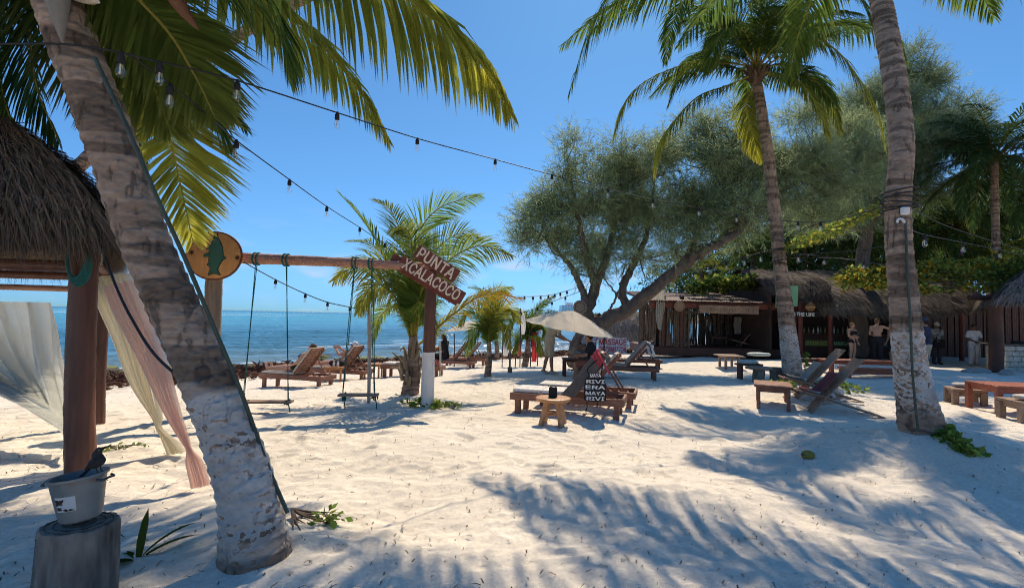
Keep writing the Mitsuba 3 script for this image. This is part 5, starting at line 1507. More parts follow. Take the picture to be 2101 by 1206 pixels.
for k, (a_, b_) in enumerate(((e0, e1), (e3, e0), (e1, e2), (e2, e3))):
    Gd = quad_grid(ap2, ap2 + (b_ - a_) * 0.03, b_, a_, 24, 16, 0.10, 0.10)
    part(t, 'roof_lining', MB().grid(Gd - [0, 0, 0.10], C=np.array([0.11, 0.085, 0.06])), 'plain_material', smooth=True)
    if k < 2:
        part(t, 'thatch', straw(Gd, 7000, 0.6, 0.013, 0.08, 60 + k, col=np.array([0.17, 0.14, 0.11]), hang=0.3, eave=0.3, droop=0.5), 'plain_material', kind='stuff')
t = thing('stone_counter', 'pale stone block counter at the right edge behind the post', 'counter')
sx, sy = P(2062, 740, 19.2)[0], 19.2
gz = float(height(sx + .5, sy)) - 0.05
H_ = P(2062, 709, sy)[2] - gz
q = np.random.default_rng(9)
part(t, 'core', MB().box((sx + 1.6, sy + 0.45, gz + H_ / 2), (3.1, 0.78, H_ - 0.03), bevel=0.01, C=(0.30, 0.28, 0.23)), 'plain_material')
zz = gz
for row in range(5):
    hrow = H_ / 5
    x = sx - (0.12 if row % 2 else 0.0)
    while x < sx + 3.1:
        w_ = q.uniform(0.26, 0.42)
        x2 = min(x + w_, sx + 3.2)
        part(t, 'block', MB().box(((max(x, sx - .02) + x2) / 2, sy + 0.02 + q.uniform(-.012, .012), zz + hrow / 2), (x2 - max(x, sx - .02) - 0.018, 0.12, hrow - 0.018), bevel=0.015), 'block_material')
        x = x2
    zz += hrow
part(t, 'top', MB().box((sx + 1.6, sy + 0.42, gz + H_ + 0.04), (3.4, 1.0, 0.07), bevel=0.012), 'metal_material')
pk = P(2092, 700, sy + .3)
single('black_pan', 'dark cooking pan on the stone counter at right edge', 'pan', MB().lathe((pk[0], sy + .35, gz + H_ + 0.08), [(0, 0), (0.2, 0), (0.24, 0.10), (0.23, 0.10), (0.19, 0.02), (0, 0.02)], 20), 'metal_material', smooth=40)

# ---- vine over wires and roofs at the right
t = thing('vine', 'yellow green vine sprawling over the bar roof at right', 'vine')
q = np.random.default_rng(77)
vc, vr, vn = [], [], []
for k in range(170):
    u = q.uniform(1730, 2125)
    lo = 600 if u > 1880 else 588
    hi = 515 + 40 * (1 - (u - 1730) / 390) if u > 1860 else 552
    v = q.uniform(hi, lo)
    Yv = 20.6 - 1.8 * (v - 515) / 90 + q.normal(0, .25)
    vc.append(P(u, v, Yv))
    vr.append([0.5, 0.4, 0.15])
    vn.append(int(q.uniform(28, 62)))
cols = [OLIVE * 1.5, OLIVE * 2.0, GREEN * 1.5, DEEP * 1.5, YELLOW * 1.0, np.array([0.45, 0.46, 0.12]), GOLD * 1.1]
part(t, 'leaves', leafy(np.array(vc), np.array(vr), np.array(vn), 5, 0.17, cols), 'leaf_material', kind='stuff')
fl = leafy(np.array([P(u, v, 19.9) for u, v in ((1940, 565), (1905, 545), (1990, 570), (1975, 517), (2010, 578))]), np.full((5, 3), 0.18), np.full(5, 12), 8, 0.1, [np.array([0.45, 0.12, 0.32])])
part(t, 'flowers', fl, 'leaf_material', kind='stuff', label='small pink flowers among the vine leaves')
st = MB()
for k in range(26):
    a_, b_ = vc[k * 6], vc[(k * 6 + 17) % 170]
    if np.linalg.norm(a_ - b_) < 4.5:
        st.tube(spline([a_, (a_ + b_) / 2 + [0, 0, -.1], b_], 10), 0.02, 5)
part(t, 'stems', st, 'bark_material', smooth=True)
t = thing('vine', 'thin vine climbing a sloping rope between the two right palms', 'vine')
vp = [P(1625, 505, 13), P(1680, 485, 14), P(1730, 462, 15), P(1780, 437, 15.5), P(1818, 420, 15.5)]
vs = spline(vp, 26)
part(t, 'stem', MB().tube(vs, 0.03, 6), 'bark_material', smooth=True)
part(t, 'leaves', leafy(vs, np.full((26, 3), 0.2), np.full(26, 34), 6, 0.13, [OLIVE * 1.5, GREEN * 1.4, YELLOW * .9]), 'leaf_material', kind='stuff')
t = thing('vine', 'dark vine trailing along the edge of the hut roof', 'vine')
vs = spline([P(1420, 588, 25.5), P(1480, 582, 25.5), P(1540, 578, 25.5), P(1600, 580, 25.5)], 26)
part(t, 'stem', MB().tube(vs, 0.03, 6), 'bark_material', smooth=True)
part(t, 'leaves', leafy(vs, np.full((26, 3), 0.45), np.full(26, 60), 16, 0.22, [OLIVE, GREEN, DEEP * 1.5]), 'leaf_material', kind='stuff')

# ---- two thatched huts further back near the water
for k, (u0, u1, ve, va, Yd, lab) in enumerate([(1228, 1330, 684, 636, 33, 'weathered thatched hut roof right of the leaning tree trunk'), (1250, 1345, 668, 634, 46, 'farther thatched hut roof behind the nearer one')]):
    t = thing('thatched_hut', lab, 'hut')
    x0, x1, ze, za = P(u0, ve, Yd)[0], P(u1, ve, Yd)[0], P(u0, ve, Yd)[2], P(u0, va, Yd)[2]
    ap3 = np.array([(x0 + x1) / 2, Yd + 1.8, za])
    cs_ = [np.array([x0, Yd, ze]), np.array([x1, Yd, ze]), np.array([x1, Yd + 3.6, ze]), np.array([x0, Yd + 3.6, ze])]
    for j in range(4):
        Gd = quad_grid(ap3, ap3 + (cs_[(j + 1) % 4] - cs_[j]) * .05, cs_[(j + 1) % 4], cs_[j], 16, 12, 0.25, 0.15)
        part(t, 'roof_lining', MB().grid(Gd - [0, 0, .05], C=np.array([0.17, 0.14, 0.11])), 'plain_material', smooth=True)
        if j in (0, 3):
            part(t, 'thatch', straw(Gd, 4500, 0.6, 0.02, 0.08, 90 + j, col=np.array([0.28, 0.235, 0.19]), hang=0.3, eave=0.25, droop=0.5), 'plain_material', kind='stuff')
    for j in range(4):
        part(t, 'post', MB().tube([on_ground(cs_[j][0] * .8 + ap3[0] * .2, cs_[j][1] * .8 + ap3[1] * .2, -.1), cs_[j] * .8 + ap3 * .2], 0.1, 8), 'dark_wood')
# ================================================================ beach furniture
def lounger(label, pos, rz, sc=1.0, wood_='lounger_wood', back=52, cushion=None, low=False, slats=9):
    """Head end towards local +x; origin under the middle."""
    M = frame(pos, rz, sc)
    t = thing('sun_lounger', label, 'sun lounger', 'wooden sun loungers on the sand')
    L, W, H, R = 1.86, 0.64, 0.34, 0.115
    mb = lambda: MB(M)
    for s in (-1, 1):
        part(t, 'side_rail', mb().box((0, s * W / 2, H - R / 2), (L, 0.045, R)), wood_)
        part(t, 'end_rail', mb().box((s * (L / 2 - 0.0225), 0, H - R / 2), (0.045, W - 0.047, R - .004)), wood_)
    for sx in (-1, 1):
        for sy in (-1, 1):
            part(t, 'leg', mb().box((sx * (L / 2 - 0.12), sy * (W / 2 - 0.062), (H - R) / 2 - 0.06 + 0.02), (0.09, 0.075, H - R + 0.16)), wood_)
    hx = -L / 2 + 1.02
    for k in range(9):
        x = -L / 2 + 0.09 + k * (hx + L / 2 - 0.12) / 8
        part(t, 'seat_slat', mb().box((x, 0, H - 0.012), (0.085, W - 0.055, 0.022)), wood_)
    for k in range(4):
        part(t, 'support_slat', mb().box((hx + 0.16 + k * 0.17, 0, H - 0.07), (0.05, W - 0.055, 0.03), [[math.cos(.5), 0, math.sin(.5)], [0, 1, 0], [-math.sin(.5), 0, math.cos(.5)]]), wood_)
    b = math.radians(back)
    ax, az = np.array([math.cos(b), 0, math.sin(b)]), np.array([-math.sin(b), 0, math.cos(b)])
    Bk = t + '__backrest'
    for s in (-1, 1):
        e = np.array([hx, s * (W / 2 - 0.07), H + .012])
        part(Bk, 'stile', mb().beam(e, e + ax * 0.82, 0.045, 0.05, up=az), wood_)
    Rb = np.stack([ax, [0, 1, 0], az], 1)
    for k in range(slats):
        c = np.array([hx, 0, H + .012]) + ax * (0.045 + k * 0.77 / (slats - 1)) + az * 0.036
        part(Bk, 'slat', mb().box(c, (0.066, W - 0.09, 0.02), Rb), wood_)
    top = np.array([hx, 0, H]) + ax * 0.52
    foot = np.array([hx + 0.60, 0, H - 0.04])
    for s in (-1, 1):
        part(t, 'strut', mb().beam(top + [0, s * (W / 2 - 0.10), 0], foot + [0, s * (W / 2 - 0.10), 0], 0.035, 0.03), wood_)
    if cushion is not None:
        c = np.asarray(cushion, float)
        part(t, 'cushion', (lambda m: [m.box((-L / 2 + 0.03 + 0.245 + k * 0.49, 0, H + 0.032), (0.482, W - 0.07, 0.058), bevel=0.02, C=c * (1 if k % 2 else .96)) for k in range(2)] and m)(mb()), 'plain_material')
        part(t, 'back_cushion', mb().box(np.array([hx, 0, H + .01]) + ax * 0.42 + az * 0.074, (0.80, W - 0.09, 0.05), Rb, 0.02, C=c), 'plain_material')
    return t, M, dict(L=L, W=W, H=H, hx=hx, ax=ax, az=az)


def mid(pa, pb, pc):
    """Lounger centre and turn from its front-left, front-right and rear-right foot in the photograph."""
    a, b, c = G(*pa), G(*pb), G(*pc)
    rz = math.atan2(b[1] - a[1], b[0] - a[0])
    n = np.array([-math.sin(rz), math.cos(rz), 0])
    ce = (a + b) / 2 + n * 0.28
    return on_ground(ce[0], ce[1]), rz


pE, rE = mid((1056, 845), (1262, 866), (1274, 852))
rE = math.radians(-17)
_, ME, dE = lounger('lounger with grey towel and black lettered backpack on its backrest', pE, rE, 1.0, cushion=(0.62, 0.60, 0.55))
pE2 = pE + np.array([0.42, 0.80, 0])
lounger('lounger just behind the one with the lettered backpack', on_ground(pE2[0], pE2[1]), rE, 0.95, back=50, cushion=(0.58, 0.55, 0.48))
pA = G(606, 795)
_, MA, dA = lounger('leftmost lounger, with a woman lying on it', on_ground(pA[0] - .05, pA[1] + .25), math.radians(-14), 0.98, cushion=(0.50, 0.44, 0.36))
pB = G(690, 781)
_, MB_, dB = lounger('lounger beside the leftmost one, with a man in white cap', on_ground(pB[0] + .02, pB[1] + 0.35), math.radians(-12), 0.98, cushion=(0.50, 0.44, 0.36))
pC = G(845, 772)
_, MC, dC = lounger('lounger with pale cushion half hidden by the bushy palm', on_ground(pC[0], pC[1] + .2), math.radians(-8), 1.0, cushion=(0.62, 0.58, 0.50), back=38)
pD = G(925, 757)
_, MD, dD = lounger('far lounger with a person in black sitting on it', on_ground(pD[0], pD[1] + .2), math.radians(-10), 0.98)
pD2 = G(945, 752)
lounger('empty far lounger right behind the person in black', on_ground(pD2[0] + .15, pD2[1] + 1.0), math.radians(-10), 0.98)
pF = G(1283, 777)
_, MF, dF = lounger('lounger with brown cushion under the massage sign', on_ground(pF[0], pF[1] + .25), math.radians(-10), 1.0, cushion=(0.36, 0.27, 0.21), back=50)
pF2 = G(1310, 756)
_, MF2, dF2 = lounger('dark lounger behind the brown cushioned one, pale bag on it', on_ground(pF2[0] - .1, pF2[1] + .2), math.radians(-8), 1.0, wood_='dark_wood', back=48)

# ---- stool with speaker
sp_ = G(1134, 871)
t = thing('round_stool', 'round orange-brown wooden stool with four splayed legs, speaker on top', 'stool')
zs = sp_[2] + 0.405
prof = [(0, -0.055), (0.235, -0.055), (0.262, -0.035), (0.262, -0.012), (0.245, 0.0), (0, 0.002)]
part(t, 'top', MB().lathe((sp_[0], sp_[1], zs), prof, 36), 'stool_wood', smooth=35)
for k in range(4):
    a = k * math.pi / 2 + 0.55
    d = np.array([math.cos(a), math.sin(a), 0])
    part(t, 'leg', MB().beam(np.array([sp_[0], sp_[1], zs - 0.05]) + d * 0.12, np.array([sp_[0], sp_[1], sp_[2] - 0.06]) + d * 0.23, 0.085, 0.055, up=d, bevel=0.012), 'stool_wood')
for k in range(2):
    a = k * math.pi / 2 + 0.55
    d = np.array([math.cos(a), math.sin(a), 0])
    part(t, 'brace', MB().beam(np.array([sp_[0], sp_[1], zs - 0.26 + .03 * k]) - d * 0.17, np.array([sp_[0], sp_[1], zs - 0.26 + .03 * k]) + d * 0.17, 0.035, 0.03), 'stool_wood')
t = thing('portable_speaker', 'small black portable speaker standing on the round stool', 'speaker')
zc = zs + 0.003
part(t, 'body', MB().lathe((sp_[0] - .005, sp_[1], zc), [(0, 0), (0.058, 0), (0.066, 0.012), (0.060, 0.13), (0.052, 0.15), (0.044, 0.152), (0.04, 0.142), (0, 0.142)], 28, C=(0.016, 0.016, 0.018)), 'plain_material', smooth=40)
part(t, 'top_ring', MB().lathe((sp_[0] - .005, sp_[1], zc), [(0.0525, 0.1515), (0.047, 0.155), (0.043, 0.1525)], 28, C=(0.05, 0.05, 0.055)), 'gloss_material', smooth=True)

# ---- towels and backpack on the lounger E
hx, H_E, ax, az = dE['hx'], dE['H'], dE['ax'], dE['az']


def on_back(s, y, off):
    return np.array([hx, y, H_E + .01]) + ax * s + az * off


def towel(name, label, lo, hi, y0, y1, col, over, seed, off=0.11):
    q = np.random.default_rng(seed)
    rows = []
    for s in np.linspace(lo, hi, 18):
        rows.append([on_back(s, y0 - .012 - .004 * math.sin(14 * s + k_), off - 0.036 * k_ - .01) for k_ in range(5, 0, -1)] + [on_back(s, y, off + 0.012 * math.sin(9 * y + s * 7) + 0.01 * q.random()) for y in np.linspace(y0, y1, 18)])
    topp = on_back(hi, 0, 0)
    for k in range(1, 12):
        f = k / 11
        ang_ = min(1.0, f * 3.0) * math.pi
        p = topp + az * (0.035 + (off - 0.035) * math.cos(ang_)) + ax * (0.03 * math.sin(ang_)) - np.array([-0.05 * f, 0, 1]) * max(0, f - 0.3) * over
        rows.append([p + [0.02 * math.sin(12 * y + seed), y * (1 - 0.25 * f), 0.03 * math.sin(5 * y + seed)] for y in np.r_[np.full(5, y0) - .01, np.linspace(y0, y1, 18)]])
    return single(name, label, 'towel', MB(ME).grid(np.array(rows), C=np.array(col)), 'cloth_material', smooth=True)


towel('beach_towel', 'grey towel draped along the raised lounger backrest', -0.14, 0.80, -0.33, 0.32, (0.20, 0.19, 0.185), 0.10, 4, 0.125)
rows = []
for v_ in np.linspace(0, 1, 22):
    row = []
    for u_ in np.linspace(0, 1, 16):
        fold = 0.018 * math.sin(u_ * 17 + 3 * v_) + 0.012 * math.sin(u_ * 31 + 1)
        if v_ < 0.4:
            p_ = on_back(0.70 + 0.17 * u_, 0.12 - 0.48 * v_ / 0.4, 0.145 + 0.5 * fold)
        else:
            w_ = (v_ - 0.4) / 0.6
            p_ = on_back(0.70 + 0.17 * u_, -0.365 + fold * (0.6 + w_), 0.14) + np.array([(0.10 + 0.10 * u_) * w_, -0.02 * w_, -(0.10 + 0.26 * u_ ** 1.5 + 0.06 * math.sin(u_ * 9)) * w_])
        row.append(p_)
    rows.append(row)
single('pink_cloth', 'coral pink cloth hanging over the top of the backrest', 'cloth', MB(ME).grid(np.array(rows), C=np.array([0.62, 0.13, 0.16])), 'cloth_material', smooth=True)
t = thing('backpack', 'black backpack with white capital lettering hanging from the lounger backrest', 'backpack')
# hangs behind the backrest's near side, facing the camera
bc = xf(ME, on_back(0.62, -0.30, -0.04))
bo = np.array([bc[0] - 0.06, bc[1] - 0.17, 0.0])
zt_, zb_ = P(1218, 768, bo[1])[2], P(1215, 822, bo[1])[2]
hh, ww = zt_ - zb_, 0.31
prof2 = [(-.5, .04), (-.52, .3), (-.5, .62), (-.40, .85), (-.2, .98), (.1, 1.0), (.36, .86), (.49, .62), (.51, .3), (.48, .03), (.2, 0), (-.2, 0)]
out_ = sg.Polygon([(x * ww, y * hh) for x, y in prof2]).buffer(0.02).buffer(-0.01)
cb = np.array([bo[0], bo[1], zb_])
rtb, upb = nrm(np.array([1.0, -0.08, 0])), nrm(np.array([0.0, 0.12, 1.0]))
upb = nrm(upb - rtb * (rtb @ upb))
V, F = flat(out_, cb, 0.11, rtb, upb)
tmb = trimesh.Trimesh(V, F, process=True)
tmb = tmb.subdivide_to_size(0.05)
trimesh.smoothing.filter_taubin(tmb, lamb=.5, nu=.52, iterations=6)
part(t, 'bag', MB().tri(tmb, C=(0.016, 0.016, 0.017)), 'plain_material', smooth=True)
outb = nrm(np.cross(rtb, upb))
for k, (wd_, fy, fw, fx) in enumerate((('RIVI', -0.0, .27, -.5), ('MAYA', .20, .30, -.5), ('ERA', .42, .30, -.5), ('RIVI', .63, .28, -.5), ('MAYA', .86, .17, -.3))):
    V, F = text_on(wd_, hh * 0.13, cb + rtb * (-fw / 2) + upb * (fy * hh + .012) + outb * 0.108, rtb, upb, 0.008, True, fw)
    part(t, 'lettering', (V, F, np.broadcast_to([0.75, 0.74, 0.71], (len(V), 3))), 'plain_material')
for s in (-1, 1):
    a = cb + rtb * s * 0.09 + upb * hh * 0.97 + outb * .05
    part(t, 'strap', MB().tube(spline([a, a + [0.02 * s, 0.03, 0.10], xf(ME, on_back(0.80, -0.26 + .05 * s, .02))], 12), 0.011, 6, C=(0.02, 0.02, 0.02)), 'plain_material', smooth=True)
for s in (-1, .2):
    a = cb + rtb * s * 0.13 + outb * .03
    part(t, 'loose_strap', MB().tube(spline([a + [0, 0, .02], a + [0.01, -.02, -.08], a + [-0.01, 0, -0.17 if s < 0 else -.08]], 10), 0.008, 5, C=(0.018, 0.018, 0.018)), 'plain_material', smooth=True)


# ---- tables and benches
def table(label, name, cat, feet, ztop, over, thick, apron, mat_, leg=0.07, n_pl=5, z0=None):
    """feet: near-left, near-right, far-right ground points; a planked top."""
    a, b, c = (np.asarray(x, float) for x in feet)
    t = thing(name, label, cat)
    ex, ey = b - a, c - b
    ex[2] = ey[2] = 0
    lx, ly = np.linalg.norm(ex), np.linalg.norm(ey)
    x, y = nrm(ex), None
    y = np.array([-x[1], x[0], 0])
    R = np.stack([x, y, [0, 0, 1]], 1)
    o = a + x * lx / 2 + y * ly / 2
    gz = float(height(o[0], o[1]))
    for k in range(n_pl):
        w = (ly + 2 * over) / n_pl
        part(t, 'top_plank', MB().box([*(o + y * (-(ly + 2 * over) / 2 + (k + .5) * w))[:2], ztop - thick / 2], (lx + 2 * over, w - 0.006, thick), R), mat_)
    for s in (-1, 1):
        part(t, 'apron', MB().box([*(o + y * s * (ly / 2 - .012))[:2], ztop - thick - apron / 2], (lx - leg, 0.03, apron), R), mat_)
        part(t, 'end_apron', MB().box([*(o + x * s * (lx / 2 - .012))[:2], ztop - thick - apron / 2 - .002], (0.03, ly - leg, apron), R), mat_)
    for sx_ in (-1, 1):
        for sy_ in (-1, 1):
            p = o + x * sx_ * lx / 2 + y * sy_ * ly / 2
            part(t, 'leg', MB().box([p[0], p[1], (ztop - thick - .003 + gz - 0.2) / 2], (leg, leg, ztop - thick + 0.2 - gz), R, 0.01), mat_)
    return t, R, o


def cushion(label, c, sx_, sy_, h, R, col, cat='cushion', name='cushion'):
    q = trimesh.creation.icosphere(3)
    v = np.sign(q.vertices) * np.abs(q.vertices) ** 0.55 * [sx_ / 2, sy_ / 2, h / 2]
    v[:, 2] *= 1 - 0.25 * (np.hypot(v[:, 0] / sx_, v[:, 1] / sy_) * 1.4) ** 2
    single(name, label, cat, ((v @ np.asarray(R).T) + c, q.faces, np.broadcast_to(np.array(col, float), v.shape)), 'plain_material', smooth=True)


tA = G(1556, 838)
tB = G(1618, 843)
table('low brown table with dark top beside the two slatted chairs', 'low_table', 'table', (tA, tB, tB + [0.30, 0.62, 0]), tB[2] + 0.42, 0.07, 0.035, 0.09, 'lounger_wood', 0.06, 4)


def slat_chair(label, pos, rz, cloth, cl_label):
    """Two slatted boards through each other: the back runs down to the front feet, the seat down to the rear feet."""
    M = frame(pos, rz)
    t = thing('slatted_chair', label, 'chair', None)
    n, W = 6, 0.44
    for k in range(n):
        y = -W / 2 + (k + .5) * W / n
        if k % 2 == 0:
            part(t, 'back_slat', MB(M).beam((-0.18, y, -0.02), (0.62, y, 0.92), W / n - 0.008, 0.028), 'faded_wood')
            part(t, 'seat_slat', MB(M).beam((-0.40, y, 0.36), (0.24, y, 0.24), W / n - 0.012, 0.026), 'faded_wood')
        else:
            part(t, 'seat_slat', MB(M).beam((-0.40, y, 0.36), (0.95, y, -0.03), W / n - 0.008, 0.028), 'faded_wood')
            part(t, 'back_slat', MB(M).beam((0.10, y, 0.32), (0.62, y, 0.92), W / n - 0.012, 0.026), 'faded_wood')
    for (x, z) in ((0.58, 0.872), (-0.37, 0.345), (0.13, 0.30)):
        part(t, 'dowel', MB(M).tube([(x, -W / 2 - .01, z - .02), (x, W / 2 + .01, z - .02)], 0.014, 8), 'dark_wood')
    q = np.random.default_rng(3)
    rows = []
    for s in np.linspace(0, 1, 16):
        p = np.array([-0.30 + 0.48 * s, 0, 0.375 - 0.10 * s]) if s < .6 else np.array([-.012 + 0.6 * (s - .6), 0, 0.33 + .78 * (s - .6)])
        rows.append([p + [0.015 * math.sin(20 * y), y, 0.02 + 0.02 * abs(math.sin(9 * y + 5 * s))] for y in np.linspace(-.2, .2, 14)])
    single('chair_cloth', cl_label, 'cloth', MB(M).grid(np.array(rows), C=np.array(cloth)), 'cloth_material', smooth=True)


cA = G(1684, 848)
slat_chair('nearer slatted wooden chair with dull pink cloth on its seat', on_ground(cA[0] + .05, cA[1] + .15), math.radians(-14), (0.22, 0.09, 0.10), 'dull pink cloth on the nearer slatted chair')
cB = G(1655, 822)
slat_chair('farther slatted wooden chair behind the low brown table', on_ground(cB[0] + .1, cB[1] + .25), math.radians(-14), (0.36, 0.38, 0.36), 'pale grey cloth on the farther slatted chair')

# log stools and the slab table by the slim palm
for (u, v, r, h_, lab, nm) in ((1553, 784, 0.155, 0.36, 'log base under a round slab, left of the slim palm', 'log_stool'), (1587, 782, 0.15, 0.40, 'dark log stool between the slab table and slim palm', 'log_stool'), (1607, 783, 0.13, 0.38, 'pale topped log stool touching the slim palm trunk', 'log_stool')):
    b = G(u, v)
    b = np.array([b[0], b[1] - .1, float(height(b[0], b[1])) - .05])
    part(thing(nm, lab, 'stool'), 'log', MB().tube(spline([b, b + [0, 0, h_ + .05]], 6), r, 14, wob=0.15, seed=int(u)), 'stump_wood', smooth=35)
    if u == 1553:
        slab = b + [0, 0, h_ + .06]
        single('round_slab', 'round weathered wooden slab on the log base', 'table top', MB().lathe(slab, [(0, 0), (0.33, 0), (0.35, 0.03), (0.33, 0.06), (0, 0.06)], 22), 'faded_wood', smooth=40)
        single('small_bench', 'small reddish bench seen behind the round slab', 'bench', MB().box(slab + [0.05, 0.7, 0.06], (0.7, 0.3, 0.05), C=(0.14, 0.06, 0.04)).box(slab + [-.2, 0.7, -.16], (0.07, 0.25, 0.4), C=(0.12, 0.05, 0.035)).box(slab + [0.3, 0.7, -.16], (0.07, 0.25, 0.4), C=(0.12, 0.05, 0.035)), 'plain_material')
        cushion('pale grey-green flat cushion above the round slab', slab + [0.03, 0.68, 0.125], 0.52, 0.3, 0.10, np.eye(3), (0.46, 0.50, 0.46))
fa = G(1489, 758)
table('small weathered table in front of the stick hut', 'low_table', 'table', (fa, G(1515, 758), G(1515, 758) + [0.1, 0.8, 0]), fa[2] + .47, 0.18, 0.04, 0.06, 'faded_wood', 0.08, 4)
cushion('second flat cushion lying on the small table by the hut', np.array([G(1540, 752)[0], G(1500, 758)[1] + .3, fa[2] + 0.53]), 0.75, 0.4, 0.12, np.eye(3), (0.46, 0.50, 0.46))
# long red table and bench before the bar
a_ = G(1706, 766)
a_ = on_ground(a_[0], a_[1])
table('long red picnic table in front of the bar', 'picnic_table', 'table', (a_, a_ + [2.6, 0.0, 0], a_ + [2.6, 0.55, 0]), P(1710, 738, a_[1])[2], 0.12, 0.05, 0.09, 'red_wood', 0.11, 4)
b_ = G(1742, 776)
b_ = on_ground(b_[0], b_[1])
_, Rb_, ob_ = table('long reddish bench before the red picnic table', 'bench', 'bench', (b_, b_ + [1.9, 0.0, 0], b_ + [1.9, 0.36, 0]), P(1745, 754, b_[1])[2], 0.08, 0.05, 0.14, 'red_wood', 0.10, 3)
single('bench_pad', 'long pale striped pad lying on the reddish bench', 'cushion', MB().box([ob_[0], ob_[1], P(1745, 754, b_[1])[2] + 0.032], (2.0, 0.42, 0.06), bevel=0.025, C=(0.50, 0.46, 0.40)), 'plain_material')
c_ = on_ground(a_[0] - .9, a_[1] + .6)
table('short bench at the left end of the red picnic table', 'bench', 'bench', (c_, c_ + [0.9, 0, 0], c_ + [0.9, .3, 0]), a_[2] + .42, 0.06, 0.05, 0.08, 'dark_wood', 0.09, 2)
# orange-red table with benches at the right edge
r0a, r0b = G(2013, 846), G(2054, 858)
_, Ro, oo = table('bright orange-red table at the right picture edge', 'low_table', 'table', (G(2050, 850), G(2050, 850) + [1.35, -.25, 0], G(2050, 850) + [1.5, .55, 0]), P(2050, 791, G(2050, 850)[1])[2], 0.05, 0.045, 0.10, 'red_wood', 0.10, 5)
bl = G(1960, 830)
_, Rl, ol = table('low brown bench left of the orange-red table', 'bench', 'bench', (bl, bl + [0.42, -.20, 0], bl + [0.62, 0.25, 0]), P(1958, 797, bl[1])[2], 0.06, 0.05, 0.10, 'faded_wood', 0.11, 3)
cushion('striped grey cushion lying on the low brown bench', ol + [0.16, .12, 0.0] + [0, 0, P(1958, 797, bl[1])[2] - ol[2] + 0.05], 0.5, 0.4, 0.10, Rl, (0.38, 0.36, 0.33))
br_ = G(2098, 868)
table('second brown bench cut by the right picture edge', 'bench', 'bench', (br_, br_ + [0.7, -.15, 0], br_ + [0.8, .35, 0]), br_[2] + 0.37, 0.06, 0.05, 0.10, 'faded_wood', 0.11, 3)
cushion('pale cushion on the bench cut by the right edge', br_ + [0.3, 0.1, 0.43], 0.5, 0.4, 0.10, np.eye(3), (0.46, 0.43, 0.38))
# side tables by the sea
s1 = G(668, 786)
t1, _, o1 = table('small yellow-brown side table between the two occupied loungers', 'side_table', 'table', (s1 + [-.1, .25, 0], s1 + [0.32, .25, 0], s1 + [0.32, .6, 0]), s1[2] + .42, 0.04, 0.03, 0.05, 'stool_wood', 0.05, 4)
for k in range(2):
    single('lotion_bottle', ('left' if k == 0 else 'right') + ' of two white bottles on the side table', 'bottle', MB().lathe((o1[0] - .02 + .11 * k, o1[1] - .08, s1[2] + .421), [(0, 0), (0.032, 0), (0.035, .10), (0.02, .13), (0.02, .155), (0, .155)], 12, C=(0.66, 0.64, 0.60)), 'plain_material', smooth=50)
single('black_bag', 'small black bag behind the bottles on the side table', 'bag', MB().tri(blob([((o1[0] - .14, o1[1] + .08, s1[2] + .5), .075, (o1[0] + .16, o1[1] + .08, s1[2] + .5), .075)], 0.04, 4), C=(0.02, 0.02, 0.022)), 'plain_material', smooth=True)
s2 = G(748, 776)
table('small yellow-brown side table right of the second lounger', 'side_table', 'table', (s2, s2 + [0.42, 0, 0], s2 + [0.42, .38, 0]), s2[2] + .44, 0.04, 0.03, 0.05, 'stool_wood', 0.05, 4)
rb = G(893, 760)
t = thing('red_bag', 'bright red bag standing on the sand by the far lounger', 'bag')
part(t, 'bag', MB().tri(blob([(rb + [-.10, 0, .12], .10, rb + [.12, 0, .12], .10), (rb + [-.08, 0, .12], .10, rb + [-.06, 0, .26], .06), (rb + [.08, 0, .12], .10, rb + [.06, 0, .24], .06)], 0.05, 5), C=(0.45, 0.03, 0.035)), 'plain_material', smooth=True)
part(t, 'handle', MB().tube(spline([rb + [-.08, 0, .28], rb + [-.04, -.02, .38], rb + [.05, -.02, .38], rb + [.09, 0, .27]], 12), 0.012, 6, C=(0.36, 0.025, 0.03)), 'plain_material', smooth=True)

# ---- massage corner
Yu = 13.2
t = thing('beach_umbrella', 'large tilted beige umbrella shading the massage stand', 'umbrella')
cc = P(1171, 657, Yu)
axs = nrm(np.array([0.17, -0.05, 1.0]))
e1 = nrm(np.cross([0, 1, 0], axs))
e1 = nrm(np.array([1.0, 0, 0]) - axs * axs[0])
e2 = np.cross(axs, e1)
Ru, hu = 1.13, 0.46
sl = math.tan(math.radians(7))
rows = []
for r in np.linspace(0.02, 1, 12):
    row = []
    for a in np.linspace(0, 2 * np.pi, 65):
        k8 = (a / (2 * np.pi) * 8) % 1
        rr = Ru * r * (math.cos(math.pi / 8) / math.cos(math.pi / 8 * (2 * k8 - 1))) * 1.04
        row.append(cc + e1 * rr * math.cos(a) + e2 * rr * math.sin(a) + axs * (hu * (0.55 - r ** 1.25) - 0.035 * r * math.sin(math.pi * k8)))
    rows.append(row)
part(t, 'canopy', MB().grid(np.array(rows)), 'canvas_material', smooth=True)
for k in range(8):
    a = k / 8 * 2 * np.pi
    part(t, 'rib', MB().tube([cc + axs * (hu * .5 - .03), cc + (e1 * math.cos(a) + e2 * math.sin(a)) * Ru * .98 + axs * (hu * (.55 - .98 ** 1.25) - .03)], 0.010, 5), 'metal_material')
fu_ = P(1240, 763, Yu - .3)
fb_ = on_ground(fu_[0] - .02, Yu - .25, -.3)
part(t, 'pole', MB().tube(spline([fb_, P(1240, 700, Yu - .2), P(1240, 686, Yu - .1), cc + [.55, 0, .1]], 20), 0.024, 8), 'metal_material', smooth=True)
cut = MB()
cut.tube(spline([P(1203, 664, Yu - .9), P(1212, 671, Yu - 1.02), P(1222, 681, Yu - 1.15)], 8), 0.008, 4, C=(0.05, 0.045, 0.04))
Ys = 16.3
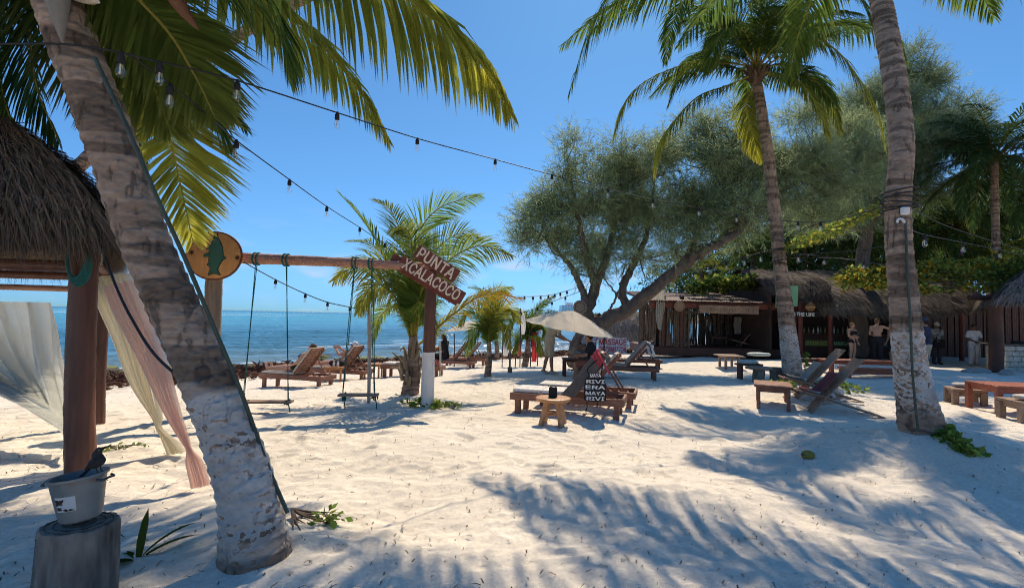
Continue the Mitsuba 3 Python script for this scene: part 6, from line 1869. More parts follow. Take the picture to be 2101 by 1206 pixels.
t = thing('massage_sign', 'white board with red lettering MASSAGE INFORMATION', 'sign')
A_, B_ = P(1228, 692, Ys), P(1286, 692, Ys)
D_ = P(1230, 724, Ys)
w_, h_ = B_[0] - A_[0], A_[2] - D_[2]
c_ = np.array([(A_[0] + B_[0]) / 2, Ys + .02, (A_[2] + D_[2]) / 2])
rt_ = np.array([1.0, 0, 0.02])
part(t, 'panel', MB().box(c_, (w_, 0.03, h_), bevel=0.004, C=(0.84, 0.70, 0.64)), 'plain_material')
for txt, fz, fh, col in (('MASSAGE', 0.04, 0.38, (0.66, 0.04, 0.03)), ('INFORMATION', -0.44, 0.36, (0.58, 0.04, 0.05))):
    V, F = text_on(txt, h_ * fh, [A_[0] + w_ * 0.03, Ys + .004, c_[2] + h_ * fz], [1, 0, 0], [0, 0, 1], 0.006, True, w_ * 0.95)
    part(t, 'lettering', (V, F, np.broadcast_to(np.array(col), (len(V), 3))), 'plain_material')
for s in (0.12, 0.88):
    part(t, 'stake', MB().beam((A_[0] + w_ * s, Ys + .06, float(height(A_[0], Ys)) - .1), (A_[0] + w_ * s, Ys + .06, A_[2] - .03), 0.04, 0.04), 'dark_wood')
mt = G(1178, 772)
mt = on_ground(mt[0], 14.3)
table('small dark wooden table between standing and seated men', 'side_table', 'table', (mt + [-.28, -.1, 0], mt + [.28, -.1, 0], mt + [.28, .35, 0]), mt[2] + .50, 0.05, 0.04, 0.05, 'dark_wood', 0.06, 4)
single('wicker_bag', 'pale rounded bag lying on the small dark table', 'bag', MB().tri(blob([(mt + [-.05, .1, .62], .09, mt + [.10, .1, .62], .08), (mt + [0, .1, .62], .08, mt + [-.02, .1, .78], .05)], 0.05, 5), C=(0.28, 0.24, 0.19)), 'plain_material', smooth=True)
md = P(1190, 630, YC - .75)
t = thing('round_plaque', 'round pale wooden plaque fixed to the leaning tree trunk', 'sign')
part(t, 'board', MB().tube([md + [0, .02, 0], md - [0, .03, 0]], 0.24, 22), 'faded_wood', smooth=40)
part(t, 'ring', MB().tube(np.stack([md[0] + 0.17 * np.cos(th), md[1] - .033 + 0 * th, md[2] + .17 * np.sin(th)], 1), 0.012, 5, cap=False, C=(0.1, 0.08, 0.06)), 'plain_material')
# bag on the dark lounger behind
pb = xf(MF2, np.array([dF2['hx'], -.1, dF2['H']]) + dF2['ax'] * .6 + dF2['az'] * .12)
t = thing('pale_bag', 'pale grey bag with dark strap hanging on the dark lounger', 'bag')
part(t, 'bag', MB().tri(blob([(pb + [-.06, -.1, .0], .13, pb + [.12, -.1, -.05], .12), (pb + [0, -.1, 0], .12, pb + [.2, -.1, -.35], .10)], 0.06, 5), C=(0.42, 0.46, 0.50)), 'plain_material', smooth=True)
part(t, 'strap', MB().tube(spline([pb + [-.1, -.24, .06], pb + [.05, -.26, -.05], pb + [.12, -.24, -.3]], 10), 0.02, 6, C=(0.02, 0.02, 0.025)), 'plain_material', smooth=True)
# second umbrella beyond, feather flags, thin poles
t = thing('beach_umbrella', 'pale far umbrella showing between the small palms', 'umbrella')
uc = P(962, 676, 21)
rows = [[uc + [1.0 * r * math.cos(a), 1.0 * r * math.sin(a), 0.36 * (1 - r ** 1.3) - .0 + .12 * r * math.cos(a)] for a in np.linspace(0, 2 * np.pi, 33)] for r in np.linspace(.02, 1, 8)]
part(t, 'canopy', MB().grid(np.array(rows)), 'canvas_material', smooth=True)
part(t, 'pole', MB().tube([on_ground(uc[0], uc[1], -.2), uc + [0, 0, .36]], 0.025, 8), 'metal_material')


def feather(label, u, vt, vb, Yd, wpx, col, lean):
    t = thing('feather_flag', label, 'flag')
    top, bot = P(u, vt, Yd), P(u, vb, Yd)
    g_ = on_ground(bot[0], Yd, -.1)
    n = 14
    f = np.linspace(0, 1, n)
    L_ = bot + (top - bot) * f[:, None]
    wd = wpx * Yd / F_PX * np.sin(np.pi * np.clip(0.18 + 0.82 * f, 0, 1)) ** 0.6
    Pm = np.stack([L_ + np.stack([wd * s * lean, 0.03 * np.sin(6 * f + 4 * s), 0 * f], 1) for s in np.linspace(0, 1, 6)], 1)
    part(t, 'cloth', MB().grid(Pm, C=np.array(col)), 'cloth_material', smooth=True)
    part(t, 'pole', MB().tube([g_, bot, top], 0.02, 6), 'metal_material', smooth=True)
    return t, L_, wd


t, L_, wd = feather('white feather flag beside the leaning small palm', 1068, 632, 686, 19.5, 11, (0.62, 0.62, 0.66), 1)
feather('second feather flag half hidden by the small palm frond', 1104, 634, 684, 20.5, 8, (0.42, 0.44, 0.52), 1)
for (u, vt, vb, col, lab) in ((1096, 682, 742, (0.42, 0.045, 0.05), 'hanging red banner behind the standing man'), (1065, 690, 728, (0.34, 0.09, 0.06), 'narrow reddish banner left of the leaning small palm'), (1038, 690, 730, (0.5, 0.48, 0.45), 'narrow pale banner behind the small palms')):
    a_, b_ = P(u, vt, 20), P(u, vb, 20)
    t = thing('banner', lab, 'banner')
    part(t, 'cloth', MB().grid(drape([(a_ + [-.1, 0, 0], a_ + [.1, 0, 0]), ((a_ + b_) / 2 + [-.1, 0, 0], (a_ + b_) / 2 + [.1, 0, 0]), (b_ + [-.1, 0, 0], b_ + [.1, 0, 0])], 12, .02, 2, int(u)), C=np.array(col)), 'cloth_material', smooth=True)
    part(t, 'pole', MB().tube([on_ground(a_[0] - .12, 20, -.1), a_ + [-.12, 0, .1]], 0.02, 6), 'metal_material')
for (u, vt, vb, r, col, lab) in ((757, 636, 826, 0.034, (0.36, 0.31, 0.27), 'thin pale wooden pole just left of the bushy palm'), (1046, 676, 765, 0.03, (0.20, 0.16, 0.13), 'thin brown pole with a wooden block at its foot'), (903, 700, 772, 0.03, (0.50, 0.47, 0.42), 'thin white pole right of the sign post'), (932, 684, 752, 0.022, (0.03, 0.03, 0.03), 'thin dark pole by the far loungers'), (1334, 630, 720, 0.05, (0.10, 0.085, 0.07), 'thin dark pole by the corner of the stick hut')):
    b_ = G(u, vb)
    t = thing('wooden_pole', lab, 'pole')
    tp = P(u, vt, b_[1])
    part(t, 'shaft', MB().tube(spline([b_ - [0, 0, .15], (b_ + tp) / 2 + [.006, 0, 0], tp], 12), r, 8, C=np.array(col)), 'plain_material', smooth=True)
    if u == 1046:
        part(t, 'foot_block', MB().box(b_ + [0, 0, .08], (0.13, 0.13, 0.2), C=(0.18, 0.12, 0.085)), 'plain_material')
# deck chair and small table inside the hut
hp = P(1520, 722, YH + 1.6)
M_ = frame([hp[0], YH + 1.6, 0.30], math.radians(-5))
t = thing('deck_chair', 'wooden deck chair standing inside the stick hut', 'deck chair')
for s in (-.27, .27):
    part(t, 'frame_bar', MB(M_).beam((-.55, s, .38), (.75, s, .02), 0.05, 0.045), 'faded_wood')
    part(t, 'frame_bar', MB(M_).beam((-.15, s * .9, .02), (.62, s * .9, 1.0), 0.05, 0.045), 'faded_wood')
part(t, 'sling', MB(M_).grid(np.array([[[x, y, z] for y in np.linspace(-.23, .23, 8)] for x, z in ((.6, .98), (.35, .66), (.12, .42), (-.15, .33), (-.52, .38))]), C=np.array([0.16, 0.09, 0.07])), 'cloth_material', smooth=True)
h2 = P(1472, 722, YH + 1.7)
table('dark small table inside the stick hut', 'side_table', 'table', (np.array([h2[0] - .35, YH + 1.5, 0]), np.array([h2[0] + .35, YH + 1.5, 0]), np.array([h2[0] + .35, YH + 2.0, 0])), 0.80, 0.04, 0.04, 0.06, 'dark_wood', 0.06, 3)

# ================================================================ fittings on the palms
g1 = Y2
t = thing('green_board', 'pale green board fixed behind the slim palm trunk', 'board')
gb = P(1627, 607, g1 + .18)
part(t, 'panel', MB().box(gb, (0.26, 0.03, 0.57), np.array([[1, 0, .05], [0, 1, 0], [-.05, 0, 1.0]]), bevel=.004, C=(0.17, 0.36, 0.19)), 'plain_material')
gb = P(1601, 610, g1 + .19)
part(t, 'panel', MB().box(gb, (0.24, 0.03, 0.58), np.array([[1, 0, .05], [0, 1, 0], [-.05, 0, 1.0]]), bevel=.004, C=(0.17, 0.36, 0.19)), 'plain_material')
wr = MB()
for k in range(4):
    tt = np.linspace(0, 2 * np.pi, 24)
    c_ = P(1598 - .3 * k, 512 + 22 * (k % 2) + k * 2, g1)
    wr.tube(np.stack([c_[0] + .19 * np.cos(tt), c_[1] + .19 * np.sin(tt), c_[2] + .03 * np.cos(tt + k)], 1), 0.012, 5, cap=False)
single('cable_loops', 'dark cable wound round the slim palm trunk', 'cable', wr, 'cable_material', smooth=True)
wr = MB()
for k in range(6):
    tt = np.linspace(0, 2 * np.pi, 24)
    c_ = P(1845, 400 + k * 6 - (8 if k == 0 else 0), Y3 + .05)
    wr.tube(np.stack([c_[0] + .195 * np.cos(tt), c_[1] + .195 * np.sin(tt), c_[2] + .03 * np.cos(tt + k * 1.3)], 1), 0.009, 5, cap=False)
single('cable_loops', 'black cables wound round the thick right palm trunk', 'cable', wr, 'cable_material', smooth=True)
bx = P(1857, 433, Y3 - .16)
single('junction_box', 'small white junction box on the right palm trunk', 'box', MB().box(bx, (0.085, 0.06, 0.09), bevel=.008, C=(0.62, 0.61, 0.58)), 'plain_material')
hk = P(1846, 452, Y3 - .18)
single('pipe_bend', 'small white bent pipe below the junction box', 'pipe', MB().tube(spline([hk + [-.03, 0, -.03], hk + [-.025, -.01, .01], hk + [.02, -.01, .012], hk + [.055, 0, -.03]], 12), 0.014, 8, C=(0.6, 0.6, 0.57)), 'plain_material', smooth=True)
cp = [P(1858, 455, Y3 - .14), P(1862, 560, Y3 - .16), P(1868, 660, Y3 - .18), P(1872, 760, Y3 - .20), P(1880, 850, Y3 - .24), P(1884, 885, Y3 - .28)]
single('conduit', 'thin grey-green conduit running down the right palm trunk', 'pipe', MB().tube(spline(cp, 40), 0.014, 8), 'pipe_material', smooth=True)
lp = [P(195, 120, YA - .20), P(260, 260, YA - .22), P(322, 405, YA - .20), P(375, 520, YA - .16), P(432, 655, YA - .1), P(495, 805, YA - .02), P(545, 945, YA + .02), P(590, 1052, YA - .02)]
single('conduit', 'dark green pipe leaning along the left palm trunk', 'pipe', MB().tube(spline(lp, 60), 0.013, 8), 'pipe_material', smooth=True)
rp_ = G(598, 1060)
m = MB()
q = np.random.default_rng(6)
for k in range(9):
    a = q.uniform(-1.2, 0.5)
    l = q.uniform(.15, .42)
    d = np.array([math.cos(a), math.sin(a), 0])
    p = [rp_ + [0, 0, .06], rp_ + d * l * .4 + [0, 0, .03]]
    e = rp_ + d * l + [q.normal(0, .05), q.normal(0, .05), 0]
    p.append(on_ground(e[0], e[1], .01))
    m.tube(spline(p, 10), np.linspace(0.012, 0.003, 10), 5)
single('palm_roots', 'dark bare roots creeping out beside the left palm foot', 'roots', m, 'bark_material', smooth=True)


# ================================================================ string lights and wires
def string_light(label, pts, bulbs, r=0.008, bs=1.0, n=80):
    c = spline([P(*p) for p in pts], n)
    t = thing('string_lights', label, 'string lights')
    part(t, 'cable', MB().tube(c, r, 6), 'cable_material', smooth=True)
    for (u, v) in bulbs:
        # nearest point of the cable to the sight line
        d = nrm(ray(u, v))
        w = c - EYE
        k = int(np.argmin(np.linalg.norm(w - (w @ d)[:, None] * d, axis=1)))
        p = c[k]
        part(t, 'socket', MB().lathe(p - [0, 0, 0.070 * bs], [(0, 0), (0.022, 0), (0.024, .012), (0.022, .05), (0.014, .06), (0.013, .078), (0, .08)] * np.array([bs, bs]), 10, C=(0.02, 0.02, 0.022)), 'plain_material', smooth=40)
        b = part(t, 'bulb', MB().lathe(p - [0, 0, 0.070 * bs], np.array([(0.014, -.001), (0.020, -.02), (0.029, -.05), (0.027, -.075), (0.016, -.092), (0.0, -.097)]) * bs, 12), 'bulb_glass', smooth=True)
        part(b, 'filament', MB().tube([p - [0, 0, .075 * bs], p - [.004, 0, .14 * bs]], 0.005 * bs, 5, C=(0.62, 0.57, 0.45)), 'plain_material')


string_light('long string of bulbs crossing the sky to the slim palm', [(-160, 96, 2.7), (60, 90, 2.85), (180, 96, 2.98), (330, 128, 3.2), (487, 166, 3.6), (690, 231, 4.6), (862, 286, 5.7), (1011, 326, 6.6), (1137, 360, 7.4), (1250, 388, 8.1), (1343, 410, 8.6), (1436, 427, 9.1), (1511, 440, 9.7), (1585, 449, Y2 - .1)],
             [(260, 108), (347, 135), (487, 166), (690, 231), (862, 286), (1011, 326), (1137, 360), (1250, 388), (1343, 410), (1436, 427), (1511, 440), (1578, 448)], 0.006, 0.92, 160)
string_light('string of bulbs sloping down to the name boards', [(262, 110, 3.1), (345, 170, 3.3), (440, 248, 3.8), (487, 290, 4.4), (593, 368, 5.8), (671, 424, 7.0), (737, 466, 8.0), (790, 500, 8.8), (832, 520, 9.1)],
             [(345, 172), (487, 290), (593, 368), (671, 424), (737, 466), (790, 500)], 0.006, 0.95, 140)
string_light('short string of bulbs sagging from log beam to pale pole', [(500, 538, 8.4), (566, 574, 8.8), (625, 602, 9.2), (672, 620, 9.6), (718, 630, 9.9), (757, 638, G(757, 826)[1])], [(566, 575), (625, 603), (672, 620), (718, 630)], 0.0085, 1.1)
string_light('far string of bulbs from the small palm to the tree', [(1060, 608, 17.2), (1100, 608, 17.4), (1140, 603, 17.6), (1190, 588, 18.0)], [(1076, 609), (1093, 609), (1110, 608), (1125, 606), (1138, 603), (1150, 600), (1163, 597)], 0.010, 1.5)
string_light('lower far string of bulbs meeting the leaning tree', [(1050, 645, 17.0), (1090, 636, 17.3), (1130, 620, 17.6), (1190, 598, 18.1)], [(1070, 641), (1102, 632), (1132, 620), (1160, 609)], 0.010, 1.5)
string_light('string of bulbs from the slim palm towards the hut', [(1600, 510, Y2), (1555, 520, 13), (1500, 535, 16), (1440, 552, 19), (1370, 565, 22)], [(1565, 520), (1527, 530), (1490, 540), (1460, 548)], 0.010, 1.5)
string_light('string of bulbs between slim palm and thick palm', [(1598, 452, Y2), (1635, 455, 10.5), (1690, 455, 9.5), (1760, 440, 8), (1835, 415, Y3 + .3)], [(1638, 456), (1686, 456)], 0.008, 1.1)
string_light('string of bulbs right of the thick palm over the vine', [(1865, 470, 7.5), (1900, 482, 9), (1978, 498, 11), (2050, 512, 13), (2110, 525, 15)], [(1897, 482), (1977, 499), (2050, 513)], 0.008, 1.35)
string_light('lower string of bulbs between the two right palms', [(1602, 512, Y2), (1640, 520, 12), (1700, 528, 14), (1780, 538, 15), (1830, 548, 16)], [(1646, 490), (1690, 528), (1776, 530)], 0.009, 1.4)
w_ = MB()
for pts_ in ([(1602, 512, Y2), (1680, 545, 16), (1760, 560, 20)], [(1602, 530, Y2), (1720, 530, 12), (1830, 545, 8)], [(1600, 505, Y2), (1640, 475, 10), (1690, 455, 9.6)], [(1602, 525, Y2), (1740, 515, 9), (1840, 500, Y3 + .2)], [(1862, 425, Y3 + .2), (1960, 470, 9), (2120, 520, 12)]):
    w_.tube(spline([P(*p) for p in pts_], 24), 0.007, 5)
single('wires', 'thin dark wires slung between the right palms', 'wire', w_, 'cable_material', smooth=True)
pw = P(1590, 640, 12)

# ================================================================ small plants, rocks, coconut
q = np.random.default_rng(19)


def strap_leaf(base, az, el, L, w, sag, col, seed):
    pts = spline(arc(base, az, el, L, sag), 16)
    side = nrm(np.cross(np.gradient(pts, axis=0), [0, 0, 1.0]))
    ww = w * np.interp(np.linspace(0, 1, 16), [0, .3, .75, 1], [.55, 1, .8, .04])
    Pm = np.stack([pts + side * (ww * s)[:, None] + [0, 0, 1] * (0.25 * ww * abs(s))[:, None] for s in (-1, -.5, 0, .5, 1)], 1)
    return MB().grid(Pm, C=np.asarray(col) * 1.0)


lb_ = G(283, 1150)
t = thing('strap_leaf_plant', 'plant of broad dark green strap leaves beside the stump', 'plant')
for k, (az_, el, L, w, sag) in enumerate(((8, 82, .30, .030, 8), (62, 48, .36, .026, 40), (-120, 15, .34, .024, 60), (-140, 20, .26, .022, 60), (50, 30, .34, .02, 40), (-70, 30, .2, .018, 70))):
    part(t, 'leaf', strap_leaf(lb_, math.radians(az_), el, L, w, sag, GREEN * (0.55 if k else .45), k), 'leaf_material', smooth=True)
for (u, v, r, n, sz, lab) in ((672, 1074, .13, 42, .065, 'small leafy weed growing beside the left palm roots'), (885, 836, .30, 150, .10, 'low leafy weed round the white post foot'), (930, 838, .2, 40, .08, 'sparse light green weed right of the white post'), (243, 925, .16, 40, .05, 'thin bare weed in the sand behind the tub'), (1592, 790, .22, 50, .1, 'small weed between the log stools'), (1700, 800, .6, 260, .10, 'leafy weed patch behind the slatted chairs'), (1660, 745, .2, 90, .10, 'pale leaves sprouting from the slim palm trunk'), (1672, 790, .4, 160, .09, 'weed clump right of the slim palm foot')):
    b_ = G(u, v) if lab[:4] != 'pale' else P(1642, 745, Y2 + .05)
    t = thing('beach_weed', lab, 'weed')
    cs_ = np.array([b_ + [q.normal(0, r * .6), q.normal(0, r * .4), .05 + .10 * r * q.random()] for k in range(10)]) if lab[:4] != 'pale' else np.array([b_ + [.12 + .05 * q.random(), -.02, q.uniform(-.3, .25)] for k in range(10)])
    part(t, 'leaves', leafy(cs_, np.full((10, 3), r * .4) * [1, 1, .5], np.full(10, max(3, n // 10)), int(u), sz, [GREEN * 1.6, GREEN * 1.2, OLIVE * 1.3]), 'leaf_material')
    st = MB()
    for k in range(10):
        st.tube(spline([b_ + [0, 0, -.02], (b_ + cs_[k]) / 2 + [0, 0, .03], cs_[k]], 6), 0.005, 4)
    part(t, 'stems', st, 'bark_material')
t = thing('creeping_vine', 'creeping vine spilling down the sand mound of the right palm', 'vine')
cv = spline([on_ground(*(G(1925, 885)[:2])), on_ground(*(G(1950, 905)[:2])), on_ground(*(G(1975, 922)[:2])), on_ground(*(G(1995, 938)[:2]))], 24)
part(t, 'leaves', leafy(cv + [0, 0, .04], np.full((24, 3), .11) * [1, 1, .4], np.full(24, 14), 3, .085, [GREEN * 1.7, OLIVE * 1.7, GREEN * 1.2]), 'leaf_material')
part(t, 'stem', MB().tube(cv + [0, 0, .015], .006, 5), 'bark_material')
co = G(1658, 940)
t = thing('coconut', 'fallen yellow-brown coconut husk lying on the sand', 'coconut')
cv_ = rock_v * [0.075, 0.06, 0.055] * (1 + .12 * (meshkit.noise(rock_v * 2.5, 3)[:, None] - .5))
part(t, 'husk', (cv_ + co + [0, 0, .04], rock_f, np.broadcast_to(np.array([0.24, 0.19, 0.045]), cv_.shape)), 'plain_material', smooth=True)
part(t, 'stalk_scar', MB().lathe(co + [-.068, -.02, .045], [(0, .012), (.02, .01), (.026, 0)], 10, C=(0.09, 0.05, 0.03)), 'plain_material', smooth=True)
for k, (u, v, r, lab) in enumerate(((2022, 766, .26, 'flat pale rock left of the right post foot'), (2076, 770, .20, 'dark rounded rock right of the post foot'), (1690, 826, .26, 'grey stone behind the nearer slatted chair'), (2000, 765, .22, 'small flat rock near the right post'), (1712, 812, .22, 'rounded stone among the weeds behind the chairs'), (1330, 708, .32, 'brown boulder at the left corner of the stick hut'), (1310, 706, .28, 'boulder beneath the bright green young palm'))):
    b_ = G(u, v)
    V = rock_v * (0.8 + .45 * meshkit.noise(rock_v * 1.8 + k * 3, k)[:, None]) * [r * 1.2, r * .9, r * (.45 if k in (0, 3) else .75)]
    single('rock', lab, 'rock', (V + b_ + [0, .15, .03], rock_f), 'rock_material', smooth=50)
# ================================================================ people
BASE = dict(pelvis=(0, 0, .93), waist=(0, 0, 1.08), chest=(0, .01, 1.28), neck=(0, .0, 1.47), head=(0, .025, 1.60), sl=(-.18, 0, 1.40), sr=(.18, 0, 1.40), el=(-.23, -.03, 1.12), er=(.23, -.03, 1.12),
            wl=(-.25, .06, .88), wr=(.25, .06, .88), hl=(-.09, 0, .90), hr=(.09, 0, .90), kl=(-.10, .03, .50), kr=(.10, .03, .50), al=(-.10, -.02, .085), ar=(.10, -.02, .085), tl=(-.12, .15, .03), tr=(.12, .15, .03))
SKIN, TAN, BROWN = np.array([0.50, 0.30, 0.21]), np.array([0.36, 0.19, 0.12]), np.array([0.20, 0.105, 0.065])
HAIR = np.array([0.025, 0.018, 0.014])


def person(label, pos, facing, pose=None, skin=TAN, wear=(), hair='short', hair_col=HAIR, cap=None, scale=1.0, plump=1.0, fwd=None, group=None):
    """wear: (name, kind, colour). facing: turn about z, 0 = looking to +y. Joints are in metres of a 1.72 m figure."""
    J = {k: np.array(v, float) for k, v in BASE.items()}
    for k, v in (pose or {}).items():
        J[k] = np.array(v, float)
    M = frame(pos, facing, scale)
    t = thing('person', label, 'person', group)
    pl = plump
    side = nrm(J['sr'] - J['sl'])
    up = nrm(J['head'] - J['neck'])
    f = nrm(np.cross(up, side)) if fwd is None else nrm(np.asarray(fwd, float))
    if fwd is not None:
        f = nrm(f - up * (f @ up))
        side = np.cross(f, up)
    hd = J['head']
    tors = [('pelvis', .125, 'waist', .112), ('waist', .112, 'chest', .125)]
    bones = [(J[a], ra * pl, J[b], rb * pl) for a, ra, b, rb in tors]
    bones += [(J['chest'] - (J['sr'] - J['sl']) * .22, .10 * pl, J['chest'] + (J['sr'] - J['sl']) * .22, .10 * pl), (J['hl'], .10 * pl, J['hr'], .10 * pl), (J['waist'] - (J['sr'] - J['sl']) * .1, .098 * pl, J['waist'] + (J['sr'] - J['sl']) * .1, .098 * pl)]
    bones += [(J['chest'] + (J['neck'] - J['chest']) * .55, .075, J['sl'], .058), (J['chest'] + (J['neck'] - J['chest']) * .55, .075, J['sr'], .058), (J['chest'], .10 * pl, J['neck'], .058), (J['neck'], .054, hd, .056)]
    bones += [(hd + up * .035 - f * .012, .088, hd - up * .035 + f * .022, .062), (hd - up * .06 + f * .035, .045, hd - up * .085 + f * .045, .030)]
    bones += [(hd + f * .088 + up * .005, .009, hd + f * .103 - up * .020, .013)]
    for s in (-1, 1):
        bones.append((hd + side * s * .083 - up * .01, .016, hd + side * s * .086 - up * .03, .011))
    for q in 'lr':
        bones += [(J['s' + q], .056, J['e' + q], .041), (J['e' + q], .042, J['w' + q], .027)]
        bones += [(J['h' + q], .092 * pl, J['k' + q], .056), (J['k' + q], .056, (J['k' + q] * .65 + J['a' + q] * .35) - f * .012, .054), ((J['k' + q] * .65 + J['a' + q] * .35) - f * .012, .054, J['a' + q], .036)]
        bones += [(J['a' + q], .038, J['t' + q] + (J['a' + q] - J['t' + q]) * .35, .030), (J['t' + q] + (J['a' + q] - J['t' + q]) * .35, .032, J['t' + q], .022), (J['a' + q], .036, J['a' + q] - (J['t' + q] - J['a' + q]) * .22 - up * 0, .030)]
        fd = nrm(J['w' + q] - J['e' + q])
        sd = nrm(np.cross(fd, f + [.01, .02, .0])) if abs(fd @ f) < .95 else nrm(np.cross(fd, [0, 0, 1.0]))
        w = J['w' + q]
        bones += [(w, .024, w + fd * .075 + sd * .015, .022), (w, .024, w + fd * .075 - sd * .018, .020)]
        bend = nrm(np.cross(sd, fd))
        for i, (o, l) in enumerate(((-.030, .060), (-.010, .074), (.011, .078), (.031, .068))):
            a = w + fd * .088 + sd * o
            b = a + fd * l * .55 + bend * .012
            c = b + fd * l * .38 + bend * .030
            bones += [(a - fd * .02, .0098, b, .0090), (b, .0090, c, .0075)]
        ts = -1 if q == 'l' else 1
        a = w + fd * .03 + sd * .026 * ts
        bones += [(a, .012, a + sd * .035 * ts + fd * .03, .0105), (a + sd * .035 * ts + fd * .03, .0105, a + sd * .045 * ts + fd * .062, .009)]
    body = blob(bones, 0.035, 6)
    part(t, 'body', MB(M).tri(body, C=skin), 'plain_material', smooth=True)
    for s in (-1, 1):
        part(t, 'eye', MB(M).tri(trimesh.creation.icosphere(1, .010), frame(hd + f * .077 + side * s * .033 + up * .012), C=(0.04, .03, .025)), 'gloss_material', smooth=True)
    part(t, 'mouth', MB(M).tube([hd + f * .083 - up * .053 - side * .02, hd + f * .090 - up * .055, hd + f * .083 - up * .053 + side * .02], .006, 5, C=skin * [.75, .5, .5]), 'plain_material')
    if hair:
        hb = [(hd + up * .045 - f * .022, .094, hd + up * .005 - f * .035, .086)]
        if hair == 'long':
            hb += [(hd - f * .06, .075, hd - up * .20 - f * .075, .055)]
        if hair == 'bun':
            hb += [(hd - f * .11 + up * .05, .045, hd - f * .10 + up * .03, .04)]
        hm = blob(hb, .03, 3)
        part(t, 'hair', MB(M).tri(hm, C=hair_col), 'plain_material', smooth=True)
    if cap is not None:
        cm = blob([(hd + up * .060 - f * .010, .100, hd + up * .045 - f * .012, .101)], .03, 2)
        cm.vertices = cm.vertices + np.minimum(0, .0) * up
        keep = cm.slice_plane(hd + up * .035, up, cap=True)
        part(t, 'cap', MB(M).tri(keep, C=cap), 'plain_material', smooth=True)
        br = np.array([[hd + up * (.040 - .10 * r * r * .3) + side * .085 * s * (1 - .25 * r) + f * (.07 + .10 * r * math.sqrt(max(0, 1 - .55 * s * s))) for s in np.linspace(-1, 1, 9)] for r in np.linspace(0, 1, 5)])
        part(t, 'cap_brim', MB(M).grid(br, C=np.asarray(cap) * .9), 'plain_material', smooth=True)
    L = lambda a, b, x: J[a] * (1 - x) + J[b] * x
    for name, kind, col in wear:
        e = .014
        if kind in ('tee', 'tank', 'long'):
            bb = [(J['waist'] - (J['waist'] - J['pelvis']) * .7, (.128 + e) * pl, J['waist'], (.116 + e) * pl), (J['waist'], (.116 + e) * pl, J['chest'], (.128 + e) * pl), (J['chest'] - (J['sr'] - J['sl']) * .23, .102 * pl + e, J['chest'] + (J['sr'] - J['sl']) * .23, .102 * pl + e), (J['chest'], .10 * pl + e, L('chest', 'neck', .72), .07 + e),
                  (J['hl'] + up * .05, (.10 + e) * pl, J['hr'] + up * .05, (.10 + e) * pl)]
            for q in 'lr':
                bb.append((L('chest', 'neck', .5), .078 + e, J['s' + q], .06 + e))
                if kind == 'tee':
                    bb.append((J['s' + q], .060 + e, L('s' + q, 'e' + q, .62), .058 + e))
                if kind == 'long':
                    bb += [(J['s' + q], .060 + e, J['e' + q], .05 + e), (J['e' + q], .05 + e, L('e' + q, 'w' + q, .9), .036 + e)]
        elif kind in ('shorts', 'trousers', 'trunks', 'wide'):
            bb = [(J['hl'], (.104 + e) * pl, J['hr'], (.104 + e) * pl), (J['pelvis'], (.127 + e) * pl, L('pelvis', 'waist', .35), (.118 + e) * pl)]
            for q in 'lr':
                w2 = .03 if kind == 'wide' else .012 if kind == 'shorts' else 0
                x = .85 if kind == 'shorts' else .45 if kind == 'trunks' else 1
                bb.append((J['h' + q], (.095 + e) * pl, L('h' + q, 'k' + q, x), .064 + e + w2))
                if kind in ('trousers', 'wide'):
                    bb.append((J['k' + q], .064 + e + w2, L('k' + q, 'a' + q, .93), .047 + e + w2 * 1.2))
        elif kind == 'top':
            bb = [(J['chest'] - (J['sr'] - J['sl']) * .25 + f * .02 + up * 0, .088 + e, J['chest'] + (J['sr'] - J['sl']) * .25 + f * .02, .088 + e)]
        elif kind == 'brief':
            bb = [(J['hl'] + up * .02, (.098 + e) * pl, J['hr'] + up * .02, (.098 + e) * pl)]
        elif kind == 'shoes':
            bb = []
            for q in 'lr':
                bb += [(J['a' + q] - [0, 0, .03], .044, J['t' + q], .034), (J['a' + q] - [0, 0, .03], .044, J['a' + q] - (J['t' + q] - J['a' + q]) * .25, .038)]
        part(t, name, MB(M).tri(blob(bb, .04, 4), C=np.asarray(col, float)), 'plain_material', smooth=True)
    return t, M, J


def foot_at(u, v):
    g_ = G(u, v)
    return on_ground(g_[0], g_[1], .0)


# man in tan clothes bending a little towards the table
pm = foot_at(1126, 768)
person('man in tan T-shirt and shorts standing under the beige umbrella', pm, math.radians(-75), dict(waist=(0, .03, 1.09), chest=(0, .11, 1.28), neck=(0, .20, 1.46), head=(0, .26, 1.58), sl=(-.18, .16, 1.39), sr=(.18, .16, 1.39), el=(-.20, .22, 1.12), er=(.20, .24, 1.12), wl=(-.16, .44, 1.0), wr=(.16, .46, 1.0), al=(-.11, -.12, .085), tl=(-.13, .05, .03), kl=(-.10, -.02, .5), ar=(.11, .06, .085), tr=(.12, .22, .03)),
       TAN, (('shirt', 'tee', (0.48, 0.40, 0.27)), ('shorts', 'shorts', (0.44, 0.37, 0.25)), ('shoes', 'shoes', (0.55, 0.52, 0.48))), scale=1.02, plump=1.08)
SIT = dict(pelvis=(0, 0, .50), waist=(0, .02, .66), chest=(0, .06, .88), neck=(0, .09, 1.06), head=(0, .13, 1.19), sl=(-.18, .07, .99), sr=(.18, .07, .99), el=(-.22, .16, .74), er=(.22, .16, .74), wl=(-.14, .38, .70), wr=(.14, .38, .70), hl=(-.09, .02, .48), hr=(.09, .02, .48), kl=(-.12, .44, .50), kr=(.12, .44, .50), al=(-.12, .46, .09), ar=(.12, .46, .09), tl=(-.13, .62, .04), tr=(.13, .62, .04))
ps = P(1218, 700, 13.4)
gs = on_ground(ps[0], 13.4)
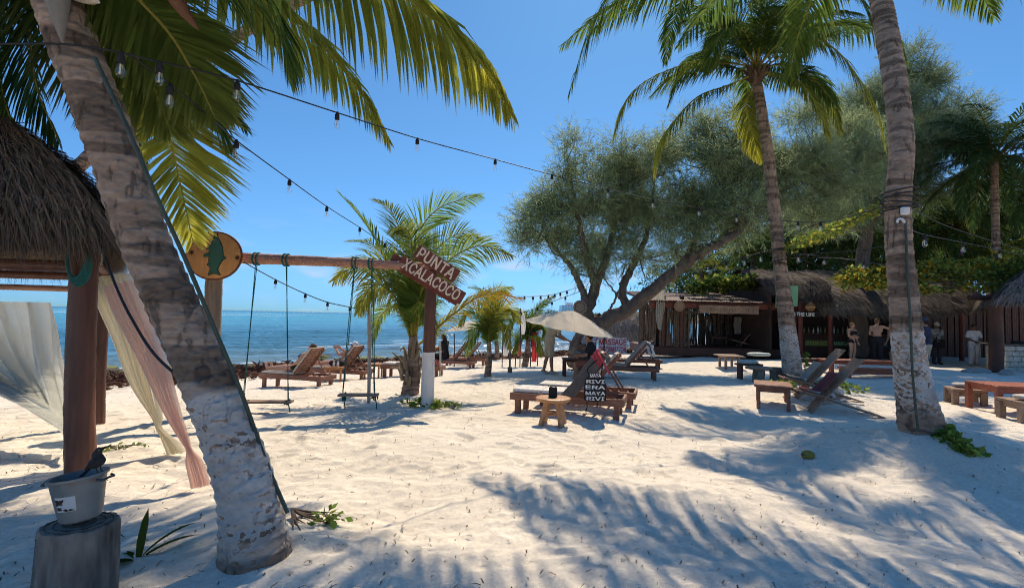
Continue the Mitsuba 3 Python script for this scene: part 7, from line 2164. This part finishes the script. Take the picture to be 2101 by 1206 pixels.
person('man in black shirt with glasses sitting at the massage table', gs + [0, 0, -.08], math.radians(72), SIT, TAN, (('shirt', 'tee', (0.016, 0.018, 0.026)), ('shorts', 'shorts', (0.22, 0.09, 0.06))), hair_col=HAIR * 1.5)
single('stool_seat', 'low wooden seat under the man in black shirt', 'seat', MB(frame(gs, math.radians(72))).box((0, -.02, .25), (.42, .36, .05), C=(.12, .07, .045)).box((-.17, -.15, .11), (.05, .05, .26), C=(.12, .07, .045)).box((.17, -.15, .11), (.05, .05, .26), C=(.12, .07, .045)).box((-.17, .12, .11), (.05, .05, .26), C=(.12, .07, .045)).box((.17, .12, .11), (.05, .05, .26), C=(.12, .07, .045)), 'plain_material')
ps2 = P(1214, 700, 15.0)
gs2 = on_ground(ps2[0], 15.0)
person('dark-haired person in grey top behind the man in black', gs2 + [0, 0, .12], math.radians(120), SIT, TAN, (('top', 'tee', (0.40, 0.39, 0.42)), ('shorts', 'shorts', (0.12, 0.12, 0.14))), hair='long')
single('stool_seat', 'wooden seat under the dark-haired person in grey', 'seat', MB(frame(gs2, 0)).box((0, 0, .42), (.42, .36, .05), C=(.10, .05, .035)).box((-.15, 0, .2), (.06, .3, .42), C=(.10, .05, .035)).box((.15, 0, .2), (.06, .3, .42), C=(.10, .05, .035)), 'plain_material')


def lying(M_, d, rz, y=0.0, knee=0.0):
    """Joints of a figure on a lounger: feet at -x, back on the raised rest; in lounger coordinates."""
    ax_, az_, hx_, H_ = d['ax'], d['az'], d['hx'], d['H'] + .075
    o = np.array([hx_, y, H_])
    b = lambda s, yy, off: o + ax_ * s + az_ * off + [0, yy, 0]
    g_ = lambda x, yy, z: o + [x, yy, z]
    return dict(pelvis=g_(-.10, 0, .10), waist=b(.12, 0, .12), chest=b(.34, 0, .14), neck=b(.54, 0, .13), head=b(.67, 0, .145), sl=b(.47, .18, .12), sr=b(.47, -.18, .12), hl=g_(-.14, .09, .09), hr=g_(-.14, -.09, .09),
                kl=g_(-.56, .10, .09 + knee), kr=g_(-.56, -.10, .075 + knee), al=g_(-.97, .09, .05), ar=g_(-.97, -.09, .05), tl=g_(-1.02, .11, .19), tr=g_(-1.02, -.11, .19),
                el=b(.24, .27, .10), er=b(.24, -.27, .10), wl=b(.05, .25, .20), wr=b(.05, -.25, .20))


def on_lounger(label, pos, M_, d, over=None, **kw):
    rz = math.atan2(M_[1, 0], M_[0, 0])
    J = lying(M_, d, rz)
    if over:
        J.update(over(J))
    sc = np.linalg.norm(M_[:3, 0])
    return person(label, M_[:3, 3], rz, J, scale=sc, fwd=d['az'], **kw)


on_lounger('woman in dark bikini lying on the leftmost lounger', pA, MA, dA, skin=SKIN * .95, wear=(('bikini_top', 'top', (0.03, 0.03, 0.04)), ('bikini_bottom', 'brief', (0.02, 0.02, 0.025))), hair='long', hair_col=np.array([.10, .06, .04]))
on_lounger('man in white cap lying on a lounger holding his arms up', pB, MB_, dB, over=lambda J: dict(el=J['chest'] + [-.12, .22, .02], er=J['chest'] + [-.14, -.24, .0], wl=J['chest'] + [-.30, .10, .16], wr=J['chest'] + [-.32, -.10, .14]),
           skin=SKIN * [1.0, .85, .8], wear=(('swim_trunks', 'trunks', (0.03, 0.035, 0.05)),), cap=np.array([.70, .70, .68]))
pdp = xf(MD, [-.25, .0, .36])
person('person in black clothes sitting sideways on the far lounger', pdp - [0, 0, .36], math.radians(60), SIT, BROWN, (('shirt', 'long', (0.015, 0.015, 0.017)), ('trousers', 'trousers', (0.02, 0.02, 0.024))), hair='long')

# people at the bar
pb1 = on_ground(P(1749, 740, 21.4)[0], 21.4)
person('woman in black bikini standing before the bar', pb1, math.radians(200), dict(wr=(.12, .20, 1.12), er=(.24, .02, 1.14), kl=(-.08, .05, .5)), SKIN * .8, (('bikini_top', 'top', (0.012, 0.012, 0.014)), ('bikini_bottom', 'brief', (0.014, 0.014, 0.016))), hair='bun', hair_col=np.array([.16, .10, .05]), scale=.96, plump=.9)
pb2 = on_ground(P(1800, 740, 21.2)[0], 21.2)
person('shirtless man in dark trousers stretching an arm at the bar', pb2, math.radians(-40), dict(er=(.36, .22, 1.36), wr=(.50, .42, 1.34), wl=(-.10, .26, 1.08)), SKIN * .85, (('trousers', 'trousers', (0.014, 0.015, 0.02)),), hair_col=np.array([.12, .07, .04]), scale=1.08, plump=1.1)
pb3 = on_ground(P(1832, 740, 21.5)[0], 21.5)
person('shirtless person in dark shorts beside the thick palm trunk', pb3, math.radians(10), dict(), SKIN * .7, (('shorts', 'shorts', (0.02, 0.022, 0.03)),), hair_col=HAIR * 2, scale=1.0)
pb4 = foot_at(1900, 772)
person('man in navy striped shirt and beige shorts behind the thick palm', pb4, math.radians(35), dict(wr=(.10, .24, 1.12), er=(.25, .05, 1.13), wl=(-.10, .24, 1.10)), TAN, (('shirt', 'tee', (0.025, 0.03, 0.06)), ('shorts', 'shorts', (0.34, 0.29, 0.22)), ('shoes', 'shoes', (0.4, 0.38, 0.36))), cap=np.array([.05, .06, .09]), scale=1.04, plump=1.12)
pb5 = foot_at(1922, 747)
t_, M5, J5 = person('man in grey T-shirt and white cap with a black shoulder bag', pb5, math.radians(172), dict(wr=(.14, .24, 1.0), er=(.26, .02, 1.12)), BROWN, (('shirt', 'tee', (0.26, 0.25, 0.23)), ('trousers', 'trousers', (0.05, 0.045, 0.045)), ('shoes', 'shoes', (0.03, 0.03, 0.03))), cap=np.array([.52, .50, .47]), scale=1.04, plump=1.15)
t = thing('shoulder_bag', 'black bag held before the man in the white cap', 'bag')
part(t, 'bag', MB(M5).box((0.02, .21, .86), (.42, .13, .34), bevel=.04, C=(.012, .012, .014)), 'plain_material')
part(t, 'strap', MB(M5).tube(spline([(.14, .20, 1.02), (.05, .165, 1.22), (-.12, .09, 1.46), (-.15, -.08, 1.42), (.05, -.17, 1.2)], 16), .016, 6, C=(.015, .015, .017)), 'plain_material', smooth=True)
pb6 = foot_at(1999, 750)
person('man in white T-shirt and white trousers standing near the right post', pb6, math.radians(168), dict(wr=(.10, .22, 1.02), er=(.27, .02, 1.12), wl=(-.12, .21, .98), el=(-.27, .02, 1.12), kr=(.12, .06, .5), ar=(.16, .06, .085), tr=(.19, .2, .03)), BROWN, (('shirt', 'tee', (0.72, 0.71, 0.72)), ('trousers', 'wide', (0.66, 0.65, 0.64)), ('shoes', 'shoes', (0.5, 0.48, 0.46))), scale=1.0, plump=1.08)
